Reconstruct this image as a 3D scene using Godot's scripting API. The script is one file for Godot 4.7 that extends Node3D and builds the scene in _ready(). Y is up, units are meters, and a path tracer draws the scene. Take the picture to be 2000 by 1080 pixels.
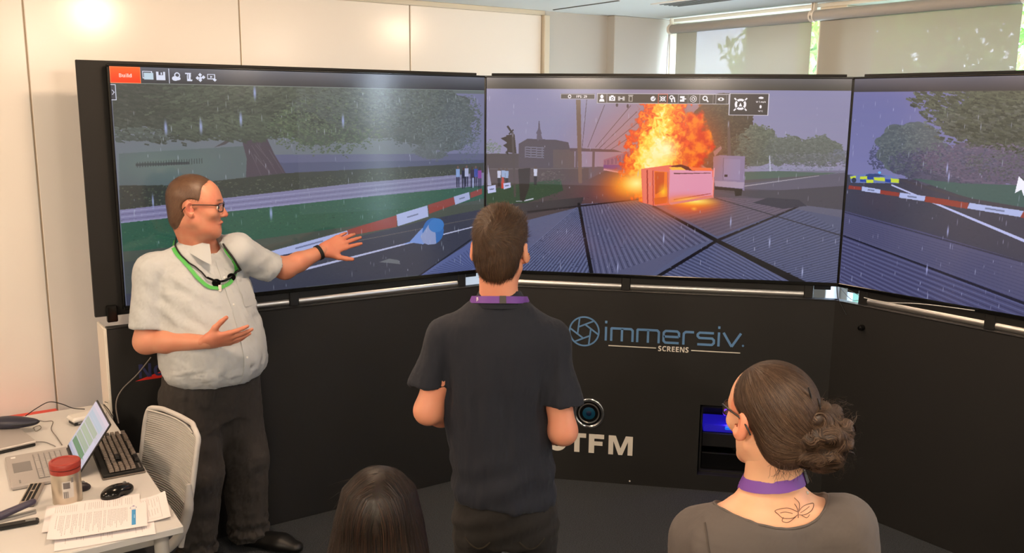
extends Node3D

# Room axes: the glossy partition on the left and the window wall meet behind the three screens.
const ROOM_TURN := 0.757
const WALL := -0.50          # partition face, measured along the window wall
const WIN := 1.72            # window wall face, measured along the partition
const CEIL := 2.70
const SCREEN_W := 1.895
const SCREEN_H := 1.055
const SCREEN_Y := 1.21
const TW := 1280
const TH := 720

var M := {}
var used := {}
var rng := RandomNumberGenerator.new()
var noise := FastNoiseLite.new()


func _ready() -> void:
	rng.seed = 7
	noise.seed = 3
	noise.frequency = 1.0
	# camera
	var cam := Camera3D.new()
	cam.name = "camera"
	cam.fov = rad_to_deg(2.0 * atan(540.0 / 1771.3))
	cam.near = 0.05
	cam.far = 200.0
	cam.basis = Basis(Vector3.UP, 0.1716) * Basis(Vector3.RIGHT, -0.1844) * Basis(Vector3.BACK, 0.0097)
	cam.position = Vector3(1.0067, 2.1073, 4.9419)
	add_child(cam)
	cam.current = true
	# sky, sun, exposure
	var sky := Sky.new()
	var sm := ProceduralSkyMaterial.new()
	sm.sky_top_color = Color(0.42, 0.58, 0.86)
	sm.sky_horizon_color = Color(0.86, 0.92, 0.98)
	sm.ground_horizon_color = Color(0.6, 0.62, 0.55)
	sm.ground_bottom_color = Color(0.3, 0.33, 0.25)
	sm.sky_energy_multiplier = 4.0
	sm.ground_energy_multiplier = 3.0
	sky.sky_material = sm
	var env := Environment.new()
	env.background_mode = Environment.BG_SKY
	env.sky = sky
	env.tonemap_mode = Environment.TONE_MAPPER_LINEAR
	env.tonemap_exposure = 1.0
	env.sdfgi_enabled = true
	env.ssao_enabled = true
	env.ssil_enabled = true
	var we := WorldEnvironment.new()
	we.name = "environment"
	we.environment = env
	add_child(we)
	var sun := DirectionalLight3D.new()
	sun.name = "sun"
	sun.light_color = Color(1.0, 0.95, 0.86)
	sun.light_energy = 3.0
	sun.shadow_enabled = true
	sun.light_angular_distance = 0.5
	add_child(sun)
	sun.look_at_from_position(Vector3(-6.0, 14.0, -6.0), Vector3.ZERO)
	# daylight entering at the open lower half of the windows
	for k in 4:
		var al := AreaLight3D.new()
		al.name = "window_daylight"
		al.area_size = Vector2([1.1, 1.2, 0.9, 2.3][k], 1.7)
		al.light_color = Color(0.92, 0.97, 1.0)
		al.light_energy = DAY_ENERGY * [1.6, 0.7, 0.8, 0.8][k]
		al.shadow_enabled = true
		al.set("area_range", 14.0)
		al.transform = room(Vector3(WIN + 0.11, 1.68, [0.19, 1.65, 3.1, 5.1][k])) * Transform3D(Basis(Vector3.UP, PI / 2))
		add_child(al, true)
	materials()
	build_room()
	build_outside()
	build_lamps()
	build_stands()
	build_screens()
	build_desk()
	build_chair()
	build_desk_things()
	build_presenter()
	build_young_man()
	build_woman()
	build_seated_head()


const DAY_ENERGY := 3.4


# ---------------------------------------------------------------- helpers

func room(v: Vector3) -> Transform3D:
	var b := Basis(Vector3.UP, ROOM_TURN)
	return Transform3D(b, b * v)


func rp(x: float, y: float, z: float) -> Vector3:
	return Basis(Vector3.UP, ROOM_TURN) * Vector3(x, y, z)


func numbered(called: String) -> String:
	if not used.has(called):
		used[called] = 0
		return called
	used[called] += 1
	return "%s_%03d" % [called, used[called]]


func tag(o: Node3D, label: String, category: String, group := "") -> Node3D:
	o.set_meta("label", label)
	o.set_meta("category", category)
	if group:
		o.set_meta("group", group)
	return o


func thing(called: String, label: String, category: String, at := Transform3D(), group := "") -> Node3D:
	var o := Node3D.new()
	o.name = numbered(called)
	o.transform = at
	add_child(o)
	tag(o, label, category, group)
	return o


func put(called: String, mesh: Mesh, m: Material, parent: Node = null, at := Transform3D()) -> MeshInstance3D:
	var o := MeshInstance3D.new()
	o.name = numbered(called) if parent == null else called
	o.mesh = mesh
	o.material_override = m
	o.transform = at
	(self if parent == null else parent).add_child(o, true)
	return o


func struct(called: String, mesh: Mesh, m: Material, at := Transform3D(), parent: Node = null) -> MeshInstance3D:
	var o := put(called, mesh, m, parent, at)
	o.set_meta("kind", "structure")
	return o


func mat(called: String, c: Color, rough := 0.6, metal := 0.0) -> StandardMaterial3D:
	var m := StandardMaterial3D.new()
	m.resource_name = called
	m.albedo_color = c
	m.roughness = rough
	m.metallic = metal
	M[called] = m
	return m


func speckle(freq: float, a: Color, b: Color, size := 512, octaves := 3, seed_ := 1) -> NoiseTexture2D:
	var n := FastNoiseLite.new()
	n.noise_type = FastNoiseLite.TYPE_SIMPLEX
	n.frequency = freq
	n.fractal_octaves = octaves
	n.seed = seed_
	var t := NoiseTexture2D.new()
	t.width = size
	t.height = size
	t.seamless = true
	t.noise = n
	var g := Gradient.new()
	g.set_color(0, a)
	g.set_color(1, b)
	t.color_ramp = g
	return t


func bumps(freq: float, strength: float, size := 512, seed_ := 5) -> NoiseTexture2D:
	var n := FastNoiseLite.new()
	n.frequency = freq
	n.fractal_octaves = 3
	n.seed = seed_
	var t := NoiseTexture2D.new()
	t.width = size
	t.height = size
	t.seamless = true
	t.as_normal_map = true
	t.bump_strength = strength
	t.noise = n
	return t


func triplanar(m: StandardMaterial3D, scale: float) -> StandardMaterial3D:
	m.uv1_triplanar = true
	m.uv1_scale = Vector3.ONE * scale
	return m


func materials() -> void:
	mat("partition", Color(0.88, 0.865, 0.84), 0.20)
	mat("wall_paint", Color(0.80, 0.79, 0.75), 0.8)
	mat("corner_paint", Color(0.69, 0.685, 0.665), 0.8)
	mat("ceiling_paint", Color(0.82, 0.82, 0.80), 0.9)
	mat("seam", Color(0.62, 0.56, 0.48), 0.6)
	mat("frame_beige", Color(0.78, 0.75, 0.68), 0.5)
	var c := mat("carpet", Color.WHITE, 1.0)
	c.albedo_texture = speckle(0.16, Color(0.14, 0.155, 0.17), Color(0.31, 0.33, 0.35), 512, 4, 11)
	c.normal_enabled = true
	c.normal_texture = bumps(0.2, 6.0)
	c.uv1_triplanar = true
	c.uv1_world_triplanar = true
	c.uv1_scale = Vector3.ONE * 1.6
	var f := mat("fascia", Color.WHITE, 0.62)
	f.albedo_texture = speckle(0.25, Color(0.072, 0.070, 0.068), Color(0.097, 0.093, 0.09), 256, 2, 5)
	triplanar(f, 3.0)
	mat("black", Color(0.05, 0.048, 0.046), 0.45)
	mat("black_gloss", Color(0.03, 0.03, 0.03), 0.15)
	mat("black_matte", Color(0.06, 0.058, 0.055), 0.75)
	mat("white_edge", Color(0.86, 0.84, 0.80), 0.5)
	mat("aluminium", Color(0.80, 0.80, 0.80), 0.32, 1.0)
	mat("chrome", Color(0.85, 0.85, 0.86), 0.12, 1.0)
	mat("steel", Color(0.62, 0.62, 0.62), 0.35, 0.9)
	mat("logo_blue", Color(0.36, 0.53, 0.72), 0.5)
	mat("logo_white", Color(0.88, 0.86, 0.82), 0.5)
	mat("logo_navy", Color(0.17, 0.19, 0.36), 0.5)
	mat("logo_red", Color(0.80, 0.16, 0.12), 0.5)
	var d := mat("desk_top", Color.WHITE, 0.42)
	d.albedo_texture = speckle(0.01, Color(0.79, 0.785, 0.78), Color(0.82, 0.815, 0.805), 256, 2, 2)
	triplanar(d, 0.7)
	mat("desk_leg", Color(0.72, 0.71, 0.69), 0.4)
	mat("grey_plastic", Color(0.76, 0.75, 0.74), 0.45)
	mat("white_plastic", Color(0.85, 0.84, 0.82), 0.4)
	mat("silver", Color(0.68, 0.66, 0.65), 0.4, 0.3)
	mat("silver_dark", Color(0.52, 0.51, 0.51), 0.4, 0.4)
	mat("paper", Color(0.92, 0.91, 0.90), 0.7)
	mat("cable_black", Color(0.05, 0.05, 0.05), 0.5)
	mat("cable_grey", Color(0.45, 0.42, 0.40), 0.5)


# ---------------------------------------------------------------- mesh building

class MB:
	var v := PackedVector3Array()
	var n := PackedVector3Array()
	var uv := PackedVector2Array()
	var col := PackedColorArray()
	var ix := PackedInt32Array()
	var color := Color.WHITE

	func vert(p: Vector3, nn: Vector3, t := Vector2.ZERO) -> int:
		v.append(p)
		n.append(nn)
		uv.append(t)
		col.append(color)
		return v.size() - 1

	func tri(a: int, b: int, c: int) -> void:
		var k := (v[b] - v[a]).cross(v[c] - v[a])
		if k.dot(n[a] + n[b] + n[c]) > 0.0:
			ix.append(a)
			ix.append(c)
			ix.append(b)
		else:
			ix.append(a)
			ix.append(b)
			ix.append(c)

	func quad(a: Vector3, b: Vector3, c: Vector3, d: Vector3, nn: Vector3, t := Rect2(0, 0, 1, 1)) -> void:
		var i := vert(a, nn, t.position + Vector2(0, t.size.y))
		vert(b, nn, t.end)
		vert(c, nn, t.position + Vector2(t.size.x, 0))
		vert(d, nn, t.position)
		tri(i, i + 1, i + 2)
		tri(i, i + 2, i + 3)

	func face(pts: Array) -> void:
		var nn: Vector3 = (pts[1] - pts[0]).cross(pts[2] - pts[0]).normalized()
		var i := v.size()
		for p in pts:
			vert(p, nn)
		for k in range(1, pts.size() - 1):
			tri(i, i + k, i + k + 1)

	func face_with(pts: Array, ns: Array) -> void:
		var i := v.size()
		for k in pts.size():
			vert(pts[k], ns[k], Vector2(k / 2, (k + 1) / 2 % 2))
		for k in range(1, pts.size() - 1):
			tri(i, i + k, i + k + 1)

	func box(at: Transform3D, size: Vector3, bevel := 0.0) -> MB:
		var h := size / 2.0
		var r := minf(bevel, minf(h.x, minf(h.y, h.z)) * 0.95)
		if r <= 0.0:
			for ax in 3:
				for s: float in [-1.0, 1.0]:
					var a := Vector3.ZERO
					a[ax] = s * h[ax]
					var u := Vector3.ZERO
					u[(ax + 1) % 3] = h[(ax + 1) % 3]
					var w := Vector3.ZERO
					w[(ax + 2) % 3] = h[(ax + 2) % 3]
					var nn := Vector3.ZERO
					nn[ax] = s
					quad(at * (a - u - w), at * (a + u - w), at * (a + u + w), at * (a - u + w), (at.basis * nn).normalized())
			return self
		for ax in 3:
			var b := (ax + 1) % 3
			var c := (ax + 2) % 3
			for s: float in [-1.0, 1.0]:
				var pts := []
				for q: Vector2 in [Vector2(-1, -1), Vector2(1, -1), Vector2(1, 1), Vector2(-1, 1)]:
					var p := Vector3.ZERO
					p[ax] = s * h[ax]
					p[b] = q.x * (h[b] - r)
					p[c] = q.y * (h[c] - r)
					pts.append(at * p)
				var nn := Vector3.ZERO
				nn[ax] = s
				quad(pts[0], pts[1], pts[2], pts[3], (at.basis * nn).normalized())
				for s2: float in [-1.0, 1.0]:   # the edge between faces ax (s) and b (s2)
					var e := []
					for q: Vector2 in [Vector2(0, -1), Vector2(0, 1), Vector2(1, 1), Vector2(1, -1)]:
						var p := Vector3.ZERO
						p[ax] = s * (h[ax] - (r if q.x > 0.5 else 0.0))
						p[b] = s2 * (h[b] - (0.0 if q.x > 0.5 else r))
						p[c] = q.y * (h[c] - r)
						e.append(at * p)
					var en := Vector3.ZERO
					en[ax] = s
					en[b] = s2
					quad(e[0], e[1], e[2], e[3], (at.basis * en).normalized())
		for sx: float in [-1.0, 1.0]:
			for sy: float in [-1.0, 1.0]:
				for sz: float in [-1.0, 1.0]:
					var nn := (at.basis * Vector3(sx, sy, sz)).normalized()
					var i := vert(at * Vector3(sx * h.x, sy * (h.y - r), sz * (h.z - r)), nn)
					vert(at * Vector3(sx * (h.x - r), sy * h.y, sz * (h.z - r)), nn)
					vert(at * Vector3(sx * (h.x - r), sy * (h.y - r), sz * h.z), nn)
					tri(i, i + 1, i + 2)
		return self

	func bx(x: float, y: float, z: float, sx: float, sy: float, sz: float, bevel := 0.0) -> MB:
		return box(Transform3D(Basis(), Vector3(x, y, z)), Vector3(sx, sy, sz), bevel)

	# a tube along points, radii per point (or one), flattened across by flat
	func tube(pts: Array, radii, sides := 8, caps := true) -> MB:
		var last := pts.size() - 1
		var up := Vector3.UP
		var d0: Vector3 = (pts[1] - pts[0]).normalized()
		if absf(d0.dot(up)) > 0.95:
			up = Vector3.RIGHT
		var side := d0.cross(up).normalized()
		var start := v.size()
		for i in pts.size():
			var d: Vector3 = (pts[mini(i + 1, last)] - pts[maxi(i - 1, 0)]).normalized()
			side = (side - d * side.dot(d)).normalized()
			var o := d.cross(side)
			var r: float = radii[i] if radii is Array else radii
			for k in sides:
				var a := TAU * k / sides
				var nn := side * cos(a) + o * sin(a)
				vert(pts[i] + nn * r, nn, Vector2(float(k) / sides, float(i) / maxf(1, last)))
		for i in last:
			for k in sides:
				var a := start + i * sides + k
				var b := start + i * sides + (k + 1) % sides
				tri(a, b, b + sides)
				tri(a, b + sides, a + sides)
		if caps:
			for e: int in [0, last]:
				var nn: Vector3 = ((pts[0] - pts[1]) if e == 0 else (pts[last] - pts[last - 1])).normalized()
				var i0 := v.size()
				for k in sides:
					vert(v[start + e * sides + k], nn)
				for k in range(1, sides - 1):
					tri(i0, i0 + k, i0 + k + 1)
		return self

	# profile: Vector2(radius, height) turned about y
	func lathe(profile: Array, at := Transform3D(), sides := 32, squash := 1.0, smooth := true) -> MB:
		for i in profile.size() - 1:
			var p: Vector2 = profile[i]
			var q: Vector2 = profile[i + 1]
			var dd := q - p
			var flat := Vector2(dd.y, -dd.x).normalized()
			var n0 := flat
			var n1 := flat
			if smooth:
				if i > 0:
					var e: Vector2 = p - profile[i - 1]
					var f := Vector2(e.y, -e.x).normalized()
					if f.dot(flat) > 0.6:
						n0 = (f + flat).normalized()
				if i < profile.size() - 2:
					var e: Vector2 = profile[i + 2] - q
					var f := Vector2(e.y, -e.x).normalized()
					if f.dot(flat) > 0.6:
						n1 = (f + flat).normalized()
			var s := v.size()
			for k in sides + 1:
				var a := TAU * k / sides
				var dir := Vector3(cos(a), 0, sin(a) * squash)
				var nd := Vector3(cos(a), 0, sin(a) / squash)
				vert(at * (dir * p.x + Vector3.UP * p.y), (at.basis * (nd * n0.x + Vector3.UP * n0.y)).normalized(), Vector2(float(k) / sides, p.y))
				vert(at * (dir * q.x + Vector3.UP * q.y), (at.basis * (nd * n1.x + Vector3.UP * n1.y)).normalized(), Vector2(float(k) / sides, q.y))
			for k in sides:
				var a := s + 2 * k
				tri(a, a + 1, a + 3)
				tri(a, a + 3, a + 2)
		return self

	# polygon (x, y) given depth along z, centred on z = 0
	func prism(poly: PackedVector2Array, depth: float, at := Transform3D()) -> MB:
		var t := Geometry2D.triangulate_polygon(poly)
		for s: float in [-1.0, 1.0]:
			var nn := (at.basis * Vector3(0, 0, s)).normalized()
			var i0 := v.size()
			for p in poly:
				vert(at * Vector3(p.x, p.y, s * depth / 2), nn, p)
			for k in range(0, t.size(), 3):
				tri(i0 + t[k], i0 + t[k + 1], i0 + t[k + 2])
		var cw := Geometry2D.is_polygon_clockwise(poly)
		for k in poly.size():
			var p := poly[k]
			var q := poly[(k + 1) % poly.size()]
			var d := (q - p).normalized()
			var o := Vector3(d.y, -d.x, 0) * (-1.0 if cw else 1.0)
			quad(at * Vector3(p.x, p.y, -depth / 2), at * Vector3(q.x, q.y, -depth / 2), at * Vector3(q.x, q.y, depth / 2), at * Vector3(p.x, p.y, depth / 2), (at.basis * o).normalized())
		return self

	# a flat stroke of given width along 2D points, as little raised bars
	func stroke(pts: Array, width: float, depth: float, at := Transform3D(), closed := false) -> MB:
		var parts := Geometry2D.offset_polyline(PackedVector2Array(pts + ([pts[0]] if closed else [])), width / 2, Geometry2D.JOIN_ROUND, Geometry2D.END_BUTT)
		var holes := false
		for p in parts:
			if Geometry2D.is_polygon_clockwise(p):
				holes = true
		if not holes:
			for p in parts:
				prism(p, depth, at)
			return self
		for k in pts.size() - (0 if closed else 1):
			for p in Geometry2D.offset_polyline(PackedVector2Array([pts[k], pts[(k + 1) % pts.size()]]), width / 2, Geometry2D.JOIN_ROUND, Geometry2D.END_BUTT):
				prism(p, depth, at)
		return self

	func box_screen(w: float, h: float) -> MB:
		quad(Vector3(-w / 2, 0, 0.001), Vector3(w / 2, 0, 0.001), Vector3(w / 2, h, 0.001), Vector3(-w / 2, h, 0.001), Vector3.BACK)
		bx(0, h / 2, -0.004, w, h, 0.006)
		# the slab behind the face shows no picture
		for k in range(4, uv.size()):
			uv[k] = Vector2(0.5, 0.02)
		return self

	func mesh() -> ArrayMesh:
		var a := []
		a.resize(Mesh.ARRAY_MAX)
		a[Mesh.ARRAY_VERTEX] = v
		a[Mesh.ARRAY_NORMAL] = n
		a[Mesh.ARRAY_TEX_UV] = uv
		a[Mesh.ARRAY_COLOR] = col
		a[Mesh.ARRAY_INDEX] = ix
		var m := ArrayMesh.new()
		m.add_surface_from_arrays(Mesh.PRIMITIVE_TRIANGLES, a)
		return m


func box_mesh(sx: float, sy: float, sz: float, bevel := 0.004) -> ArrayMesh:
	return MB.new().box(Transform3D(), Vector3(sx, sy, sz), bevel).mesh()


func at(x: float, y: float, z: float) -> Transform3D:
	return Transform3D(Basis(), Vector3(x, y, z))


func spline(pts: Array, steps := 6) -> Array:
	var c := Curve3D.new()
	for i in pts.size():
		var t: Vector3 = (pts[mini(i + 1, pts.size() - 1)] - pts[maxi(i - 1, 0)]) / 6.0
		c.add_point(pts[i], -t, t)
	var out := []
	for i in pts.size() - 1:
		for k in steps:
			out.append(c.sample(i, float(k) / steps))
	out.append(pts[-1])
	return out


func text_mesh(s: String, size: float, weight := 400, italic := false) -> TextMesh:
	var f := SystemFont.new()
	f.font_names = PackedStringArray(["Droid Sans"])
	f.font_weight = weight
	f.font_italic = italic
	var t := TextMesh.new()
	t.text = s
	t.font = f
	t.font_size = 64
	t.pixel_size = size / 64.0
	t.depth = 0.003
	return t


# ---------------------------------------------------------------- the room

func build_room() -> void:
	var r := room(Vector3.ZERO)
	struct("floor", box_mesh(10.6, 0.1, 8.2, 0.0), M.carpet, room(Vector3(-2.9, -0.05, 3.2)))
	var ceiling := struct("ceiling", box_mesh(10.6, 0.1, 8.2, 0.0), M.ceiling_paint, room(Vector3(-2.9, CEIL + 0.05, 3.2)))
	# a narrow shadow joint and a linear air vent in the ceiling
	put("joint", box_mesh(0.012, 0.006, 0.62, 0.0), mat("joint_dark", Color(0.35, 0.35, 0.33), 0.8), ceiling, at(3.63, -0.051, -3.29))
	var vent := MB.new()
	vent.bx(3.98, -0.052, -2.05, 0.2, 0.008, 1.9, 0.002)
	put("vent_frame", vent.mesh(), M.ceiling_paint, ceiling)
	for k in 5:
		put("vent_slat", box_mesh(0.014, 0.01, 1.8, 0.002), M.joint_dark, ceiling, at(3.91 + 0.035 * k, -0.054, -2.05))
	# the partition: smooth white panels with narrow seams
	var wall := struct("wall_left", box_mesh(8.26, CEIL, 0.1, 0.0), M.seam, room(Vector3(-3.4, CEIL / 2, WALL - 0.056)))
	var edges := [-7.5, -6.06, -5.09, -4.12, -3.14, -2.165, -1.18, -0.205, 0.715]
	for k in edges.size() - 1:
		var w: float = edges[k + 1] - edges[k]
		put("panel", box_mesh(w - 0.007, 2.672, 0.012, 0.003), M.partition, wall, at((edges[k] + edges[k + 1]) / 2 + 3.4, 1.336 - CEIL / 2, 0.05))
	put("rail", box_mesh(8.26, 0.028, 0.03, 0.003), M.frame_beige, wall, at(0.0, 2.686 - CEIL / 2, 0.055))
	put("post", box_mesh(0.042, 2.672, 0.05, 0.004), M.frame_beige, wall, at(0.737 + 3.4, 1.336 - CEIL / 2, 0.06))
	# plain wall and pier beyond the partition, up to the corner
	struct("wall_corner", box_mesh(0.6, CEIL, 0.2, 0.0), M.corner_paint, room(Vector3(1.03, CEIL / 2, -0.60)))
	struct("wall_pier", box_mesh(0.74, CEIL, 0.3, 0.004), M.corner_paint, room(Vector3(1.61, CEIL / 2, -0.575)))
	# window wall: sill, head and piers with glazed openings between them
	struct("wall_window", box_mesh(0.25, 0.78, 8.0, 0.0), M.wall_paint, room(Vector3(WIN + 0.125, 0.39, 3.2)))
	struct("wall_lintel", box_mesh(0.25, 0.02, 8.0, 0.0), M.wall_paint, room(Vector3(WIN + 0.125, 2.69, 3.2)))
	struct("trim_1", box_mesh(0.28, 0.03, 7.0, 0.006), M.white_edge, room(Vector3(WIN + 0.1, 0.795, 3.4)))
	var piers := [[-0.75, -0.42], [0.80, 0.98], [2.35, 2.60], [3.60, 3.85], [6.3, 7.2]]
	for p in piers:
		struct("wall_window_pier", box_mesh(0.25, 1.90, p[1] - p[0], 0.004), M.frame_beige, room(Vector3(WIN + 0.125, 1.73, (p[0] + p[1]) / 2)))
	var glass := mat("glass", Color(0.9, 0.95, 0.95, 0.06), 0.02)
	glass.transparency = BaseMaterial3D.TRANSPARENCY_ALPHA
	for k in piers.size() - 1:
		var z0: float = piers[k][1]
		var z1: float = piers[k + 1][0]
		var w := z1 - z0
		var o := Node3D.new()
		o.name = "window_%d" % (k + 1)
		o.transform = room(Vector3(WIN + 0.16, 0.81, (z0 + z1) / 2))
		add_child(o)
		o.set_meta("kind", "structure")
		var f := MB.new()
		for s: float in [-1.0, 1.0]:
			f.bx(0, 0.935, s * (w / 2 - 0.025), 0.06, 1.87, 0.05, 0.004)
			f.bx(0, 0.935 + s * 0.922, 0, 0.06, 0.026, w, 0.004)
		put("frame", f.mesh(), M.frame_beige, o)
		put("pane", box_mesh(0.008, 1.82, w - 0.1, 0.0), M.glass, o, at(0, 0.935, 0))
	# the side of the room behind the camera
	struct("wall_back", box_mesh(10.6, CEIL, 0.2, 0.0), M.wall_paint, room(Vector3(-2.9, CEIL / 2, 7.1)))
	struct("wall_near", box_mesh(0.2, CEIL, 8.2, 0.0), M.wall_paint, room(Vector3(-7.6, CEIL / 2, 3.2)))
	build_blinds()


func build_blinds() -> void:
	var f := mat("blind_fabric", Color(0.64, 0.635, 0.60, 0.84), 0.9)
	f.transparency = BaseMaterial3D.TRANSPARENCY_ALPHA
	f.backlight_enabled = true
	f.backlight = Color(0.40, 0.40, 0.37)
	mat("blind_tube", Color(0.62, 0.61, 0.59), 0.6)
	var spec := [[-0.345, 0.785, 1.95, "short roller blind in the corner by the pier, above the middle television, half lowered"],
		[0.815, 1.97, 1.90, "half lowered roller blind with green leaves behind it, above the right-hand television"],
		[2.05, 4.80, 0.84, "widest roller blind, lowered to the sill beyond the right-hand television"],
		[5.14, 6.45, 0.84, "lowered roller blind at the far end of the window wall, behind the viewer"]]
	for b in spec:
		var z0: float = b[0]
		var z1: float = b[1]
		var bottom: float = b[2]
		var o := thing("roller_blind", b[3], "blind", room(Vector3(WIN - 0.05, 2.630, (z0 + z1) / 2)), "roller blinds on the window wall")
		var w := z1 - z0
		put("roller", MB.new().tube([Vector3(0, 0, -w / 2), Vector3(0, 0, w / 2)], 0.030, 20).mesh(), M.blind_tube, o)
		put("fabric", box_mesh(0.0012, 2.61 - bottom, w - 0.03, 0.0), M.blind_fabric, o, at(0.028, (bottom - 2.635 - 0.025) / 2.0, 0))
		put("bottom_bar", box_mesh(0.012, 0.028, w - 0.03, 0.004), M.blind_tube, o, at(0.028, bottom - 2.635, 0))
		for s: float in [-1.0, 1.0]:
			var k := MB.new()
			k.bx(0, 0.03, s * (w / 2 + 0.008), 0.03, 0.12, 0.008, 0.002)
			k.tube([Vector3(0, 0, s * (w / 2)), Vector3(0, 0, s * (w / 2 + 0.02))], 0.034, 16)
			put("bracket", k.mesh(), M.white_edge, o)
		if z0 < 0.0:
			var c := []
			for k in 24:
				var a := TAU * k / 23.0
				c.append(Vector3(-0.012 * sin(a), -0.62 + 0.62 * cos(a), -w / 2 - 0.026 - 0.004 * sin(a)))
			put("bead_chain", MB.new().tube(c, 0.003, 6).mesh(), M.steel, o)


func build_outside() -> void:
	struct("ground", box_mesh(40, 0.2, 40, 0.0), mat("lawn", Color(0.24, 0.36, 0.14), 1.0), room(Vector3(22.0, -0.3, 2.0)))
	struct("wall_outside_fin", box_mesh(0.2, 4.2, 0.30, 0.01), mat("concrete", Color(0.72, 0.66, 0.56), 0.9), room(Vector3(WIN + 0.65, 1.9, -0.10)))
	var leaf := mat("leaf", Color.WHITE, 0.6)
	leaf.vertex_color_use_as_albedo = true
	leaf.backlight_enabled = true
	leaf.backlight = Color(0.45, 0.6, 0.2)
	var lm := MB.new()
	for s in 2:
		var x := 0.5 if s else -0.5
		var i := lm.vert(Vector3(0, 0, -1), Vector3(0.2 * x, 1, 0).normalized())
		lm.vert(Vector3(x, -0.08, 0), Vector3(0.2 * x, 1, 0).normalized())
		lm.vert(Vector3(0, 0, 1), Vector3(0.2 * x, 1, 0).normalized())
		lm.tri(i, i + 1, i + 2)
	var leaf_mesh := lm.mesh()
	mat("bark", Color(0.25, 0.19, 0.14), 0.9)
	var places := [[8.2, -2.5, 3.7, 2.5, "tall leafy tree filling the view behind the wide right-hand blind"], [10.5, -8.6, 1.4, 1.7, "low rounded tree with open sky above it, behind the corner blind"], [7.5, -3.9, 2.6, 1.5, "smaller leafy tree left of the tall one, behind the corner blind"], [13.5, 15.0, 3.6, 2.8, "leafy tree farther along the window wall, behind the lowered blinds"]]
	for p in places:
		var o := thing("tree", p[4] + ", outside", "tree", room(Vector3(p[0], -0.2, p[1])), "trees outside the windows")
		var h: float = p[2]
		var rad: float = p[3]
		put("trunk", MB.new().tube([Vector3.ZERO, Vector3(0.1, h * 0.5, 0), Vector3(0, h, 0.1)], [0.2, 0.15, 0.08], 10).mesh(), M.bark, o)
		var mm := MultiMesh.new()
		mm.transform_format = MultiMesh.TRANSFORM_3D
		mm.use_colors = true
		mm.mesh = leaf_mesh
		mm.instance_count = 9000
		for k in mm.instance_count:
			var d := Vector3(rng.randfn(), rng.randfn() * 0.8, rng.randfn()).normalized() * rad * pow(rng.randf(), 0.4)
			var lump := 0.75 + 0.4 * noise.get_noise_3d(d.x * 1.2 + h, d.y * 1.2, d.z * 1.2)
			var b := Basis.from_euler(Vector3(rng.randf() * TAU, rng.randf() * TAU, rng.randf() * TAU)).scaled(Vector3.ONE * rng.randf_range(0.05, 0.10))
			mm.set_instance_transform(k, Transform3D(b, Vector3(0, h, 0) + d * lump))
			var g := rng.randf()
			mm.set_instance_color(k, Color(0.32 + 0.45 * g, 0.50 + 0.40 * g, 0.06 + 0.10 * g))
		var c := MultiMeshInstance3D.new()
		c.name = "crown"
		c.multimesh = mm
		c.material_override = leaf
		o.add_child(c, true)
		c.set_meta("kind", "stuff")


func build_lamps() -> void:
	# shallow opal drums on the ceiling; the row by the partition burns warmer
	var drum := [Vector2(0.0, -0.062), Vector2(0.10, -0.062), Vector2(0.118, -0.056), Vector2(0.128, -0.044), Vector2(0.130, -0.02), Vector2(0.130, -0.004)]
	var plate := [Vector2(0.133, -0.008), Vector2(0.140, -0.007), Vector2(0.142, 0.0), Vector2(0.0, 0.0)]
	for row: Array in [[1.05, Color(1.0, 0.855, 0.715), LAMP_ENERGY], [3.75, Color(1.0, 0.91, 0.81), LAMP_ENERGY], [5.9, Color(1.0, 0.91, 0.81), LAMP_ENERGY]]:
		var glow := mat("lamp_glow_%d" % int(row[0]), Color(0.95, 0.93, 0.9), 0.5)
		glow.emission_enabled = true
		glow.emission = row[1]
		glow.emission_energy_multiplier = LAMP_GLOW
		for x: float in [0.50, -1.62, -3.70, -5.8]:
			var o := thing("ceiling_lamp", "round opal ceiling lamp in the %s row, %s from the windows" % [{1.05: "warm partition", 3.75: "middle"}.get(row[0], "rearmost"), {0.50: "nearest", -1.62: "second", -3.70: "third"}.get(x, "farthest")], "lamp", room(Vector3(x, CEIL, row[0])), "round ceiling lamps")
			put("plate", MB.new().lathe(plate).mesh(), M.white_plastic, o)
			put("diffuser", MB.new().lathe(drum).mesh(), glow, o)
			var l := OmniLight3D.new()
			l.name = "lamp_light"
			l.light_color = row[1]
			l.light_energy = row[2] * ({0.50: 0.15, -1.62: 1.05, -3.70: 1.6}.get(x, 1.2) if row[0] < 2.0 else {0.50: 0.3, -1.62: 0.25, -3.70: 2.0}.get(x, 1.9))
			l.light_size = 0.05
			l.omni_attenuation = 2.0
			l.omni_range = 14.0
			l.shadow_enabled = true
			l.position = Vector3(0, -0.034, 0)
			o.add_child(l)


const LAMP_GLOW := 60.0
const LAMP_ENERGY := 0.70


# ---------------------------------------------------------------- the three screens and their stands

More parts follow.
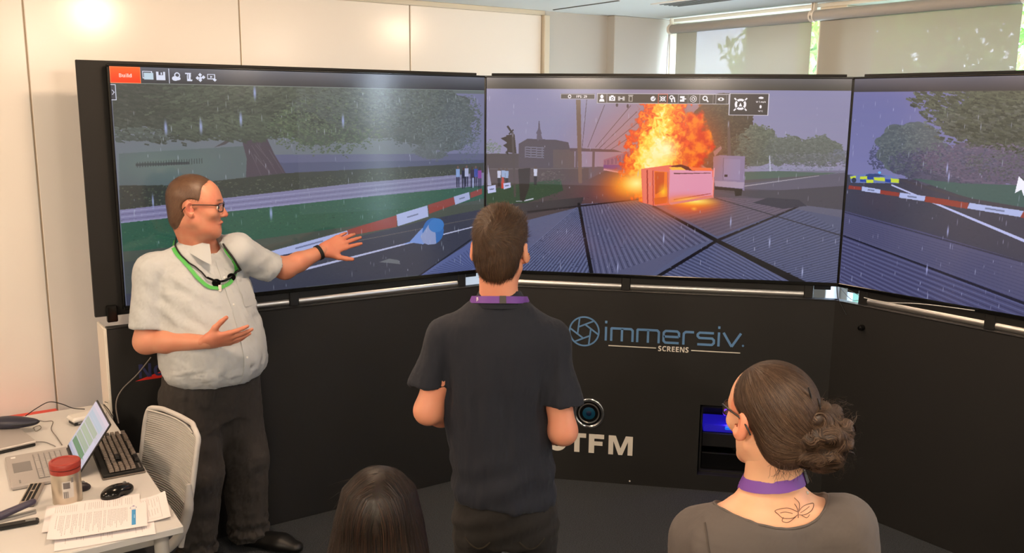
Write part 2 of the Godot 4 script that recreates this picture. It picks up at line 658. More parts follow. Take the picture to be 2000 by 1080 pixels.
func build_stands() -> void:
	var frames := screen_frames()
	var labels := ["left black display stand with dark blue lettering and a red wedge, behind the presenting man", "middle black display stand with a blue aperture logo, white capitals and a glowing cut-out", "plain black display stand on the right with one small dark knob near its top corner"]
	for k in 3:
		var f: Transform3D = frames[k]
		var base := Transform3D(f.basis, Vector3(f.origin.x, 0, f.origin.z))
		var o := thing("display_stand", labels[k], "display stand", base, "black stands under the screens")
		var half := SCREEN_W / 2 + 0.013
		var l := -half - (0.078 if k == 0 else 0.0)
		var r := half + (0.09 if k == 2 else 0.0)
		var top := 1.118
		var fp := MB.new()
		if k != 1:
			fp.bx((l + r) / 2, top / 2, 0.02, r - l, top, 0.02, 0.002)
		else:
			# the middle panel has a rectangular opening for the computer
			var x0 := 0.272
			var x1 := 0.56
			var y0 := 0.09
			var y1 := 0.5
			fp.bx((l + x0) / 2, top / 2, 0.02, x0 - l, top, 0.02)
			fp.bx((x1 + r) / 2, top / 2, 0.02, r - x1, top, 0.02)
			fp.bx((x0 + x1) / 2, (y1 + top) / 2, 0.02, x1 - x0, top - y1, 0.02)
			fp.bx((x0 + x1) / 2, y0 / 2, 0.02, x1 - x0, y0, 0.02)
			var niche := MB.new()
			niche.bx((x0 + x1) / 2, (y0 + y1) / 2, -0.36, x1 - x0, y1 - y0, 0.01)
			niche.bx(x0 - 0.005, (y0 + y1) / 2, -0.17, 0.01, y1 - y0, 0.37)
			niche.bx(x1 + 0.005, (y0 + y1) / 2, -0.17, 0.01, y1 - y0, 0.37)
			niche.bx((x0 + x1) / 2, y1 + 0.005, -0.17, x1 - x0, 0.01, 0.37)
			niche.bx((x0 + x1) / 2, y0 - 0.005, -0.17, x1 - x0, 0.01, 0.37)
			put("niche", niche.mesh(), M.black_matte, o)
		put("front_panel", fp.mesh(), M.fascia, o)
		put("top_edge", box_mesh(r - l, 0.006, 0.05, 0.002), M.black, o, at((l + r) / 2, top + 0.002, 0.008))
		# tube and brackets seen in the slot between panel and screen
		put("tube", MB.new().tube([Vector3(-half + 0.14, top + 0.02, -0.035), Vector3(half - 0.14, top + 0.02, -0.035)], 0.026, 20).mesh(), M.aluminium, o)
		put("rail", box_mesh(2 * half - 0.26, 0.05, 0.03, 0.004), M.black, o, at(0, top + 0.062, -0.025))
		for x: float in [-half + 0.15, -0.16, half - 0.15]:
			put("bracket", box_mesh(0.05, 0.16, 0.05, 0.004), M.black, o, at(x, top + 0.03, -0.03))
		for x: float in [-0.5, 0.5]:
			put("upright", box_mesh(0.06, 2.2, 0.04, 0.004), M.black_matte, o, at(x, 1.1, -0.12))
		var b0 := -half - (0.11 if k == 0 else -0.03)
		var b1 := half - 0.03 if k != 2 else half + 0.1
		put("back_board", box_mesh(b1 - b0, 1.13, 0.02, 0.002), M.black_matte, o, at((b0 + b1) / 2, SCREEN_Y + 0.515, -0.062))
		if k == 0:
			put("side_panel", box_mesh(0.012, top + 0.002, 0.18, 0.002), M.white_edge, o, at(l - 0.007, top / 2, -0.06))
			put("socket_box", box_mesh(0.045, 0.075, 0.03, 0.004), M.black_gloss, o, at(l + 0.035, 1.175, -0.03))
			var tn := text_mesh("No", 0.088, 800, true)
			put("lettering", tn, M.logo_navy, o, at(-0.865, 0.905, 0.0315))
			put("logo_wedge", MB.new().prism(PackedVector2Array([Vector2(-0.935, 0.862), Vector2(-0.78, 0.902), Vector2(-0.70, 0.862)]), 0.002, at(0, 0, 0.031)).mesh(), M.logo_red, o)
		elif k == 2:
			put("knob", MB.new().lathe([Vector2(0.0, 0.028), Vector2(0.012, 0.026), Vector2(0.016, 0.012), Vector2(0.016, 0.0)], Transform3D(Basis(Vector3.RIGHT, PI / 2), Vector3(-0.775, 1.008, 0.03)), 18).mesh(), M.black_gloss, o)
		else:
			logos(o)
			put("floor_stud", MB.new().lathe([Vector2(0, 0.006), Vector2(0.004, 0.004), Vector2(0.005, 0)], Transform3D(Basis(Vector3.RIGHT, PI / 2), Vector3(-0.1, 0.02, 0.03)), 10).mesh(), M.white_plastic, o)
	computer()
	# loose cables across the right-hand slot
	var fr: Transform3D = frames[2]
	var g := func(x: float, y: float, z: float) -> Vector3: return fr * Vector3(x, y - SCREEN_Y, z)
	var white := spline([g.call(-0.78, 1.165, 0.03), g.call(-0.66, 1.163, 0.035), g.call(-0.5, 1.185, 0.035), g.call(-0.38, 1.195, 0.035), g.call(-0.22, 1.2, 0.02)])
	tag(put("white_cable", MB.new().tube(white, 0.0022, 6).mesh(), M.white_plastic), "thin white cable looping across the slot under the right-hand screen", "cable")
	var dark := spline([g.call(-0.96, 1.19, 0.0), g.call(-0.93, 1.14, 0.03), g.call(-0.90, 1.10, 0.036), g.call(-0.87, 1.06, 0.036)])
	tag(put("black_cable", MB.new().tube(dark, 0.003, 6).mesh(), M.cable_black), "short black cable hanging down at the fold between the middle and right-hand stands", "cable")
	for k in 2:
		var y := 1.19 - 0.012 * k
		var c := spline([g.call(-0.95, y, -0.02), g.call(-0.87, y - 0.02 - 0.03 * k, -0.02), g.call(-0.79, y - 0.045 + 0.03 * k, -0.02)])
		tag(put("thin_cable", MB.new().tube(c, 0.0016, 6).mesh(), M.cable_grey), ["upper of two thin grey cables crossing the bright slot at the right-hand fold", "lower of two thin grey cables crossing the bright slot at the right-hand fold"][k], "cable", "thin cables at the right-hand fold")
	var fl: Transform3D = frames[0]
	var h := func(x: float, y: float, z: float) -> Vector3: return fl * Vector3(x, y - SCREEN_Y, z)
	var lead := spline([h.call(-0.865, 0.97, 0.05), h.call(-0.93, 0.90, 0.055), h.call(-1.0, 0.84, 0.06), h.call(-1.03, 0.78, 0.07), h.call(-1.03, 0.70, 0.1)])
	tag(put("grey_cable", MB.new().tube(lead, 0.003, 6).mesh(), M.cable_grey), "thin grey cable curving down the left stand beside the red wedge", "cable")


func logos(o: Node3D) -> void:
	var z := 0.0312
	var cx := -SCREEN_W / 2
	# aperture emblem
	var em := MB.new()
	var c := Vector2(cx + 0.567, 0.884)
	var ring := []
	for k in 48:
		ring.append(c + Vector2.from_angle(TAU * k / 48.0) * 0.086)
	for k in 48:
		var p: Vector2 = ring[k]
		var q: Vector2 = ring[(k + 1) % 48]
		var pi := c + (p - c) * 0.90
		var qi := c + (q - c) * 0.90
		em.prism(PackedVector2Array([p, q, qi, pi]), 0.003, at(0, 0, z))
	for k in 6:
		var a := TAU * k / 6.0 + 0.42
		var inner := c + Vector2.from_angle(a) * 0.040
		var nxt := c + Vector2.from_angle(a + TAU / 6.0) * 0.040
		var d := (inner - nxt).normalized()
		var far := inner + d * 0.052
		em.stroke([nxt, far], 0.0085, 0.003, at(0, 0, z))
	put("aperture_emblem", em.mesh(), M.logo_blue, o)
	# the word in thin rounded strokes
	var w := MB.new()
	var x := cx + 0.688
	var y := 0.838
	var xh := 0.078
	var s := 0.0125
	var tr := at(0, 0, z)
	var L := func(x0: float, pts: Array) -> void:
		var q := []
		for p: Vector2 in pts:
			q.append(Vector2(x0 + p.x, y + p.y))
		w.stroke(q, s, 0.003, tr)
	L.call(x, [Vector2(0, 0), Vector2(0, xh)])
	L.call(x, [Vector2(0, xh + 0.020), Vector2(0, xh + 0.034)])
	x += 0.030
	for k in 2:
		L.call(x, [Vector2(0, 0), Vector2(0, xh - s / 2), Vector2(0.108, xh - s / 2), Vector2(0.117, xh - 0.016), Vector2(0.117, 0)])
		L.call(x, [Vector2(0.0585, 0), Vector2(0.0585, xh - s / 2)])
		x += 0.143
	L.call(x, [Vector2(0.083, 0.006), Vector2(0.010, 0.006), Vector2(0, 0.016), Vector2(0, xh - 0.016), Vector2(0.010, xh - s / 2), Vector2(0.073, xh - s / 2), Vector2(0.083, xh - 0.016), Vector2(0.083, 0.040)])
	L.call(x, [Vector2(0.083, 0.040), Vector2(0, 0.040)])
	x += 0.108
	L.call(x, [Vector2(0, 0), Vector2(0, xh - 0.016), Vector2(0.010, xh - s / 2), Vector2(0.055, xh - s / 2)])
	x += 0.075
	L.call(x, [Vector2(0.086, xh - s / 2), Vector2(0.010, xh - s / 2), Vector2(0, xh - 0.016), Vector2(0, 0.052), Vector2(0.010, 0.042), Vector2(0.078, 0.042), Vector2(0.088, 0.032), Vector2(0.088, 0.016), Vector2(0.078, 0.006), Vector2(0, 0.006)])
	x += 0.113
	L.call(x, [Vector2(0, 0), Vector2(0, xh)])
	L.call(x, [Vector2(0, xh + 0.020), Vector2(0, xh + 0.034)])
	x += 0.024
	L.call(x, [Vector2(0, xh), Vector2(0.046, 0.002)])
	L.call(x, [Vector2(0.046, 0.002), Vector2(0.092, xh)])
	put("lettering", w.mesh(), M.logo_blue, o)
	put("stop", MB.new().lathe([Vector2(0, 0.0015), Vector2(0.006, 0.0015), Vector2(0.006, 0)], Transform3D(Basis(Vector3.RIGHT, PI / 2), Vector3(cx + 1.43, 0.848, 0.03)), 12).mesh(), M.logo_blue, o)
	put("rule", box_mesh(0.262, 0.005, 0.002, 0.0), M.logo_white, o, at(cx + 0.835, 0.810, z))
	put("rule", box_mesh(0.262, 0.005, 0.002, 0.0), M.logo_white, o, at(cx + 1.287, 0.807, z))
	put("lettering", text_mesh("SCREENS", 0.040, 600), M.logo_white, o, at(cx + 1.060, 0.808, z))
	# round lens emblem
	var lc := Transform3D(Basis(Vector3.RIGHT, PI / 2), Vector3(cx + 0.605, 0.408, 0.03))
	put("lens_ring", MB.new().lathe([Vector2(0.070, 0.001), Vector2(0.074, 0.006), Vector2(0.082, 0.008), Vector2(0.088, 0.005), Vector2(0.089, 0.0)], lc, 40).mesh(), M.chrome, o)
	put("lens_ring", MB.new().lathe([Vector2(0.052, 0.001), Vector2(0.055, 0.005), Vector2(0.059, 0.005), Vector2(0.060, 0.0)], lc, 40).mesh(), M.steel, o)
	put("lens_barrel", MB.new().lathe([Vector2(0.0, 0.001), Vector2(0.089, 0.001)], lc, 40).mesh(), M.black_gloss, o)
	var lb := mat("lens_blue", Color(0.08, 0.30, 0.42), 0.2)
	lb.metallic = 0.3
	put("lens_glass", MB.new().lathe([Vector2(0.0, 0.006), Vector2(0.02, 0.005), Vector2(0.036, 0.0015)], lc, 30).mesh(), lb, o)
	put("lens_glass", MB.new().lathe([Vector2(0.0, 0.0078), Vector2(0.012, 0.0068), Vector2(0.016, 0.005)], lc, 24).mesh(), mat("lens_dark", Color(0.05, 0.10, 0.22), 0.15), o)
	# white capitals
	var b := 0.174
	var h := 0.112
	var X := cx + 0.545
	var T := PackedVector2Array([Vector2(-0.056, h), Vector2(0.050, h), Vector2(0.050, h - 0.025), Vector2(0.0135, h - 0.025), Vector2(0.0135, 0), Vector2(-0.0165, 0), Vector2(-0.0165, h - 0.025), Vector2(-0.056, h - 0.025)])
	put("capital_letter", MB.new().prism(T, 0.003, at(X - 0.002, b + 0.0, z)).mesh(), M.logo_white, o)
	var F := PackedVector2Array([Vector2(0, h), Vector2(0.086, h), Vector2(0.086, h - 0.025), Vector2(0.031, h - 0.025), Vector2(0.031, 0.070), Vector2(0.078, 0.070), Vector2(0.078, 0.046), Vector2(0.031, 0.046), Vector2(0.031, 0), Vector2(0, 0)])
	put("capital_letter", MB.new().prism(F, 0.003, at(X + 0.064, b, z)).mesh(), M.logo_white, o)
	var Mm := PackedVector2Array([Vector2(0, 0), Vector2(0, h), Vector2(0.040, h), Vector2(0.068, 0.038), Vector2(0.096, h), Vector2(0.136, h), Vector2(0.136, 0), Vector2(0.109, 0), Vector2(0.109, 0.080), Vector2(0.079, 0), Vector2(0.057, 0), Vector2(0.027, 0.080), Vector2(0.027, 0)])
	put("capital_letter", MB.new().prism(Mm, 0.003, at(X + 0.176, b, z)).mesh(), M.logo_white, o)
	var oo := MB.new()
	for k in 32:
		var a0 := TAU * k / 32.0
		var a1 := TAU * (k + 1) / 32.0
		var e := Vector2(0.058, 0.058)
		var i := Vector2(0.028, 0.031)
		var u := Vector2.from_angle(a0)
		var v := Vector2.from_angle(a1)
		oo.prism(PackedVector2Array([u * e, v * e, v * i, u * i]), 0.003, at(X - 0.118, b + h / 2, z))
	put("capital_letter", oo.mesh(), M.logo_white, o)


func computer() -> void:
	var f: Transform3D = screen_frames()[1]
	var o := thing("computer_tower", "black computer case with purple and blue glow inside the cut-out of the middle stand", "computer", Transform3D(f.basis, Vector3(f.origin.x + 0.416, 0.09, -0.16)))
	var w := 0.27
	var h := 0.39
	var c := MB.new()
	c.bx(0, 0.005, 0, w, 0.01, 0.28)
	c.bx(0, h - 0.005, 0, w, 0.01, 0.28)
	c.bx(-w / 2 + 0.005, h / 2, 0, 0.01, h, 0.28)
	c.bx(w / 2 - 0.005, h / 2, 0, 0.01, h, 0.28)
	c.bx(0, h / 2, -0.135, w, h, 0.01)
	put("case", c.mesh(), M.black_matte, o)
	put("drive_cage", box_mesh(w - 0.02, 0.10, 0.24, 0.006), M.black_gloss, o, at(0, 0.06, 0.0))
	put("power_supply", box_mesh(w - 0.02, 0.085, 0.24, 0.006), M.black, o, at(0, 0.185, 0.0))
	var glow := mat("purple_glow", Color(0.05, 0.03, 0.1), 0.4)
	glow.emission_enabled = true
	glow.emission = Color(0.42, 0.16, 1.0)
	glow.emission_energy_multiplier = 1.6
	var ring := []
	for k in 25:
		var a := PI * 0.15 + TAU * 0.55 * k / 24.0
		ring.append(Vector3(0.03 + 0.042 * cos(a), 0.345 + 0.024 * sin(a), 0.10))
	put("fan_light", MB.new().tube(ring, 0.0035, 6).mesh(), glow, o)
	var blades := MB.new()
	for k in 7:
		var a := TAU * k / 7.0
		blades.box(Transform3D(Basis(Vector3.BACK, a) * Basis(Vector3.RIGHT, 0.6), Vector3(0.03 + 0.018 * cos(a), 0.345 + 0.014 * sin(a), 0.09)), Vector3(0.03, 0.014, 0.002))
	put("fan", blades.mesh(), M.black, o)
	var card := mat("card_glow", Color(0.10, 0.09, 0.3), 0.3)
	card.emission_enabled = true
	card.emission = Color(0.14, 0.10, 0.75)
	card.emission_energy_multiplier = 0.55
	put("graphics_card", box_mesh(w - 0.03, 0.045, 0.18, 0.006), card, o, at(0, 0.255, 0.03))
	var strip := mat("cyan_glow", Color(0.05, 0.1, 0.15), 0.3)
	strip.emission_enabled = true
	strip.emission = Color(0.1, 0.45, 0.95)
	strip.emission_energy_multiplier = 0.9
	put("light_strip", box_mesh(0.07, 0.018, 0.01, 0.003), strip, o, at(0.035, 0.262, 0.126))
	for k in 2:
		var l := OmniLight3D.new()
		l.name = "case_light"
		l.light_color = Color(0.45, 0.2, 1.0) if k == 0 else Color(0.2, 0.35, 1.0)
		l.light_energy = 0.012
		l.light_size = 0.02
		l.omni_attenuation = 2.0
		l.omni_range = 5.0
		l.shadow_enabled = true
		l.position = Vector3(0.02, 0.32 - 0.03 * k, 0.128)
		o.add_child(l, true)


func screen_frames() -> Array:
	# bottom centre of each display area, x to the right, z towards the room
	var a := Basis(Vector3.UP, 0.756)
	var c := Basis(Vector3.UP, -0.7577)
	return [
		Transform3D(a, Vector3(-0.0124, SCREEN_Y, 0.0018) - a.x * SCREEN_W / 2),
		Transform3D(Basis(), Vector3(SCREEN_W / 2, SCREEN_Y, 0)),
		Transform3D(c, Vector3(SCREEN_W + 0.0128, SCREEN_Y, 0.0054) + c.x * SCREEN_W / 2),
	]


func build_screens() -> void:
	var frames := screen_frames()
	var images := [paint_left(), paint_middle(), paint_right()]
	var labels := ["large television showing a rainy park with a big tree and an orange button", "large television showing an overturned burning car and a white van", "large television showing a yellow and blue police car beyond a barrier tape"]
	var means := [Color(0.55, 0.62, 0.68), Color(0.72, 0.58, 0.55), Color(0.58, 0.60, 0.78)]
	for k in 3:
		var o := thing("television", labels[k], "television", frames[k], "televisions side by side")
		var w := SCREEN_W
		var h := SCREEN_H
		var m := mat("display_%d" % k, Color(0.02, 0.02, 0.022), 0.135)
		m.emission_enabled = true
		m.emission = Color.WHITE
		m.emission_operator = BaseMaterial3D.EMISSION_OP_MULTIPLY
		m.emission_texture = ImageTexture.create_from_image(images[k])
		m.emission_energy_multiplier = SCREEN_GLOW
		m.texture_repeat = false
		m.metallic_specular = 0.62
		put("screen_display", MB.new().box_screen(w, h).mesh(), m, o)
		var b := MB.new()
		var t := 0.0105
		b.bx(0, h + t / 2, -0.012, w + 2 * t, t, 0.034, 0.003)
		b.bx(0, -0.010, -0.012, w + 2 * t, 0.020, 0.034, 0.003)
		for s: float in [-1.0, 1.0]:
			b.bx(s * (w / 2 + t / 2), h / 2, -0.012, t, h, 0.034, 0.003)
		put("bezel", b.mesh(), M.black_gloss, o)
		put("back_shell", box_mesh(w - 0.01, h - 0.01, 0.03, 0.006), M.black, o, at(0, h / 2, -0.032))
		var l := AreaLight3D.new()
		l.name = "screen_light"
		l.area_size = Vector2(w - 0.05, h - 0.05)
		l.light_color = means[k]
		l.light_energy = SCREEN_LIGHT
		l.set("area_range", 10.0)
		l.shadow_enabled = true
		l.transform = Transform3D(Basis(Vector3.UP, PI), Vector3(0, h / 2, 0.012))
		o.add_child(l)


const SCREEN_GLOW := 0.97
const SCREEN_LIGHT := 0.06


# ---------------------------------------------------------------- what the screens show, painted in their own pixels

var soft_base: Image


func poly(im: Image, pts: Array, c: Color) -> void:
	var y0 := TH
	var y1 := 0
	for p: Vector2 in pts:
		y0 = mini(y0, int(floor(p.y)))
		y1 = maxi(y1, int(ceil(p.y)))
	for y in range(maxi(y0, 0), mini(y1, im.get_height() - 1) + 1):
		var xs := []
		var yc := y + 0.5
		for k in pts.size():
			var p: Vector2 = pts[k]
			var q: Vector2 = pts[(k + 1) % pts.size()]
			if (p.y <= yc) != (q.y <= yc):
				xs.append(p.x + (q.x - p.x) * (yc - p.y) / (q.y - p.y))
		xs.sort()
		for k in range(0, xs.size() - 1, 2):
			var x0 := maxi(0, roundi(xs[k]))
			var x1 := mini(im.get_width(), roundi(xs[k + 1]))
			if x1 > x0:
				im.fill_rect(Rect2i(x0, y, x1 - x0, 1), c)


func line(im: Image, a: Vector2, b: Vector2, w: float, c: Color, w1 := -1.0) -> void:
	if w1 < 0.0:
		w1 = w
	var d := (b - a).normalized().orthogonal()
	poly(im, [a + d * w / 2, b + d * w1 / 2, b - d * w1 / 2, a - d * w / 2], c)


func oval(im: Image, c: Vector2, rx: float, ry: float, col: Color) -> void:
	var pts := []
	for k in 20:
		pts.append(c + Vector2(rx * cos(TAU * k / 20.0), ry * sin(TAU * k / 20.0)))
	poly(im, pts, col)


func hoop(im: Image, c: Vector2, r: float, w: float, col: Color) -> void:
	for k in 20:
		line(im, c + Vector2.from_angle(TAU * k / 20.0) * r, c + Vector2.from_angle(TAU * (k + 1.15) / 20.0) * r, w, col)


func frame(im: Image, r: Rect2, w: float, c: Color) -> void:
	var a := r.position
	var b := r.end
	poly(im, [a, Vector2(b.x, a.y), Vector2(b.x, a.y + w), Vector2(a.x, a.y + w)], c)
	poly(im, [Vector2(a.x, b.y - w), Vector2(b.x, b.y - w), b, Vector2(a.x, b.y)], c)
	poly(im, [a, Vector2(a.x + w, a.y), Vector2(a.x + w, b.y), Vector2(a.x, b.y)], c)
	poly(im, [Vector2(b.x - w, a.y), Vector2(b.x, a.y), b, Vector2(b.x - w, b.y)], c)


func rect(im: Image, r: Rect2, c: Color) -> void:
	im.fill_rect(Rect2i(r), c)


func soft(im: Image, c: Vector2, rx: float, ry: float, col: Color) -> void:
	if soft_base == null:
		soft_base = Image.create_empty(64, 64, false, Image.FORMAT_RGBA8)
		for y in 64:
			for x in 64:
				var d := Vector2(x - 31.5, y - 31.5).length() / 32.0
				soft_base.set_pixel(x, y, Color(1, 1, 1, pow(clampf(1.0 - d, 0, 1), 1.5)))
	var s: Image = soft_base.duplicate()
	for y in 64:
		for x in 64:
			s.set_pixel(x, y, Color(col.r, col.g, col.b, soft_base.get_pixel(x, y).a * col.a))
	s.resize(maxi(2, int(rx * 2)), maxi(2, int(ry * 2)), Image.INTERPOLATE_BILINEAR)
	im.blend_rect(s, Rect2i(Vector2i.ZERO, s.get_size()), Vector2i(int(c.x - rx), int(c.y - ry)))


func wash(im: Image, r: Rect2, top: Color, bottom: Color) -> void:
	var h := maxi(2, int(r.size.y))
	var s := Image.create_empty(maxi(2, int(r.size.x)), h, false, Image.FORMAT_RGBA8)
	for y in h:
		s.fill_rect(Rect2i(0, y, s.get_width(), 1), top.lerp(bottom, float(y) / h))
	im.blend_rect(s, Rect2i(Vector2i.ZERO, s.get_size()), Vector2i(r.position))


func leaves(im: Image, c: Vector2, rx: float, ry: float, n: int, a: Color, b: Color, sz := 5.0, tilt := 0.0) -> void:
	for k in n:
		var ang := rng.randf() * TAU
		var d := sqrt(rng.randf())
		var p := c + Vector2(cos(ang) * rx * d, sin(ang) * ry * d)
		var lump := 1.0 + 0.35 * noise.get_noise_2d(p.x * 0.03, p.y * 0.03)
		p = c + (p - c) * lump
		var col := a.lerp(b, clampf(rng.randf() * 0.65 + 0.6 * noise.get_noise_2d(p.x * 0.06 + 40, p.y * 0.09) + 0.1 - 0.25 * (p.y - c.y) / ry, 0, 1))
		var w := rng.randf_range(0.4, 1.0) * sz
		if tilt == 0.0:
			im.fill_rect(Rect2i(int(p.x), int(p.y), int(w + 1), int(w * 0.5 + 1)), col)
		else:
			line(im, p, p + Vector2(w * 1.8, w * 1.8 * tilt * rng.randf_range(0.3, 1.4)), w * 0.5 + 0.6, col)


func words(im: Image, s: String, at_: Vector2, size: float, c: Color) -> void:
	var t := text_mesh(s, size, 700)
	t.depth = 0.0
	var a := t.get_mesh_arrays()
	var v: PackedVector3Array = a[Mesh.ARRAY_VERTEX]
	var ix = a[Mesh.ARRAY_INDEX]
	var n: int = ix.size() if ix != null and ix.size() else v.size()
	for k in range(0, n, 3):
		var p := []
		for j in 3:
			var q: Vector3 = v[ix[k + j]] if ix != null and ix.size() else v[k + j]
			p.append(at_ + Vector2(q.x, -q.y))
		poly(im, p, c)


# a loose mass of foliage: overlapping blots scattered inside an oval
func mass(im: Image, c: Vector2, rx: float, ry: float, n: int, col: Color, r: float) -> void:
	for k in n:
		var a := rng.randf() * TAU
		var d := sqrt(rng.randf())
		var g := rng.randf_range(-0.02, 0.02)
		oval(im, c + Vector2(cos(a) * rx * d, sin(a) * ry * d), r * rng.randf_range(0.6, 1.2), r * rng.randf_range(0.35, 0.7), Color(col.r + g, col.g + g, col.b + g))


func soften(im: Image, f: float) -> void:
	im.resize(int(TW * f), int(TH * f), Image.INTERPOLATE_BILINEAR)
	im.resize(TW, TH, Image.INTERPOLATE_CUBIC)


func rain(im: Image, n: int, c: Color, y0 := 60.0) -> void:
	for k in n:
		var p := Vector2(rng.randf() * TW, rng.randf_range(y0, TH - 10))
		var l := int(rng.randf_range(8, 28))
		var wide := 2 if rng.randf() < 0.7 else 3
		var s := Image.create_empty(wide, l, false, Image.FORMAT_RGBA8)
		var al := rng.randf_range(0.12, 0.65)
		for y in l:
			s.fill_rect(Rect2i(0, y, wide, 1), Color(c.r, c.g, c.b, al * sin(PI * (y + 0.5) / l)))
		im.blend_rect(s, Rect2i(Vector2i.ZERO, s.get_size()), Vector2i(p))


func drop(im: Image, p: Vector2, w: float, l: float, c: Color) -> void:
	soft(im, p + Vector2(0, l / 2), w * 0.6, l * 0.7, Color(c.r, c.g, c.b, 0.95))
	soft(im, p + Vector2(0, l / 2), w * 0.5, l * 0.55, Color(c.r, c.g, c.b, 0.8))


func speckles(im: Image, r: Rect2, amount: float, n: int) -> void:
	for k in n:
		var p := Vector2(rng.randf_range(r.position.x, r.end.x - 4), rng.randf_range(r.position.y, r.end.y - 3))
		var s := im.get_pixel(clampi(int(p.x), 0, TW - 1), clampi(int(p.y), 0, TH - 1))
		var g := rng.randf_range(-amount, amount)
		im.fill_rect(Rect2i(int(p.x), int(p.y), rng.randi_range(2, 9), rng.randi_range(1, 2)), Color(s.r + g, s.g + g, s.b + g))


func band(im: Image, s: String, red: Array, white: Array) -> void:
	for q in red:
		poly(im, q, Color(0.56, 0.23, 0.20))
	for q in white:
		poly(im, q, Color(0.68, 0.72, 0.90))
		var c := Vector2.ZERO
		for p: Vector2 in q:
			c += p / q.size()
		var d: Vector2 = (q[1] - q[0]) * 0.18
		line(im, c - d, c + d, 5.0, Color(0.45, 0.48, 0.62))


func paint_left() -> Image:
	var im := Image.create_empty(TW, TH, false, Image.FORMAT_RGBA8)
	im.fill(Color(0.37, 0.40, 0.40))
	wash(im, Rect2(0, 60, TW, 330), Color(0.42, 0.44, 0.50, 1), Color(0.40, 0.44, 0.47, 1))
	wash(im, Rect2(1080, 60, 200, 330), Color(0.46, 0.46, 0.62, 1), Color(0.45, 0.46, 0.60, 1))
	# far lawn and low wall behind the trunk
	poly(im, [Vector2(9.8, 255.0), Vector2(388.7, 237.9), Vector2(519.5, 340.8), Vector2(517.8, 386.6), Vector2(4.2, 385.0)], Color(0.34, 0.39, 0.40))
	soft(im, Vector2(150.7, 289.1), 240, 90, Color(0.42, 0.50, 0.46, 0.7))
	poly(im, [Vector2(479.3, 267.5), Vector2(1278.9, 279.9), Vector2(1279.1, 322.0), Vector2(476.9, 331.0)], Color(0.36, 0.37, 0.50))
	poly(im, [Vector2(478.3, 294.2), Vector2(1279.0, 302.8), Vector2(1279.2, 329.7), Vector2(476.5, 339.4)], Color(0.30, 0.32, 0.44))
	line(im, Vector2(54.8, 289.7), Vector2(211.6, 287.5), 8, Color(0.25, 0.28, 0.29))
	for k in 26:
		line(im, Vector2(59.6, 283.6) + Vector2(k * 7.6, -2 - k * 0.3), Vector2(58.8, 295.9) + Vector2(k * 7.6, 2 - k * 0.3), 2, Color(0.21, 0.24, 0.25))
	# trunk with its roots
	poly(im, [Vector2(373.9, 205.2), Vector2(456.3, 210.8), Vector2(479.5, 264.2), Vector2(522.9, 340.9), Vector2(383.9, 347.8), Vector2(390.2, 278.8)], Color(0.28, 0.24, 0.29))
	poly(im, [Vector2(374.1, 200.3), Vector2(324.2, 232.1), Vector2(288.8, 241.2), Vector2(324.8, 220.8), Vector2(366.5, 188.9)], Color(0.28, 0.26, 0.28))
	for k in 9:
		var a := Vector2(421.4, 246.6) + Vector2(rng.randf_range(-20, 50), rng.randf_range(-20, 40))
		line(im, a, a + Vector2(rng.randf_range(30, 60), rng.randf_range(50, 90)), 2.2, Color(0.37, 0.33, 0.38), 1.0)
	# crown
	var dk := Color(0.20, 0.225, 0.205)
	var md := Color(0.34, 0.38, 0.32)
	mass(im, Vector2(117.5, 95.7), 230, 62, 150, Color(0.235, 0.255, 0.24), 60)
	mass(im, Vector2(394.5, 108.3), 300, 78, 190, Color(0.25, 0.275, 0.25), 60)
	mass(im, Vector2(668.2, 117.6), 250, 92, 170, Color(0.275, 0.305, 0.275), 55)
	mass(im, Vector2(952.3, 120.8), 230, 84, 170, Color(0.295, 0.32, 0.31), 50)
	mass(im, Vector2(1094.9, 165.6), 120, 92, 110, Color(0.31, 0.34, 0.34), 40)
	mass(im, Vector2(1063.0, 257.2), 60, 30, 24, Color(0.34, 0.37, 0.39), 22)
	leaves(im, Vector2(160.0, 125.9), 300, 95, 2600, dk, Color(0.31, 0.33, 0.30), 12, 0.25)
	leaves(im, Vector2(89.4, 81.0), 220, 60, 1400, dk, Color(0.28, 0.29, 0.27), 12, 0.25)
	leaves(im, Vector2(460.4, 107.7), 330, 90, 3000, dk, md, 11, -0.2)
	leaves(im, Vector2(375.0, 180.9), 230, 40, 1200, Color(0.24, 0.27, 0.24), md, 9, 0.3)
	leaves(im, Vector2(666.6, 173.6), 200, 90, 2600, Color(0.25, 0.31, 0.25), Color(0.42, 0.47, 0.36), 7)
	leaves(im, Vector2(835.8, 95.5), 260, 85, 2600, Color(0.25, 0.28, 0.27), Color(0.38, 0.42, 0.38), 9, 0.2)
	leaves(im, Vector2(1012.5, 138.5), 190, 110, 2300, Color(0.28, 0.31, 0.32), Color(0.40, 0.44, 0.42), 8)
	leaves(im, Vector2(1190.7, 156.4), 75, 95, 900, Color(0.29, 0.32, 0.33), Color(0.42, 0.45, 0.45), 8)
	leaves(im, Vector2(1063.0, 260.9), 75, 38, 300, Color(0.32, 0.35, 0.37), Color(0.40, 0.43, 0.45), 7)
	leaves(im, Vector2(1115.8, 206.2), 110, 60, 800, Color(0.31, 0.35, 0.36), Color(0.42, 0.46, 0.46), 7)
	leaves(im, Vector2(1052.5, 266.2), 60, 26, 220, Color(0.33, 0.36, 0.38), Color(0.40, 0.43, 0.45), 6)
	leaves(im, Vector2(1212.5, 250.2), 50, 60, 260, Color(0.33, 0.37, 0.42), Color(0.40, 0.44, 0.50), 6)
	leaves(im, Vector2(53.4, 197.8), 110, 22, 260, Color(0.25, 0.28, 0.27), Color(0.36, 0.40, 0.38), 9, 0.2)
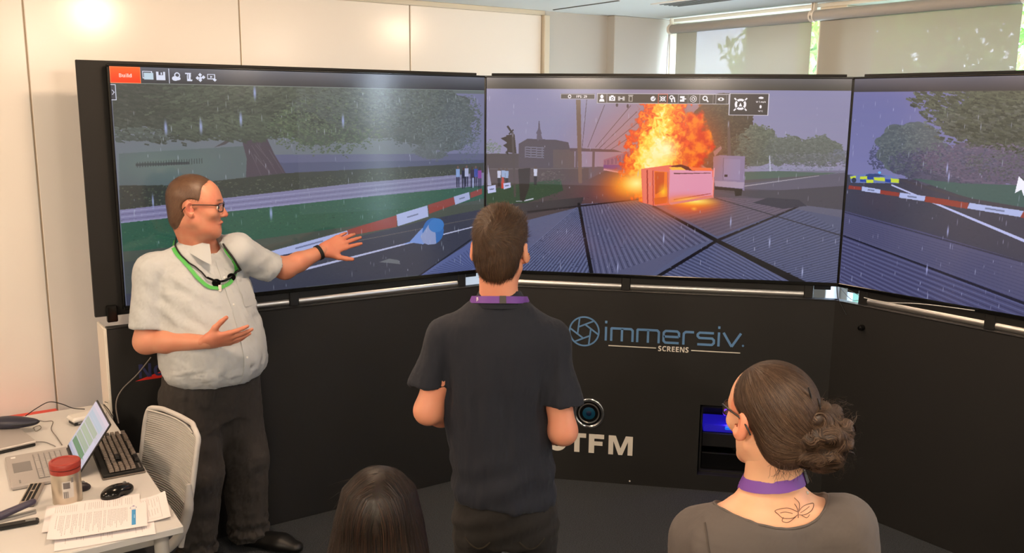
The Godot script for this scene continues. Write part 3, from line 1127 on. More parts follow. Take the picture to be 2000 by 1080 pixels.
	# hedge, path, grass, verge
	poly(im, [Vector2(5.1, 349.6), Vector2(162.0, 355.7), Vector2(519.9, 329.0), Vector2(1279.1, 314.4), Vector2(1279.3, 368.3), Vector2(772.5, 379.5), Vector2(1.6, 426.7)], Color(0.20, 0.22, 0.205))
	for k in 1500:
		var t := rng.randf()
		var p := Vector2(5.4, 389.7).lerp(Vector2(1245.7, 344.1), t) + Vector2(0, rng.randf_range(-34, 34) * (1.0 - 0.45 * t))
		im.fill_rect(Rect2i(int(p.x), int(p.y), rng.randi_range(2, 7), rng.randi_range(1, 4)), Color(0.17, 0.19, 0.17).lerp(Color(0.33, 0.37, 0.30), rng.randf()))
	poly(im, [Vector2(1.8, 423.6), Vector2(772.7, 370.6), Vector2(1279.3, 350.9), Vector2(1279.5, 399.2), Vector2(771.5, 422.2), Vector2(0.6, 464.0)], Color(0.50, 0.49, 0.64))
	for k in 5:
		line(im, Vector2(2.8, 429.9) + Vector2(0, k * 8.0), Vector2(1268.1, 356.3) + Vector2(0, k * 8.5), 2.2, Color(0.40, 0.39, 0.54) if k % 2 else Color(0.60, 0.60, 0.75))
	poly(im, [Vector2(0.6, 464.0), Vector2(771.5, 422.2), Vector2(1279.5, 399.2), Vector2(1279.8, 473.1), Vector2(769.1, 528.1), Vector2(-4.4, 564.1)], Color(0.16, 0.33, 0.26))
	for k in 1200:
		var t := rng.randf()
		var p := Vector2(-1.0, 510.9).lerp(Vector2(1268.4, 433.6), t) + Vector2(0, rng.randf_range(-48, 48) * (1.0 - 0.3 * t))
		im.fill_rect(Rect2i(int(p.x), int(p.y), rng.randi_range(2, 6), rng.randi_range(1, 3)), Color(0.13, 0.27, 0.22).lerp(Color(0.24, 0.42, 0.30), rng.randf()))
	poly(im, [Vector2(-5.1, 551.5), Vector2(408.8, 543.7), Vector2(769.3, 519.1), Vector2(1050.8, 480.3), Vector2(1279.7, 449.7), Vector2(1279.9, 496.6), Vector2(1050.4, 536.9), Vector2(768.0, 573.4), Vector2(440.5, 600.9), Vector2(-8.5, 627.2)], Color(0.27, 0.30, 0.27))
	poly(im, [Vector2(-6.5, 595.6), Vector2(457.9, 595.5), Vector2(768.4, 558.9), Vector2(1050.6, 514.2), Vector2(1279.9, 488.7), Vector2(1280.9, 718.4), Vector2(-5.7, 720.4)], Color(0.21, 0.22, 0.29))
	poly(im, [Vector2(-5.6, 583.0), Vector2(243.0, 584.6), Vector2(457.8, 597.2), Vector2(580.5, 621.4), Vector2(237.9, 684.3), Vector2(-9.2, 683.1)], Color(0.24, 0.27, 0.27))
	speckles(im, Rect2(0, 440, TW, 270), 0.035, 2200)
	# barrier
	band(im, "L", [[Vector2(727.1, 532.6), Vector2(917.0, 491.5), Vector2(916.4, 534.0), Vector2(730.3, 554.4)], [Vector2(1041.7, 461.0), Vector2(1150.7, 437.0), Vector2(1155.6, 464.9), Vector2(1046.1, 495.1)], [Vector2(1219.2, 423.7), Vector2(1270.5, 410.5), Vector2(1270.6, 431.8), Vector2(1221.5, 445.0)]],
		[[Vector2(453.1, 586.5), Vector2(727.1, 534.4), Vector2(730.4, 550.8), Vector2(581.4, 591.4), Vector2(452.3, 607.1)], [Vector2(915.1, 489.5), Vector2(1039.4, 462.8), Vector2(1043.7, 504.4), Vector2(919.9, 532.4)], [Vector2(1149.2, 435.9), Vector2(1214.8, 421.6), Vector2(1219.3, 448.8), Vector2(1155.6, 466.8)]])
	# road lines
	line(im, Vector2(561.2, 658.6), Vector2(1250.8, 551.6), 8, Color(0.72, 0.74, 0.88), 4)
	line(im, Vector2(768.0, 573.4), Vector2(1268.7, 519.4), 3, Color(0.38, 0.36, 0.36), 2)
	# blue ball-shaped tent and its fabric tail
	poly(im, [Vector2(935.7, 598.7), Vector2(966.5, 591.6), Vector2(1004.1, 556.6), Vector2(1039.9, 528.7), Vector2(1046.2, 536.7), Vector2(1054.2, 594.3), Vector2(1020.4, 605.1), Vector2(976.8, 596.1)], Color(0.46, 0.58, 0.85))
	oval(im, Vector2(1062.9, 558.7), 44, 49, Color(0.18, 0.40, 0.70))
	poly(im, [Vector2(1010.2, 575.9), Vector2(1046.2, 531.0), Vector2(1071.4, 553.5), Vector2(1075.3, 607.3), Vector2(1041.4, 608.6), Vector2(1020.4, 599.4)], Color(0.55, 0.60, 0.78))
	oval(im, Vector2(1075.8, 538.6), 32, 26, Color(0.22, 0.46, 0.76))
	poly(im, [Vector2(844.4, 656.6), Vector2(884.4, 647.0), Vector2(920.7, 655.7), Vector2(928.6, 671.5), Vector2(894.2, 664.7)], Color(0.40, 0.42, 0.45))
	# ridged plates in the corner
	poly(im, [Vector2(996.1, 723.3), Vector2(1190.5, 627.7), Vector2(1280.3, 575.2), Vector2(1281.0, 730.5)], Color(0.33, 0.38, 0.58))
	for k in 22:
		var t := k / 21.0
		line(im, Vector2(1010.8, 724.7).lerp(Vector2(1280.4, 610.8), t), Vector2(1113.4, 734.5).lerp(Vector2(1280.7, 680.4), t) + Vector2(60 * (1 - t), 10), 3, Color(0.25, 0.29, 0.46))
	line(im, Vector2(996.1, 725.2), Vector2(1280.2, 571.3), 5, Color(0.10, 0.11, 0.17))
	wash(im, Rect2(0, 50, TW, 670), Color(0.46, 0.48, 0.50, 0.16), Color(0.40, 0.41, 0.46, 0.08))
	wash(im, Rect2(560, 50, 720, 420), Color(0.50, 0.52, 0.55, 0.12), Color(0.50, 0.52, 0.58, 0.10))
	# group of people on the verge
	var tops := [Color(0.50, 0.60, 0.80), Color(0.16, 0.17, 0.24), Color(0.66, 0.68, 0.82), Color(0.22, 0.20, 0.26), Color(0.24, 0.30, 0.60), Color(0.52, 0.28, 0.58)]
	var xs := [894.0, 905.0, 911.0, 922.0, 929.0, 937.0]
	for k in 6:
		var p := tex_left_person(k, xs[k])
		oval(im, p, 4, 5.5, Color(0.30, 0.22, 0.22) if k % 2 else Color(0.42, 0.33, 0.32))
		poly(im, [p + Vector2(-8, 6), p + Vector2(8, 6), p + Vector2(8, 36), p + Vector2(-8, 36)], tops[k])
		poly(im, [p + Vector2(-7, 36), p + Vector2(-1, 36), p + Vector2(-2, 74), p + Vector2(-6, 74)], Color(0.17, 0.18, 0.25))
		poly(im, [p + Vector2(1, 36), p + Vector2(7, 36), p + Vector2(6, 74), p + Vector2(2, 74)], Color(0.20, 0.21, 0.30) if k != 3 else Color(0.55, 0.60, 0.75))
	soften(im, 0.62)
	rain(im, 230, Color(0.70, 0.74, 0.80))
	for d in [Vector2(425.0, 45.3), Vector2(722.4, 134.3), Vector2(462.5, 434.9), Vector2(147.9, 155.2), Vector2(252.7, 152.0), Vector2(377.3, 129.3), Vector2(97.8, 378.3)]:
		drop(im, d, 13 if d.y < 200 or d.x > 400 else 8, 50, Color(0.60, 0.65, 0.84))
	# tool bar
	wash(im, Rect2(0, 0, TW, 48), Color(0.36, 0.37, 0.42, 1), Color(0.20, 0.20, 0.23, 1))
	rect(im, Rect2(0, 47, TW, 2), Color(0.50, 0.54, 0.53))
	var o0 := Vector2(-0.2, 1.3)
	var o1 := Vector2(84.5, 43.5)
	wash(im, Rect2(0, 0, o1.x, 48), Color(1.0, 0.40, 0.13, 1), Color(1.0, 0.19, 0.0, 1))
	frame(im, Rect2(0, 0, o1.x, 48), 2, Color(1.0, 0.50, 0.30))
	words(im, "Build", Vector2(o1.x / 2, 26), 15, Color(1.0, 0.85, 0.82))
	var ic := Color(0.86, 0.88, 0.96)
	var p1 := Vector2(Vector2(105.9, 21.9).x, 24)
	frame(im, Rect2(p1 + Vector2(-16, -13), Vector2(28, 22)), 2.5, ic)
	rect(im, Rect2(p1 + Vector2(-11, -8), Vector2(27, 20)), Color(0.76, 0.84, 0.90))
	var p2 := Vector2(Vector2(142.3, 22.4).x, 24)
	rect(im, Rect2(p2 + Vector2(-13, -12), Vector2(26, 25)), ic)
	rect(im, Rect2(p2 + Vector2(-6, -12), Vector2(13, 10)), Color(0.27, 0.27, 0.32))
	rect(im, Rect2(p2 + Vector2(0, -10), Vector2(4, 7)), ic)
	rect(im, Rect2(Vector2(165.7, 26.4).x, 2, 2.5, 44), ic)
	var p3 := Vector2(Vector2(186.6, 24.3).x, 26)
	hoop(im, p3 + Vector2(3, -5), 7, 3.5, ic)
	oval(im, p3 + Vector2(-3, 5), 10, 7, ic)
	oval(im, p3 + Vector2(6, 5), 7, 5, ic)
	var p4 := Vector2(Vector2(222.7, 24.9).x, 25)
	poly(im, [p4 + Vector2(-10, -12), p4 + Vector2(8, -12), p4 + Vector2(6, 8), p4 + Vector2(12, 8), p4 + Vector2(10, 13), p4 + Vector2(-5, 13), p4 + Vector2(-4, -8), p4 + Vector2(-10, -8)], ic)
	line(im, p4 + Vector2(0, -8), p4 + Vector2(-1, 6), 2, Color(0.3, 0.3, 0.35))
	var p5 := Vector2(Vector2(257.8, 24.0).x, 26)
	for q: Vector2 in [Vector2(0, -8), Vector2(-8, 2), Vector2(10, -1), Vector2(0, 8), Vector2(1, 2)]:
		poly(im, [p5 + q + Vector2(0, -6), p5 + q + Vector2(6, 0), p5 + q + Vector2(0, 6), p5 + q + Vector2(-6, 0)], ic)
	var p6 := Vector2(Vector2(291.8, 23.1).x, 24)
	frame(im, Rect2(p6 + Vector2(-13, -9), Vector2(24, 16)), 2.5, ic)
	poly(im, [p6 + Vector2(-4, -4), p6 + Vector2(4, -1), p6 + Vector2(-4, 3)], ic)
	poly(im, [p6 + Vector2(8, 3), p6 + Vector2(16, 8), p6 + Vector2(10, 14), p6 + Vector2(4, 9)], ic)
	# fold-out tab at the edge
	rect(im, Rect2(0, 52, 12, 46), Color(0.24, 0.24, 0.28))
	frame(im, Rect2(-3, 52, 17, 46), 2, ic)
	line(im, Vector2(3, 68), Vector2(9, 75), 2, ic)
	line(im, Vector2(9, 75), Vector2(3, 82), 2, ic)
	rect(im, Rect2(0, 98, 2.5, 620), Color(0.42, 0.44, 0.52))
	return im


func tex_left_person(k: int, px: float) -> Vector2:
	var a := Vector2(1158.1, 328.3)
	var b := Vector2(1268.0, 327.5)
	return a.lerp(b, (px - 890.0) / 50.0) + Vector2(0, [0, 6, -1, 5, 2, 8][k])


func flame(im: Image) -> void:
	# tongues of fire: a warped noise field inside a plume that leans right as it rises
	var a := Vector2(432.6, 86.8)
	var b := Vector2(847.7, 449.3)
	var n := FastNoiseLite.new()
	n.seed = 21
	n.frequency = 0.021
	n.fractal_octaves = 4
	var wv := FastNoiseLite.new()
	wv.seed = 5
	wv.frequency = 0.03
	wv.fractal_octaves = 2
	var base := Vector2(616.0, 352.4)
	var top := Vector2(650.5, 66.8)
	for y in range(int(a.y), int(b.y)):
		for x in range(int(a.x), int(b.x)):
			var q := Vector2(x, y)
			var wx := q.x + 22.0 * wv.get_noise_2d(q.x, q.y)
			var wy := q.y + 22.0 * wv.get_noise_2d(q.x + 300, q.y)
			var t := (base.y - wy) / (base.y - top.y)
			var cx := base.x - 12.0 + 50.0 * t
			var half := lerpf(118.0, 98.0, clampf(t, 0, 1)) + 20.0 * n.get_noise_2d(q.x * 0.3, q.y * 0.8)
			var d := absf(wx - cx) / half
			if t < 0:
				d += -t * 2.2
			var m := 1.12 - d - 0.22 * maxf(t, 0)
			if m <= -0.15:
				continue
			var detail := n.get_noise_2d(wx * 1.6, wy * 1.3 + 120)
			var ridge := 1.0 - absf(n.get_noise_2d(wx * 1.1 + 50, wy * 0.9)) * 2.6
			var f := m * 1.05 + 0.55 * detail * (0.4 + 0.6 * clampf(t, 0, 1)) + 0.22 * ridge - 0.10
			# core
			f += 0.55 * exp(-Vector2((wx - base.x - 10) / 66.0, (wy - base.y + 52) / 70.0).length_squared())
			if f <= 0.05:
				continue
			var c: Color
			if f < 0.3:
				c = Color(0.80, 0.22, 0.08).lerp(Color(0.95, 0.30, 0.08), f / 0.3)
			elif f < 0.6:
				c = Color(0.95, 0.30, 0.08).lerp(Color(1.0, 0.58, 0.13), (f - 0.3) / 0.3)
			elif f < 0.95:
				c = Color(1.0, 0.58, 0.13).lerp(Color(1.0, 0.88, 0.32), (f - 0.6) / 0.35)
			else:
				c = Color(1.0, 0.88, 0.32).lerp(Color(1.0, 1.0, 0.88), clampf((f - 0.95) / 0.55, 0, 1))
			var al := clampf((f - 0.05) / 0.22, 0, 1)
			im.set_pixel(x, y, im.get_pixel(x, y).lerp(c, al))


func plume(im: Image) -> void:
	# the rolling orange smoke at the right of the fire
	var n := FastNoiseLite.new()
	n.seed = 8
	n.frequency = 0.016
	n.fractal_octaves = 4
	var c := Vector2(746.9, 220.3)
	for y in range(int(c.y) - 135, int(c.y) + 135):
		for x in range(int(c.x) - 105, int(c.x) + 90):
			var q := Vector2(x, y)
			var f := n.get_noise_2d(q.x, q.y)
			var m := 1.0 - pow((q.x - c.x) / 78.0, 2) - pow((q.y - c.y) / 118.0, 2) + 0.9 * f
			if m > 0.0:
				var k := clampf(0.5 + 1.3 * n.get_noise_2d(q.x * 1.4 + 90, q.y * 1.4), 0, 1)
				im.set_pixel(x, y, im.get_pixel(x, y).lerp(Color(0.86, 0.20, 0.01).lerp(Color(1.0, 0.50, 0.05), k), clampf(m * 2.2, 0, 1)))


func paint_middle() -> Image:
	var im := Image.create_empty(TW, TH, false, Image.FORMAT_RGBA8)
	wash(im, Rect2(0, 0, TW, 420), Color(0.50, 0.50, 0.66, 1), Color(0.56, 0.54, 0.66, 1))
	soft(im, Vector2(548.8, 269.8), 330, 260, Color(0.66, 0.50, 0.60, 0.75))
	# ground
	poly(im, [Vector2(0.4, 337.3), Vector2(476.3, 317.9), Vector2(841.8, 328.8), Vector2(1295.7, 315.4), Vector2(1326.3, 732.2), Vector2(-7.6, 791.0)], Color(0.30, 0.29, 0.35))
	poly(im, [Vector2(0.7, 399.1), Vector2(384.2, 367.1), Vector2(476.3, 317.9), Vector2(533.1, 354.2), Vector2(554.8, 448.0), Vector2(367.6, 462.7), Vector2(158.0, 546.4), Vector2(-2.4, 590.9)], Color(0.26, 0.22, 0.25))
	soft(im, Vector2(442.0, 422.6), 220, 90, Color(0.46, 0.27, 0.30, 0.7))
	# building with tower, wall, bridge
	leaves(im, Vector2(19.5, 264.2), 34, 36, 160, Color(0.36, 0.44, 0.38), Color(0.45, 0.52, 0.42), 6)
	poly(im, [Vector2(0.2, 279.8), Vector2(135.5, 277.3), Vector2(136.5, 363.2), Vector2(0.6, 366.2)], Color(0.25, 0.22, 0.24))
	poly(im, [Vector2(121.6, 241.6), Vector2(153.9, 222.1), Vector2(258.5, 224.3), Vector2(305.8, 232.9), Vector2(311.9, 255.3), Vector2(325.2, 258.9), Vector2(330.5, 330.4), Vector2(122.6, 334.8)], Color(0.27, 0.24, 0.29))
	poly(im, [Vector2(188.3, 225.4), Vector2(189.9, 204.7), Vector2(186.1, 201.0), Vector2(193.4, 185.8), Vector2(194.9, 155.9), Vector2(198.7, 155.8), Vector2(201.0, 183.9), Vector2(206.9, 200.7), Vector2(205.1, 206.3), Vector2(211.1, 225.0)], Color(0.33, 0.30, 0.38))
	poly(im, [Vector2(249.7, 260.2), Vector2(329.0, 258.8), Vector2(330.4, 326.6), Vector2(250.9, 328.3)], Color(0.33, 0.28, 0.29))
	for k in 5:
		line(im, Vector2(144.8, 252.5) + Vector2(0, k * 9), Vector2(217.3, 255.1) + Vector2(0, k * 9), 3, Color(0.46, 0.46, 0.56))
	for k in 4:
		line(im, Vector2(146.6, 250.6) + Vector2(k * 21, 0), Vector2(147.2, 292.3) + Vector2(k * 21, 0), 4, Color(0.40, 0.39, 0.47))
	poly(im, [Vector2(311.9, 253.5), Vector2(474.5, 256.3), Vector2(502.5, 265.1), Vector2(312.1, 264.7)], Color(0.30, 0.24, 0.28))
	for x in [1124.0, 1157.0]:
		var p := Vector2(332.8, 262.5).lerp(Vector2(394.7, 263.3), (x - 1124.0) / 33.0)
		poly(im, [p, p + Vector2(9, 0), p + Vector2(9, 74), p + Vector2(0, 74)], Color(0.33, 0.28, 0.31))
	poly(im, [Vector2(0.4, 333.5), Vector2(383.1, 325.5), Vector2(384.2, 367.1), Vector2(0.7, 404.9)], Color(0.27, 0.23, 0.25))
	line(im, Vector2(10.2, 337.1), Vector2(364.4, 327.8), 3, Color(0.36, 0.33, 0.35))
	poly(im, [Vector2(0.8, 418.5), Vector2(136.7, 388.1), Vector2(280.2, 369.4), Vector2(290.5, 411.2), Vector2(157.0, 460.9), Vector2(1.1, 476.9)], Color(0.11, 0.24, 0.17))
	for k in 300:
		var p := Vector2(10.6, 424.1) + Vector2(rng.randf() * 260, rng.randf_range(-40, 46))
		im.fill_rect(Rect2i(int(p.x), int(p.y), 4, 2), Color(0.10, 0.19, 0.14).lerp(Color(0.20, 0.30, 0.22), rng.randf()))
	poly(im, [Vector2(-2.9, 473.1), Vector2(157.0, 460.9), Vector2(366.9, 434.1), Vector2(358.1, 463.0), Vector2(1.3, 535.6)], Color(0.20, 0.19, 0.22))
	# hedge lumps, bystanders, signs
	leaves(im, Vector2(232.4, 361.0), 60, 24, 200, Color(0.18, 0.17, 0.17), Color(0.42, 0.38, 0.38), 5)
	for q in [Vector2(49.1, 338.2), Vector2(64.6, 336.0), Vector2(78.2, 337.6), Vector2(186.0, 327.7)]:
		oval(im, q, 4, 5, Color(0.30, 0.24, 0.22))
		poly(im, [q + Vector2(-7, 5), q + Vector2(7, 5), q + Vector2(6, 32), q + Vector2(-6, 32)], Color(0.80, 0.82, 0.92) if q.x > 160 or q.x < 60 else Color(0.58, 0.68, 0.84))
		poly(im, [q + Vector2(-6, 32), q + Vector2(6, 32), q + Vector2(5, 64), q + Vector2(-5, 64)], Color(0.09, 0.09, 0.12))
	poly(im, [Vector2(59.1, 366.8), Vector2(66.8, 366.7), Vector2(71.1, 409.0), Vector2(57.4, 409.3)], Color(0.75, 0.20, 0.16))
	poly(im, [Vector2(6.2, 321.8), Vector2(16.2, 375.5), Vector2(20.3, 398.6), Vector2(4.6, 399.0)], Color(0.62, 0.62, 0.74))
	poly(im, [Vector2(4.6, 402.9), Vector2(35.9, 396.3), Vector2(38.0, 423.4), Vector2(6.7, 430.0)], Color(0.72, 0.74, 0.90))
	poly(im, [Vector2(65.1, 389.8), Vector2(92.2, 385.3), Vector2(94.3, 404.5), Vector2(67.2, 412.9)], Color(0.72, 0.74, 0.90))
	line(im, Vector2(12.5, 414.3), Vector2(30.1, 411.9), 4, Color(0.35, 0.37, 0.5))
	line(im, Vector2(71.0, 399.3), Vector2(86.5, 397.0), 4, Color(0.35, 0.37, 0.5))
	# traffic light and post
	poly(im, [Vector2(75.2, 210.1), Vector2(105.9, 205.9), Vector2(114.3, 277.7), Vector2(79.6, 272.6)], Color(0.17, 0.14, 0.14))
	for k in 3:
		poly(im, [Vector2(54.1, 221.8) + Vector2(k * 9, k * 26), Vector2(77.2, 213.9) + Vector2(k * 3, k * 24), Vector2(77.4, 236.6) + Vector2(k * 3, k * 24)], Color(0.15, 0.13, 0.13))
	line(im, Vector2(78.8, 176.1), Vector2(100.1, 206.0), 7, Color(0.15, 0.13, 0.14))
	line(im, Vector2(101.9, 189.0), Vector2(84.8, 206.2), 5, Color(0.15, 0.13, 0.14))
	line(im, Vector2(98.2, 198.4), Vector2(110.2, 440.9), 8, Color(0.25, 0.22, 0.23))
	line(im, Vector2(148.0, 362.9), Vector2(141.4, 453.6), 10, Color(0.10, 0.10, 0.12))
	poly(im, [Vector2(120.7, 334.8), Vector2(166.8, 330.0), Vector2(163.9, 399.0), Vector2(145.3, 453.5), Vector2(129.8, 453.9)], Color(0.12, 0.11, 0.13))
	line(im, Vector2(145.3, 453.5), Vector2(179.9, 444.8), 5, Color(0.72, 0.72, 0.80))
	line(im, Vector2(114.3, 456.2), Vector2(137.5, 455.6), 3, Color(0.60, 0.60, 0.66))
	# pole and overhead wires
	poly(im, [Vector2(330.6, 78.5), Vector2(347.3, 78.3), Vector2(360.0, 382.8), Vector2(346.8, 383.1)], Color(0.40, 0.31, 0.27))
	for w in [[Vector2(369.6, 78.2), Vector2(357.0, 254.6)], [Vector2(434.7, 96.0), Vector2(377.5, 250.5)], [Vector2(528.3, 96.9), Vector2(405.5, 250.0)], [Vector2(551.0, 118.6), Vector2(418.7, 253.5)], [Vector2(563.1, 151.5), Vector2(437.4, 256.9)], [Vector2(564.3, 186.3), Vector2(456.1, 260.3)], [Vector2(723.3, 91.5), Vector2(670.9, 124.7)]]:
		line(im, w[0], w[1], 2.4, Color(0.26, 0.21, 0.27), 1.6)
	for q in [Vector2(478.9, 95.6), Vector2(517.4, 98.9)]:
		oval(im, q, 4, 7, Color(0.18, 0.16, 0.2))
	# long coach glowing in the fire light
	poly(im, [Vector2(436.6, 294.3), Vector2(526.4, 262.8), Vector2(529.0, 341.2), Vector2(437.6, 331.9)], Color(0.55, 0.36, 0.50))
	poly(im, [Vector2(440.4, 298.0), Vector2(526.7, 270.2), Vector2(527.8, 303.8), Vector2(440.8, 313.0)], Color(0.42, 0.30, 0.46))
	for k in 6:
		line(im, Vector2(445.9, 296.0) + Vector2(k * 14, -k * 4.4), Vector2(446.4, 312.9) + Vector2(k * 14, -k * 1.5), 3, Color(0.60, 0.42, 0.56))
	poly(im, [Vector2(437.1, 313.1), Vector2(528.0, 311.2), Vector2(528.8, 333.7), Vector2(437.4, 324.4)], Color(0.36, 0.20, 0.55))
	line(im, Vector2(437.5, 330.0), Vector2(529.1, 344.9), 5, Color(0.85, 0.66, 0.78))
	# trees on the right
	mass(im, Vector2(852.3, 182.4), 85, 120, 130, Color(0.21, 0.175, 0.14), 40)
	mass(im, Vector2(975.2, 234.9), 62, 60, 60, Color(0.30, 0.33, 0.28), 30)
	mass(im, Vector2(1075.8, 251.2), 72, 40, 50, Color(0.32, 0.35, 0.31), 28)
	mass(im, Vector2(1188.3, 251.0), 62, 38, 50, Color(0.33, 0.36, 0.33), 26)
	leaves(im, Vector2(844.3, 200.6), 95, 120, 2600, Color(0.17, 0.14, 0.11), Color(0.30, 0.27, 0.20), 8)
	leaves(im, Vector2(892.0, 263.6), 70, 60, 900, Color(0.20, 0.19, 0.15), Color(0.33, 0.32, 0.24), 7)
	poly(im, [Vector2(869.9, 146.0), Vector2(877.0, 145.9), Vector2(888.9, 272.8), Vector2(876.5, 273.0)], Color(0.30, 0.27, 0.27))
	leaves(im, Vector2(974.9, 229.4), 70, 70, 1300, Color(0.26, 0.29, 0.25), Color(0.42, 0.45, 0.38), 8)
	leaves(im, Vector2(1075.3, 242.2), 80, 45, 1000, Color(0.28, 0.31, 0.28), Color(0.40, 0.43, 0.40), 8)
	leaves(im, Vector2(1187.6, 240.3), 70, 45, 1000, Color(0.29, 0.32, 0.29), Color(0.41, 0.44, 0.41), 8)
	leaves(im, Vector2(1258.0, 267.7), 40, 26, 330, Color(0.34, 0.36, 0.41), Color(0.44, 0.46, 0.52), 6)
	leaves(im, Vector2(1173.0, 280.1), 160, 24, 900, Color(0.29, 0.31, 0.31), Color(0.43, 0.45, 0.46), 7)
	wash(im, Rect2(Vector2(929.1, 295.8), Vector2(380, 46)), Color(0.50, 0.50, 0.62, 0.0), Color(0.54, 0.54, 0.68, 0.85))
	leaves(im, Vector2(1123.0, 310.0), 180, 8, 260, Color(0.38, 0.40, 0.46), Color(0.62, 0.63, 0.75), 5)
	poly(im, [Vector2(1019.3, 268.5), Vector2(1022.8, 268.5), Vector2(1029.7, 326.6), Vector2(1024.4, 326.7)], Color(0.72, 0.74, 0.82))
	poly(im, [Vector2(930.9, 328.7), Vector2(1054.0, 322.4), Vector2(1193.3, 324.8), Vector2(1262.0, 323.4), Vector2(1159.7, 340.1), Vector2(932.8, 363.6)], Color(0.24, 0.34, 0.29))
	poly(im, [Vector2(932.7, 361.8), Vector2(1159.6, 338.3), Vector2(1262.2, 325.2), Vector2(1296.1, 320.8), Vector2(1304.6, 436.5), Vector2(935.3, 409.7)], Color(0.30, 0.29, 0.36))
	poly(im, [Vector2(932.5, 358.1), Vector2(1159.5, 336.5), Vector2(1193.8, 332.1), Vector2(1194.2, 337.5), Vector2(933.1, 369.1)], Color(0.27, 0.26, 0.28))
	line(im, Vector2(933.7, 380.2), Vector2(1194.1, 335.7), 4, Color(0.62, 0.60, 0.64), 2)
	wash(im, Rect2(0, 60, TW, 330), Color(0.55, 0.54, 0.64, 0.10), Color(0.58, 0.56, 0.66, 0.22))
	# road and ridged plates
	poly(im, [Vector2(845.1, 397.2), Vector2(1058.2, 391.8), Vector2(1299.5, 367.7), Vector2(1306.2, 458.4), Vector2(1025.2, 429.6)], Color(0.27, 0.26, 0.31))
	poly(im, [Vector2(367.7, 466.6), Vector2(572.9, 434.3), Vector2(720.6, 449.1), Vector2(837.3, 421.6), Vector2(1024.8, 422.2), Vector2(1114.2, 445.5), Vector2(1306.2, 458.4), Vector2(1326.3, 732.2), Vector2(-17.6, 791.4), Vector2(-8.3, 610.9), Vector2(157.8, 526.9)], Color(0.33, 0.35, 0.48))
	var vp := Vector2(980.2, 262.0)
	for k in 64:
		var p := Vector2(-98.1, 876.4).lerp(Vector2(508.8, 768.2), k / 63.0)
		var q := p.lerp(Vector2(348.7, 467.1).lerp(Vector2(573.1, 441.8), k / 63.0), 1.0)
		line(im, p, q, 5.5, Color(0.22, 0.24, 0.36) if k % 2 else Color(0.38, 0.41, 0.56), 2.0)
	for k in 70:
		var p := Vector2(413.4, 772.4).lerp(Vector2(996.8, 872.2), k / 69.0)
		var q := Vector2(352.5, 467.0).lerp(Vector2(735.6, 585.0), k / 69.0)
		if k < 30:
			line(im, q, p, 2.0, Color(0.22, 0.24, 0.35) if k % 2 else Color(0.38, 0.40, 0.54), 5.0)
	poly(im, [Vector2(358.0, 459.2), Vector2(610.1, 440.8), Vector2(844.7, 571.7), Vector2(746.4, 622.8), Vector2(620.4, 720.4), Vector2(583.8, 749.2), Vector2(409.0, 748.9)], Color(0.33, 0.34, 0.46))
	for k in 44:
		var t := k / 43.0
		var p := Vector2(360.1, 466.8).lerp(Vector2(595.3, 441.2), t)
		var q := Vector2(412.7, 742.8).lerp(Vector2(835.9, 577.7), t)
		line(im, p, q, 1.6, Color(0.24, 0.25, 0.36) if k % 2 else Color(0.40, 0.41, 0.54), 4.2)
	poly(im, [Vector2(625.0, 444.2), Vector2(720.6, 449.1), Vector2(837.3, 421.6), Vector2(1024.8, 422.2), Vector2(1131.7, 445.0), Vector2(853.4, 565.7)], Color(0.37, 0.33, 0.40))
	for k in 26:
		var t := k / 25.0
		line(im, Vector2(647.4, 451.1).lerp(Vector2(846.0, 562.2), t), Vector2(882.3, 422.3).lerp(Vector2(1125.0, 448.9), t), 1.6, Color(0.32, 0.28, 0.36) if k % 2 else Color(0.42, 0.38, 0.46))
	poly(im, [Vector2(863.2, 580.5), Vector2(1132.0, 448.7), Vector2(1307.3, 473.0), Vector2(1326.3, 732.2), Vector2(1150.7, 739.9)], Color(0.31, 0.33, 0.45))
	for k in 60:
		var t := k / 59.0
		line(im, Vector2(872.5, 584.0).lerp(Vector2(1159.8, 743.3), t), Vector2(1135.7, 452.3).lerp(Vector2(1492.5, 650.6), t), 2.4, Color(0.24, 0.26, 0.37) if k % 2 else Color(0.36, 0.38, 0.51))
	poly(im, [Vector2(639.1, 719.6), Vector2(850.6, 580.9), Vector2(1114.2, 726.3), Vector2(603.2, 764.1)], Color(0.31, 0.33, 0.47))
	for k in 40:
		var t := k / 39.0
		line(im, Vector2(850.7, 584.7).lerp(Vector2(621.4, 747.6), t), Vector2(1123.6, 733.5).lerp(Vector2(903.1, 828.2), t), 3.0, Color(0.22, 0.24, 0.36) if k % 2 else Color(0.38, 0.40, 0.55))
	poly(im, [Vector2(1025.2, 429.6), Vector2(1306.2, 458.4), Vector2(1308.3, 487.6), Vector2(1025.9, 440.6)], Color(0.36, 0.36, 0.45))
	# dark joints between plates
	line(im, Vector2(348.5, 455.6), Vector2(409.0, 748.9), 9, Color(0.06, 0.07, 0.10), 15)
	line(im, Vector2(620.0, 459.5), Vector2(854.2, 580.8), 6, Color(0.07, 0.07, 0.10), 14)
	line(im, Vector2(854.2, 580.8), Vector2(1167.9, 731.6), 14, Color(0.07, 0.07, 0.10), 26)
	line(im, Vector2(612.0, 748.0), Vector2(854.2, 580.8), 12, Color(0.07, 0.07, 0.11), 10)
	line(im, Vector2(854.2, 580.8), Vector2(1131.8, 446.9), 10, Color(0.10, 0.09, 0.13), 5)
	line(im, Vector2(157.4, 495.8), Vector2(572.9, 436.2), 7, Color(0.10, 0.09, 0.13), 4)
	line(im, Vector2(837.4, 423.5), Vector2(1313.3, 555.5), 2.5, Color(0.17, 0.17, 0.22), 4)
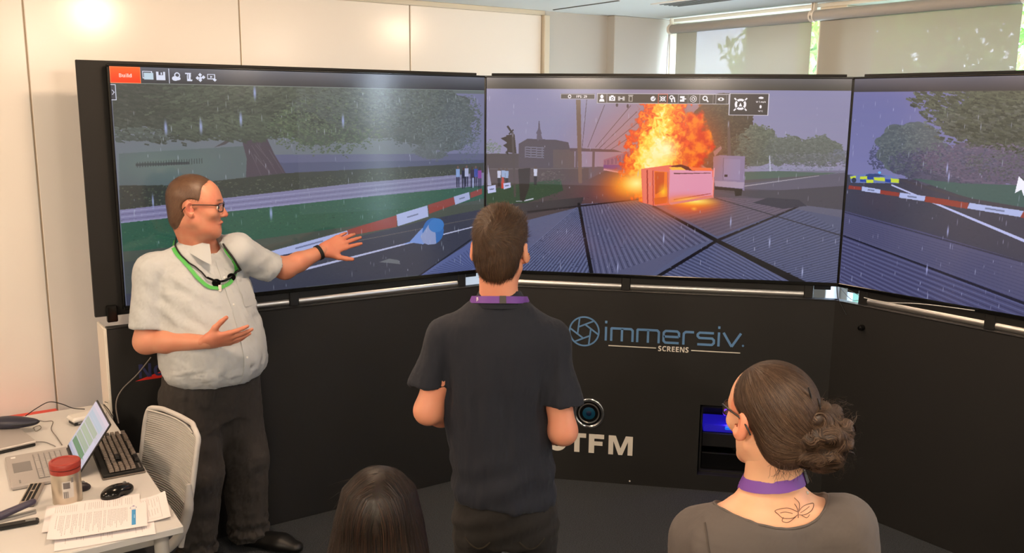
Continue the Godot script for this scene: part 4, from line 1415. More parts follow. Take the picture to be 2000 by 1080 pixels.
	poly(im, [Vector2(972.5, 438.4), Vector2(1024.6, 418.5), Vector2(1130.3, 423.0), Vector2(1157.9, 444.3), Vector2(1079.8, 457.6)], Color(0.20, 0.20, 0.27))
	soft(im, Vector2(294.3, 600.4), 180, 110, Color(0.52, 0.42, 0.50, 0.35))
	soft(im, Vector2(722.0, 481.1), 220, 60, Color(0.75, 0.40, 0.32, 0.55))
	speckles(im, Rect2(0, 420, TW, 290), 0.03, 2600)
	# white van behind
	poly(im, [Vector2(826.6, 275.8), Vector2(847.8, 269.9), Vector2(936.7, 271.9), Vector2(941.6, 394.8), Vector2(844.7, 387.9), Vector2(830.7, 360.5)], Color(0.50, 0.47, 0.63))
	poly(im, [Vector2(860.9, 282.5), Vector2(921.4, 283.1), Vector2(923.6, 358.3), Vector2(864.6, 356.0)], Color(0.54, 0.51, 0.68))
	line(im, Vector2(862.5, 278.8), Vector2(864.8, 359.7), 2, Color(0.38, 0.36, 0.48))
	poly(im, [Vector2(836.2, 362.2), Vector2(940.0, 365.3), Vector2(937.7, 387.5), Vector2(837.1, 380.7)], Color(0.62, 0.58, 0.70))
	rect(im, Rect2(Vector2(869.1, 339.3), Vector2(11, 8)), Color(0.14, 0.12, 0.16))
	poly(im, [Vector2(837.2, 382.6), Vector2(934.2, 389.4), Vector2(931.1, 398.7), Vector2(837.8, 393.7)], Color(0.12, 0.11, 0.14))
	poly(im, [Vector2(905.8, 392.0), Vector2(934.2, 389.4), Vector2(931.9, 413.5), Vector2(910.6, 415.9)], Color(0.10, 0.10, 0.12))
	poly(im, [Vector2(825.7, 257.5), Vector2(851.5, 236.9), Vector2(855.5, 246.0), Vector2(832.0, 275.7)], Color(0.55, 0.48, 0.55))
	# fire
	soft(im, Vector2(641.0, 286.7), 400, 360, Color(1.0, 0.45, 0.20, 0.60))
	soft(im, Vector2(747.7, 238.7), 150, 190, Color(0.95, 0.34, 0.06, 0.8))
	plume(im)
	flame(im)
	soft(im, Vector2(641.4, 295.9), 120, 110, Color(1.0, 0.85, 0.30, 0.75))
	soft(im, Vector2(657.9, 253.1), 70, 70, Color(1.0, 1.0, 0.85, 0.9))
	soft(im, Vector2(525.1, 392.1), 150, 95, Color(1.0, 0.45, 0.12, 1.0))
	soft(im, Vector2(537.9, 386.1), 120, 80, Color(1.0, 0.55, 0.12, 1.0))
	soft(im, Vector2(548.9, 382.1), 95, 60, Color(1.0, 0.82, 0.30, 1.0))
	soft(im, Vector2(559.8, 378.0), 60, 44, Color(1.0, 0.95, 0.60, 1.0))
	# overturned car
	var body := Color(0.88, 0.58, 0.68)
	poly(im, [Vector2(572.8, 325.3), Vector2(674.7, 308.3), Vector2(823.4, 320.0), Vector2(832.7, 327.2), Vector2(835.3, 416.1), Vector2(738.9, 448.6), Vector2(629.2, 459.2), Vector2(582.7, 449.1)], Color(0.93, 0.42, 0.34))
	poly(im, [Vector2(675.3, 325.0), Vector2(825.5, 327.3), Vector2(833.4, 414.3), Vector2(676.6, 446.6)], body)
	poly(im, [Vector2(617.0, 329.9), Vector2(675.5, 328.7), Vector2(676.7, 450.3), Vector2(623.7, 459.4)], Color(0.90, 0.45, 0.40))
	poly(im, [Vector2(620.8, 331.7), Vector2(668.4, 334.4), Vector2(674.0, 382.8), Vector2(671.1, 446.7), Vector2(627.3, 455.5)], Color(0.95, 0.45, 0.10))
	poly(im, [Vector2(622.8, 335.4), Vector2(657.5, 334.6), Vector2(656.3, 398.2), Vector2(627.7, 417.7)], Color(0.80, 0.30, 0.08))
	soft(im, Vector2(656.7, 407.6), 26, 40, Color(1.0, 0.78, 0.15, 1.0))
	poly(im, [Vector2(622.7, 431.1), Vector2(670.2, 424.1), Vector2(669.3, 446.8), Vector2(627.3, 455.5)], Color(0.85, 0.38, 0.06))
	for x in [[Vector2(576.6, 328.9), Vector2(591.2, 326.7), Vector2(597.5, 450.6), Vector2(586.4, 449.0)], [Vector2(596.7, 326.6), Vector2(611.4, 326.3), Vector2(618.0, 455.7), Vector2(603.2, 454.3)]]:
		poly(im, x, Color(0.92, 0.46, 0.38))
	line(im, Vector2(595.0, 328.5), Vector2(601.3, 452.4), 4, Color(0.62, 0.16, 0.14))
	line(im, Vector2(615.2, 330.0), Vector2(621.9, 459.4), 3, Color(0.70, 0.22, 0.18))
	line(im, Vector2(668.4, 334.4), Vector2(674.8, 448.5), 4, Color(0.80, 0.38, 0.36))
	line(im, Vector2(690.5, 339.5), Vector2(820.5, 334.8), 4, Color(0.42, 0.22, 0.24), 2)
	line(im, Vector2(694.4, 434.8), Vector2(824.1, 408.9), 3, Color(0.62, 0.22, 0.18), 2)
	poly(im, [Vector2(671.3, 313.9), Vector2(714.5, 305.6), Vector2(742.1, 314.3), Vector2(766.2, 328.6), Vector2(733.5, 325.6), Vector2(693.2, 315.3)], Color(0.42, 0.13, 0.08))
	poly(im, [Vector2(671.4, 317.6), Vector2(714.9, 314.9), Vector2(733.5, 325.6), Vector2(682.7, 326.7)], Color(1.0, 0.72, 0.25))
	poly(im, [Vector2(742.2, 316.1), Vector2(823.2, 316.3), Vector2(820.1, 325.6), Vector2(755.3, 327.0)], Color(0.98, 0.45, 0.22))
	line(im, Vector2(832.2, 316.1), Vector2(830.0, 419.9), 4, Color(0.93, 0.60, 0.60))
	soft(im, Vector2(748.3, 455.8), 190, 60, Color(0.95, 0.36, 0.20, 0.9))
	soft(im, Vector2(760.7, 448.0), 130, 40, Color(1.0, 0.45, 0.12, 1.0))
	soft(im, Vector2(764.1, 442.3), 115, 28, Color(1.0, 0.70, 0.16, 1.0))
	soft(im, Vector2(774.8, 438.2), 90, 19, Color(1.0, 0.93, 0.50, 1.0))
	poly(im, [Vector2(676.6, 446.6), Vector2(835.3, 416.1), Vector2(835.6, 423.5), Vector2(684.2, 453.9)], Color(0.88, 0.50, 0.46))
	soft(im, Vector2(768.8, 466.5), 16, 10, Color(1.0, 0.70, 0.25, 1.0))
	soften(im, 0.66)
	rain(im, 150, Color(0.74, 0.74, 0.84))
	for d in [Vector2(664.5, 558.8), Vector2(500.2, 674.6), Vector2(900.1, 488.9), Vector2(1160.0, 663.8), Vector2(1040.0, 559.3)]:
		drop(im, d, 8, 44, Color(0.66, 0.68, 0.84))
	# tool bar, read-outs
	wash(im, Rect2(0, 0, TW, 40), Color(0.34, 0.34, 0.37, 1), Color(0.16, 0.16, 0.17, 1))
	var ic := Color(0.95, 0.93, 0.96)
	var dark := Color(0.20, 0.17, 0.19)
	var r := Rect2(Vector2(274.1, 56.8), Vector2(399.1, 76.1) - Vector2(274.1, 56.8))
	rect(im, r, dark)
	frame(im, r, 2, Color(0.66, 0.63, 0.68))
	words(im, "FPS: 29", r.get_center() + Vector2(14, 0), 12, ic)
	hoop(im, r.position + Vector2(33, r.size.y / 2), 5, 3, ic)
	r = Rect2(Vector2(405.9, 54.1), Vector2(870.6, 90.2) - Vector2(405.9, 54.1))
	rect(im, r, Color(0.27, 0.22, 0.21))
	rect(im, Rect2(Vector2(650.0, 54.2), Vector2(868.7, 88.4) - Vector2(650.0, 54.2)), dark)
	frame(im, r, 2, Color(0.78, 0.75, 0.80))
	var cy := r.get_center().y
	var X := func(px: float) -> float: return r.position.x + (px - 1166.0) / 257.0 * r.size.x
	var p := Vector2(X.call(1176), cy)
	frame(im, Rect2(p + Vector2(-15, -17), Vector2(34, 34)), 1.5, Color(0.6, 0.58, 0.62))
	oval(im, p + Vector2(0, -6), 6, 7, ic)
	poly(im, [p + Vector2(-10, 12), p + Vector2(-7, 2), p + Vector2(7, 2), p + Vector2(10, 12)], ic)
	p = Vector2(X.call(1197), cy)
	rect(im, Rect2(p + Vector2(-11, -7), Vector2(22, 16)), ic)
	rect(im, Rect2(p + Vector2(-5, -11), Vector2(10, 5)), ic)
	hoop(im, p + Vector2(0, 1), 4, 2, dark)
	p = Vector2(X.call(1215), cy)
	for s: float in [-1.0, 1.0]:
		rect(im, Rect2(p + Vector2(s * 8 - 4, -7), Vector2(8, 15)), Color(0.75, 0.72, 0.72))
	rect(im, Rect2(p + Vector2(-5, -1), Vector2(10, 3)), ic)
	p = Vector2(X.call(1233), cy)
	frame(im, Rect2(p + Vector2(-7, -9), Vector2(14, 20)), 2.5, Color(0.72, 0.68, 0.66))
	rect(im, Rect2(p + Vector2(-9, -13), Vector2(18, 3)), Color(0.72, 0.68, 0.66))
	p = Vector2(X.call(1277), cy)
	oval(im, p, 9, 9, ic)
	line(im, p + Vector2(-4, 0), p + Vector2(0, 4), 2, dark)
	line(im, p + Vector2(0, 4), p + Vector2(7, -6), 2, dark)
	p = Vector2(X.call(1296), cy)
	frame(im, Rect2(p + Vector2(-17, -17), Vector2(34, 34)), 2, Color(0.86, 0.42, 0.32))
	hoop(im, p, 7, 3, ic)
	line(im, p + Vector2(-11, -9), p + Vector2(11, 9), 2.5, ic)
	line(im, p + Vector2(-11, 9), p + Vector2(11, -9), 2.5, ic)
	p = Vector2(X.call(1315), cy)
	hoop(im, p + Vector2(-4, -5), 6, 4, ic)
	line(im, p + Vector2(-4, -2), p + Vector2(-2, 12), 5, ic)
	line(im, p + Vector2(5, -6), p + Vector2(8, 12), 5, ic)
	p = Vector2(X.call(1335), cy)
	frame(im, Rect2(p + Vector2(-17, -17), Vector2(36, 34)), 1.5, Color(0.6, 0.58, 0.62))
	rect(im, Rect2(p + Vector2(-10, -10), Vector2(16, 8)), ic)
	rect(im, Rect2(p + Vector2(-10, 2), Vector2(16, 8)), ic)
	rect(im, Rect2(p + Vector2(-2, -2), Vector2(14, 4)), ic)
	p = Vector2(X.call(1355), cy)
	hoop(im, p, 11, 2, ic)
	hoop(im, p, 5, 2.5, ic)
	p = Vector2(X.call(1378), cy)
	frame(im, Rect2(p + Vector2(-20, -17), Vector2(48, 34)), 1.5, Color(0.66, 0.62, 0.66))
	hoop(im, p + Vector2(-1, -3), 7, 4, ic)
	line(im, p + Vector2(4, 2), p + Vector2(11, 10), 5, ic)
	p = Vector2(X.call(1408), cy)
	frame(im, Rect2(p + Vector2(-18, -17), Vector2(38, 34)), 1.5, Color(0.6, 0.58, 0.62))
	oval(im, p, 11, 6, ic)
	oval(im, p, 4, 4, dark)
	r = Rect2(Vector2(872.1, 50.9), Vector2(1007.5, 128.2) - Vector2(872.1, 50.9))
	rect(im, r, Color(0.19, 0.17, 0.20))
	frame(im, r, 2.5, Color(0.82, 0.80, 0.86))
	p = r.position + Vector2(r.size.x * 0.29, r.size.y * 0.5)
	hoop(im, p, 16, 8, ic)
	for k in 4:
		var d := Vector2.from_angle(PI / 4 + k * PI / 2)
		line(im, p + d * 18, p + d * 31, 5, ic)
		line(im, p + d * 11, p + d * 22, 3, Color(0.19, 0.17, 0.20))
	poly(im, [p + Vector2(0, -7), p + Vector2(6, 7), p + Vector2(-6, 7)], ic)
	p = r.position + Vector2(r.size.x * 0.80, 0)
	oval(im, p + Vector2(0, r.size.y * 0.2), 9, 4, ic)
	words(im, "W 5 mph", p + Vector2(0, r.size.y * 0.38), 8, ic)
	oval(im, p + Vector2(0, r.size.y * 0.6), 4, 6, ic)
	words(im, "16°C", p + Vector2(0, r.size.y * 0.8), 8, ic)
	return im


func paint_right() -> Image:
	var im := Image.create_empty(TW, TH, false, Image.FORMAT_RGBA8)
	wash(im, Rect2(0, 0, TW, 420), Color(0.44, 0.44, 0.64, 1), Color(0.48, 0.48, 0.67, 1))
	rect(im, Rect2(0, 330, TW, 390), Color(0.24, 0.24, 0.31))
	# trees
	leaves(im, Vector2(115.3, 259.6), 44, 44, 400, Color(0.28, 0.29, 0.40), Color(0.36, 0.37, 0.50), 7)
	mass(im, Vector2(229.9, 232.2), 105, 72, 70, Color(0.35, 0.38, 0.41), 38)
	mass(im, Vector2(352.2, 285.7), 180, 50, 60, Color(0.31, 0.31, 0.40), 36)
	mass(im, Vector2(569.9, 131.2), 230, 70, 90, Color(0.30, 0.32, 0.29), 44)
	mass(im, Vector2(681.4, 122.1), 300, 110, 120, Color(0.28, 0.30, 0.26), 50)
	mass(im, Vector2(524.6, 263.1), 250, 55, 70, Color(0.37, 0.34, 0.44), 40)
	leaves(im, Vector2(226.1, 229.0), 120, 85, 1900, Color(0.30, 0.33, 0.38), Color(0.44, 0.47, 0.48), 8)
	leaves(im, Vector2(351.7, 280.8), 190, 60, 1400, Color(0.26, 0.27, 0.36), Color(0.38, 0.38, 0.48), 8)
	leaves(im, Vector2(474.1, 71.1), 260, 55, 1700, Color(0.24, 0.26, 0.24), Color(0.41, 0.43, 0.36), 12, 0.35)
	leaves(im, Vector2(416.7, 118.1), 150, 36, 700, Color(0.24, 0.26, 0.25), Color(0.38, 0.41, 0.36), 11, 0.3)
	leaves(im, Vector2(550.4, 154.4), 240, 70, 2300, Color(0.26, 0.28, 0.27), Color(0.42, 0.43, 0.40), 11, 0.2)
	leaves(im, Vector2(681.4, 122.1), 320, 120, 2600, Color(0.22, 0.24, 0.22), Color(0.38, 0.40, 0.34), 11, 0.2)
	leaves(im, Vector2(524.6, 263.1), 260, 60, 1400, Color(0.34, 0.31, 0.40), Color(0.44, 0.40, 0.50), 8)
	leaves(im, Vector2(790.0, 262.8), 400, 60, 1500, Color(0.28, 0.29, 0.33), Color(0.38, 0.40, 0.42), 8)
	for k in 5:
		line(im, Vector2(405.2, 321.3) + Vector2(k * 60, k * 3), Vector2(445.2, 320.1) + Vector2(k * 60, k * 3), 6, Color(0.40, 0.36, 0.46))
	# grass and verge
	poly(im, [Vector2(235.3, 326.4), Vector2(406.1, 331.0), Vector2(590.6, 323.8), Vector2(979.5, 319.5), Vector2(994.3, 441.8), Vector2(598.8, 400.3), Vector2(443.4, 379.8)], Color(0.25, 0.36, 0.36))
	poly(im, [Vector2(178.0, 333.7), Vector2(218.1, 334.4), Vector2(443.0, 376.6), Vector2(597.7, 389.6), Vector2(991.0, 414.5), Vector2(999.3, 482.8), Vector2(569.5, 403.2), Vector2(360.6, 370.5)], Color(0.26, 0.25, 0.30))
	speckles(im, Rect2(0, 330, TW, 380), 0.03, 2600)
	line(im, Vector2(166.9, 353.5), Vector2(608.4, 489.6), 5, Color(0.72, 0.74, 0.92), 9)
	line(im, Vector2(608.4, 489.6), Vector2(1016.0, 620.3), 9, Color(0.72, 0.74, 0.92), 14)
	poly(im, [Vector2(968.1, 320.4), Vector2(1543.4, 328.7), Vector2(1576.5, 562.3), Vector2(982.9, 443.2)], Color(0.25, 0.36, 0.36))
	# police car
	poly(im, [Vector2(9.0, 332.7), Vector2(48.1, 326.6), Vector2(76.9, 321.2), Vector2(115.0, 318.8), Vector2(162.3, 322.7), Vector2(192.4, 331.0), Vector2(193.9, 346.4), Vector2(15.1, 357.5)], Color(0.42, 0.48, 0.70))
	poly(im, [Vector2(71.4, 325.1), Vector2(86.5, 320.6), Vector2(117.1, 320.4), Vector2(143.9, 325.6), Vector2(68.5, 335.9)], Color(0.22, 0.28, 0.48))
	var yl := Color(0.78, 0.84, 0.25)
	for q in [[Vector2(11.3, 336.2), Vector2(32.8, 331.2), Vector2(33.5, 340.1), Vector2(11.9, 343.3)], [Vector2(48.8, 333.7), Vector2(75.8, 330.1), Vector2(76.7, 340.7), Vector2(49.5, 342.5)], [Vector2(73.0, 342.7), Vector2(99.8, 340.8), Vector2(100.8, 351.3), Vector2(73.9, 353.3)], [Vector2(101.0, 332.0), Vector2(140.7, 331.1), Vector2(143.6, 343.0), Vector2(103.8, 342.3)], [Vector2(163.0, 331.3), Vector2(192.6, 332.7), Vector2(193.7, 344.6), Vector2(164.3, 345.0)]]:
		poly(im, q, yl)
	for q in [[Vector2(49.5, 342.5), Vector2(73.0, 342.7), Vector2(73.8, 351.5), Vector2(50.3, 351.4)], [Vector2(76.1, 333.6), Vector2(99.1, 332.1), Vector2(99.8, 340.8), Vector2(76.7, 340.7)], [Vector2(143.0, 336.1), Vector2(163.5, 336.4), Vector2(164.5, 346.7), Vector2(143.8, 344.8)]]:
		poly(im, q, Color(0.16, 0.26, 0.62))
	oval(im, Vector2(26.3, 347.7), 9, 9, Color(0.20, 0.22, 0.30))
	oval(im, Vector2(120.4, 315.0), 6, 4, Color(0.40, 0.72, 1.0))
	# barrier tape
	band(im, "R", [[Vector2(7.9, 367.0), Vector2(57.7, 368.7), Vector2(56.7, 379.5), Vector2(7.0, 379.7)], [Vector2(129.5, 373.8), Vector2(198.6, 377.0), Vector2(198.0, 390.8), Vector2(128.9, 387.8)], [Vector2(289.9, 381.4), Vector2(431.6, 390.6), Vector2(430.4, 410.2), Vector2(288.2, 400.1)], [Vector2(598.8, 400.3), Vector2(741.1, 413.3), Vector2(744.8, 445.8), Vector2(589.1, 420.0)], [Vector2(909.6, 428.1), Vector2(1106.3, 446.6), Vector2(1111.4, 487.4), Vector2(914.5, 468.8)]],
		[[Vector2(59.5, 366.8), Vector2(129.3, 372.0), Vector2(128.7, 386.1), Vector2(59.0, 382.9)], [Vector2(200.4, 376.8), Vector2(289.9, 381.4), Vector2(286.3, 398.5), Vector2(198.3, 394.2)], [Vector2(434.8, 390.3), Vector2(598.8, 400.3), Vector2(590.6, 419.8), Vector2(428.6, 408.7)], [Vector2(741.1, 413.3), Vector2(909.6, 428.1), Vector2(914.5, 468.8), Vector2(744.8, 445.8)]])
	# ridged plates
	poly(im, [Vector2(-0.4, 458.5), Vector2(287.2, 498.7), Vector2(615.1, 551.6), Vector2(1132.2, 653.3), Vector2(1176.3, 1004.7), Vector2(-11.7, 811.0)], Color(0.30, 0.30, 0.44))
	for k in 34:
		var t := k / 33.0
		line(im, Vector2(0.6, 517.1).lerp(Vector2(2.5, 732.7), t), Vector2(623.4, 629.4).lerp(Vector2(657.3, 944.9), t), 3.4, Color(0.24, 0.24, 0.38) if k % 2 else Color(0.36, 0.37, 0.53))
	line(im, Vector2(-4.1, 462.6), Vector2(615.4, 554.7), 3, Color(0.20, 0.20, 0.28), 5)
	poly(im, [Vector2(0.6, 469.4), Vector2(615.9, 559.3), Vector2(1132.2, 653.3), Vector2(1145.7, 760.5), Vector2(627.6, 668.4), Vector2(0.7, 542.9)], Color(0.32, 0.32, 0.45))
	for k in 9:
		var t := k / 8.0
		line(im, Vector2(-0.5, 480.5).lerp(Vector2(-0.2, 531.9), t), Vector2(617.1, 570.2).lerp(Vector2(626.8, 660.6), t), 1.6, Color(0.27, 0.27, 0.40))
	poly(im, [Vector2(1110.0, 649.6), Vector2(1600.4, 731.6), Vector2(1700.9, 1441.6), Vector2(1153.4, 998.0)], Color(0.30, 0.30, 0.44))
	line(im, Vector2(1.1, 546.5), Vector2(628.8, 679.4), 5, Color(0.12, 0.12, 0.19), 9)
	line(im, Vector2(628.8, 679.4), Vector2(1150.7, 800.9), 9, Color(0.12, 0.12, 0.19), 12)
	soften(im, 0.62)
	rain(im, 290, Color(0.72, 0.74, 0.88))
	for d in [Vector2(318.2, 602.5), Vector2(375.3, 468.5), Vector2(353.7, 267.6), Vector2(361.4, 294.9)]:
		drop(im, d, 8, 40, Color(0.66, 0.68, 0.88))
	# pointer
	var q := Vector2(573.1, 297.3)
	poly(im, [q, q + Vector2(40, 34), q + Vector2(22, 36), q + Vector2(28, 56), q + Vector2(20, 58), q + Vector2(12, 40), q + Vector2(-6, 52)], Color(0.95, 0.95, 1.0))
	wash(im, Rect2(0, 0, TW, 44), Color(0.36, 0.36, 0.42, 1), Color(0.22, 0.21, 0.24, 1))
	return im


# ---------------------------------------------------------------- bodies: distance fields meshed as surface nets

class Field:
	var o: Vector3
	var h: float
	var nx: int
	var ny: int
	var nz: int
	var d := PackedFloat32Array()

	func _init(lo: Vector3, hi: Vector3, cell: float) -> void:
		h = cell
		o = lo
		nx = int((hi.x - lo.x) / cell) + 2
		ny = int((hi.y - lo.y) / cell) + 2
		nz = int((hi.z - lo.z) / cell) + 2
		d.resize(nx * ny * nz)
		d.fill(1.0)

	func span(lo: Vector3, hi: Vector3, m: float) -> Array:
		var a := (lo - o - Vector3.ONE * m) / h
		var b := (hi - o + Vector3.ONE * m) / h
		return [clampi(int(a.x), 0, nx - 1), clampi(int(a.y), 0, ny - 1), clampi(int(a.z), 0, nz - 1), clampi(int(b.x) + 1, 0, nx - 1), clampi(int(b.y) + 1, 0, ny - 1), clampi(int(b.z) + 1, 0, nz - 1)]

	# sign +1 joins, -1 carves; k smooths
	func put(i: int, e: float, k: float, carve: bool) -> void:
		var v := d[i]
		if carve:
			e = -e
			if k > 0.0:
				var t := maxf(k - absf(v - e), 0.0) / k
				d[i] = maxf(v, e) + t * t * k * 0.25
			elif e > v:
				d[i] = e
		elif k > 0.0:
			var t := maxf(k - absf(v - e), 0.0) / k
			d[i] = minf(v, e) - t * t * k * 0.25
		elif e < v:
			d[i] = e

	func cap(a: Vector3, b: Vector3, ra: float, rb: float, k := 0.01, flat := Vector3.ZERO, f := 1.0, carve := false) -> void:
		var r := maxf(ra, rb)
		var s := span(a.min(b) - Vector3.ONE * r, a.max(b) + Vector3.ONE * r, maxf(k, 3.0 * h))
		var ab := b - a
		var inv := 1.0 / maxf(ab.length_squared(), 1e-9)
		for z in range(s[2], s[5] + 1):
			for y in range(s[1], s[4] + 1):
				var i: int = s[0] + nx * (y + ny * z)
				var p := Vector3(o.x + s[0] * h, o.y + y * h, o.z + z * h) - a
				for x in range(s[0], s[3] + 1):
					var t := clampf(p.dot(ab) * inv, 0.0, 1.0)
					var q := p - ab * t
					if f != 1.0:
						q += flat * (q.dot(flat) * (1.0 / f - 1.0))
					put(i, q.length() - ra - (rb - ra) * t, k, carve)
					p.x += h
					i += 1

	func ell(c: Vector3, r: Vector3, b := Basis(), k := 0.01, carve := false) -> void:
		var m := maxf(r.x, maxf(r.y, r.z))
		var s := span(c - Vector3.ONE * m, c + Vector3.ONE * m, maxf(k, 3.0 * h))
		var bt := b.transposed()
		var i1 := Vector3.ONE / r
		var i2 := i1 * i1
		for z in range(s[2], s[5] + 1):
			for y in range(s[1], s[4] + 1):
				var i: int = s[0] + nx * (y + ny * z)
				for x in range(s[0], s[3] + 1):
					var q := bt * (Vector3(o.x + x * h, o.y + y * h, o.z + z * h) - c)
					var k0 := (q * i1).length()
					var k1 := (q * i2).length()
					put(i, k0 * (k0 - 1.0) / maxf(k1, 1e-6) if k0 > 0.01 else -minf(r.x, minf(r.y, r.z)), k, carve)
					i += 1

	# stacked ovals: rows of [y, centre x, centre z, half width, depth in front, depth behind], in the frame xf
	func loft(xf: Transform3D, rows: Array, k := 0.01) -> void:
		var n := 96
		var y0: float = rows[0][0]
		var y1: float = rows[-1][0]
		var tab := []
		var j := 0
		for i in n + 1:
			var y := y0 + (y1 - y0) * i / n
			while j < rows.size() - 2 and y > rows[j + 1][0]:
				j += 1
			var a: Array = rows[j]
			var b: Array = rows[j + 1]
			var pa: Array = rows[maxi(j - 1, 0)]
			var pb: Array = rows[mini(j + 2, rows.size() - 1)]
			var t: float = (y - a[0]) / (b[0] - a[0])
			var row := PackedFloat32Array()
			for c in range(1, 6):
				row.append(cubic_interpolate(a[c], b[c], pa[c], pb[c], t))
			tab.append(row)
		var lo := Vector3.ONE * 1e9
		var hi := -lo
		for r in rows:
			for sx: float in [-1.0, 1.0]:
				for e: float in [r[4], -r[5]]:
					var p: Vector3 = xf * Vector3(r[1] + sx * r[3], r[0], r[2] + e)
					lo = lo.min(p)
					hi = hi.max(p)
		var s := span(lo, hi, maxf(k, 3.0 * h))
		var inv := xf.affine_inverse()
		for z in range(s[2], s[5] + 1):
			for y in range(s[1], s[4] + 1):
				var i: int = s[0] + nx * (y + ny * z)
				var q := inv * Vector3(o.x + s[0] * h, o.y + y * h, o.z + z * h)
				var step := inv.basis * Vector3(h, 0, 0)
				for x in range(s[0], s[3] + 1):
					var w: PackedFloat32Array = tab[clampi(int((q.y - y0) / (y1 - y0) * n + 0.5), 0, n)]
					var ex := (q.x - w[0]) / w[2]
					var dz := q.z - w[1]
					var rz := w[3] if dz > 0.0 else w[4]
					var ez := dz / rz
					var l := sqrt(ex * ex + ez * ez)
					var g := sqrt(ex * ex / (w[2] * w[2]) + ez * ez / (rz * rz))
					var e := l * (l - 1.0) / maxf(g, 1e-5) if l > 0.02 else -minf(w[2], rz)
					put(i, maxf(e, maxf(y0 - q.y, q.y - y1)), k, false)
					i += 1
					q += step

	# keeps what lies behind the plane, within a ball if r is given
	func cut(p: Vector3, n: Vector3, c := Vector3.ZERO, r := 0.0) -> void:
		var s := span(c - Vector3.ONE * r, c + Vector3.ONE * r, 0.0) if r > 0.0 else [0, 0, 0, nx - 1, ny - 1, nz - 1]
		for z in range(s[2], s[5] + 1):
			for y in range(s[1], s[4] + 1):
				var i: int = s[0] + nx * (y + ny * z)
				for x in range(s[0], s[3] + 1):
					var q := Vector3(o.x + x * h, o.y + y * h, o.z + z * h)
					if r <= 0.0 or q.distance_squared_to(c) < r * r:
						d[i] = maxf(d[i], (q - p).dot(n))
					i += 1

	func at(p: Vector3) -> float:
		var q := (p - o) / h
		var x := clampi(int(q.x), 0, nx - 2)
		var y := clampi(int(q.y), 0, ny - 2)
		var z := clampi(int(q.z), 0, nz - 2)
		var f := q - Vector3(x, y, z)
		var i := x + nx * (y + ny * z)
		var j := i + nx * ny
		var a := lerpf(lerpf(d[i], d[i + 1], f.x), lerpf(d[i + nx], d[i + nx + 1], f.x), f.y)
		var b := lerpf(lerpf(d[j], d[j + 1], f.x), lerpf(d[j + nx], d[j + nx + 1], f.x), f.y)
		return lerpf(a, b, f.z)

	func slope(p: Vector3) -> Vector3:
		var e := h
		return Vector3(at(p + Vector3(e, 0, 0)) - at(p - Vector3(e, 0, 0)), at(p + Vector3(0, e, 0)) - at(p - Vector3(0, e, 0)), at(p + Vector3(0, 0, e)) - at(p - Vector3(0, 0, e))).normalized()

	# walks from p along dir until it meets the surface
	func hit(p: Vector3, dir: Vector3, far := 0.6) -> Vector3:
		var t := 0.0
		var last := t
		while t < far:
			if at(p + dir * t) < 0.0:
				for k in 6:
					var m := (t + last) / 2
					if at(p + dir * m) < 0.0:
						t = m
					else:
						last = m
				return p + dir * t
			last = t
			t += h * 0.5
		return p + dir * far

	func mesh_into(mb: MB, paint = null, push = null) -> void:
		var cells := PackedInt32Array()
		cells.resize(d.size())
		cells.fill(-1)
		var nxy := nx * ny
		var off := PackedInt32Array([0, 1, nx, nx + 1, nxy, nxy + 1, nxy + nx, nxy + nx + 1])
		var ea := PackedInt32Array([0, 2, 4, 6, 0, 1, 4, 5, 0, 1, 2, 3])
		var eb := PackedInt32Array([1, 3, 5, 7, 2, 3, 6, 7, 4, 5, 6, 7])
		var g := PackedFloat32Array()
		g.resize(8)
		for z in nz - 1:
			for y in ny - 1:
				var i := nx * (y + ny * z) - 1
				for x in nx - 1:
					i += 1
					if absf(d[i]) > 3.0 * h:
						continue
					var neg := 0
					for k in 8:
						var e := d[i + off[k]]
						g[k] = e
						if e < 0.0:
							neg += 1
					if neg == 0 or neg == 8:
						continue
					var sum := Vector3.ZERO
					var cnt := 0
					for k in 12:
						var a := ea[k]
						var b := eb[k]
						if (g[a] < 0.0) != (g[b] < 0.0):
							var t := g[a] / (g[a] - g[b])
							var pa := Vector3(a & 1, (a >> 1) & 1, a >> 2)
							var pb := Vector3(b & 1, (b >> 1) & 1, b >> 2)
							sum += pa.lerp(pb, t)
							cnt += 1
					var f := sum / cnt
					var p := o + (Vector3(x, y, z) + f) * h
					var n := Vector3(g[1] + g[3] + g[5] + g[7] - g[0] - g[2] - g[4] - g[6], g[2] + g[3] + g[6] + g[7] - g[0] - g[1] - g[4] - g[5], g[4] + g[5] + g[6] + g[7] - g[0] - g[1] - g[2] - g[3])
					if x > 0 and y > 0 and z > 0 and x < nx - 2 and y < ny - 2 and z < nz - 2:
						n = slope(p)
					n = n.normalized()
					if push != null:
						var u := n.cross(Vector3.UP if absf(n.y) < 0.9 else Vector3.RIGHT).normalized()
						var w := n.cross(u)
						var e := 0.004
						var v0: float = push.call(p)
						var gu: float = (push.call(p + u * e) - v0) / e
						var gw: float = (push.call(p + w * e) - v0) / e
						p += n * v0
						n = (n - u * gu - w * gw).normalized()
					if paint != null:
						mb.color = paint.call(p, n)
					cells[i] = mb.vert(p, n)
		for z in range(1, nz - 1):
			for y in range(1, ny - 1):
				for x in range(1, nx - 1):
					var i := x + nx * (y + ny * z)
					var v := d[i]
					if absf(v) > 3.0 * h:
						continue
					if (v < 0.0) != (d[i + 1] < 0.0):
						quad(mb, cells[i], cells[i - nx], cells[i - nx - nxy], cells[i - nxy])
					if (v < 0.0) != (d[i + nx] < 0.0):
						quad(mb, cells[i], cells[i - 1], cells[i - 1 - nxy], cells[i - nxy])
					if (v < 0.0) != (d[i + nxy] < 0.0):
						quad(mb, cells[i], cells[i - 1], cells[i - 1 - nx], cells[i - nx])
		mb.color = Color.WHITE

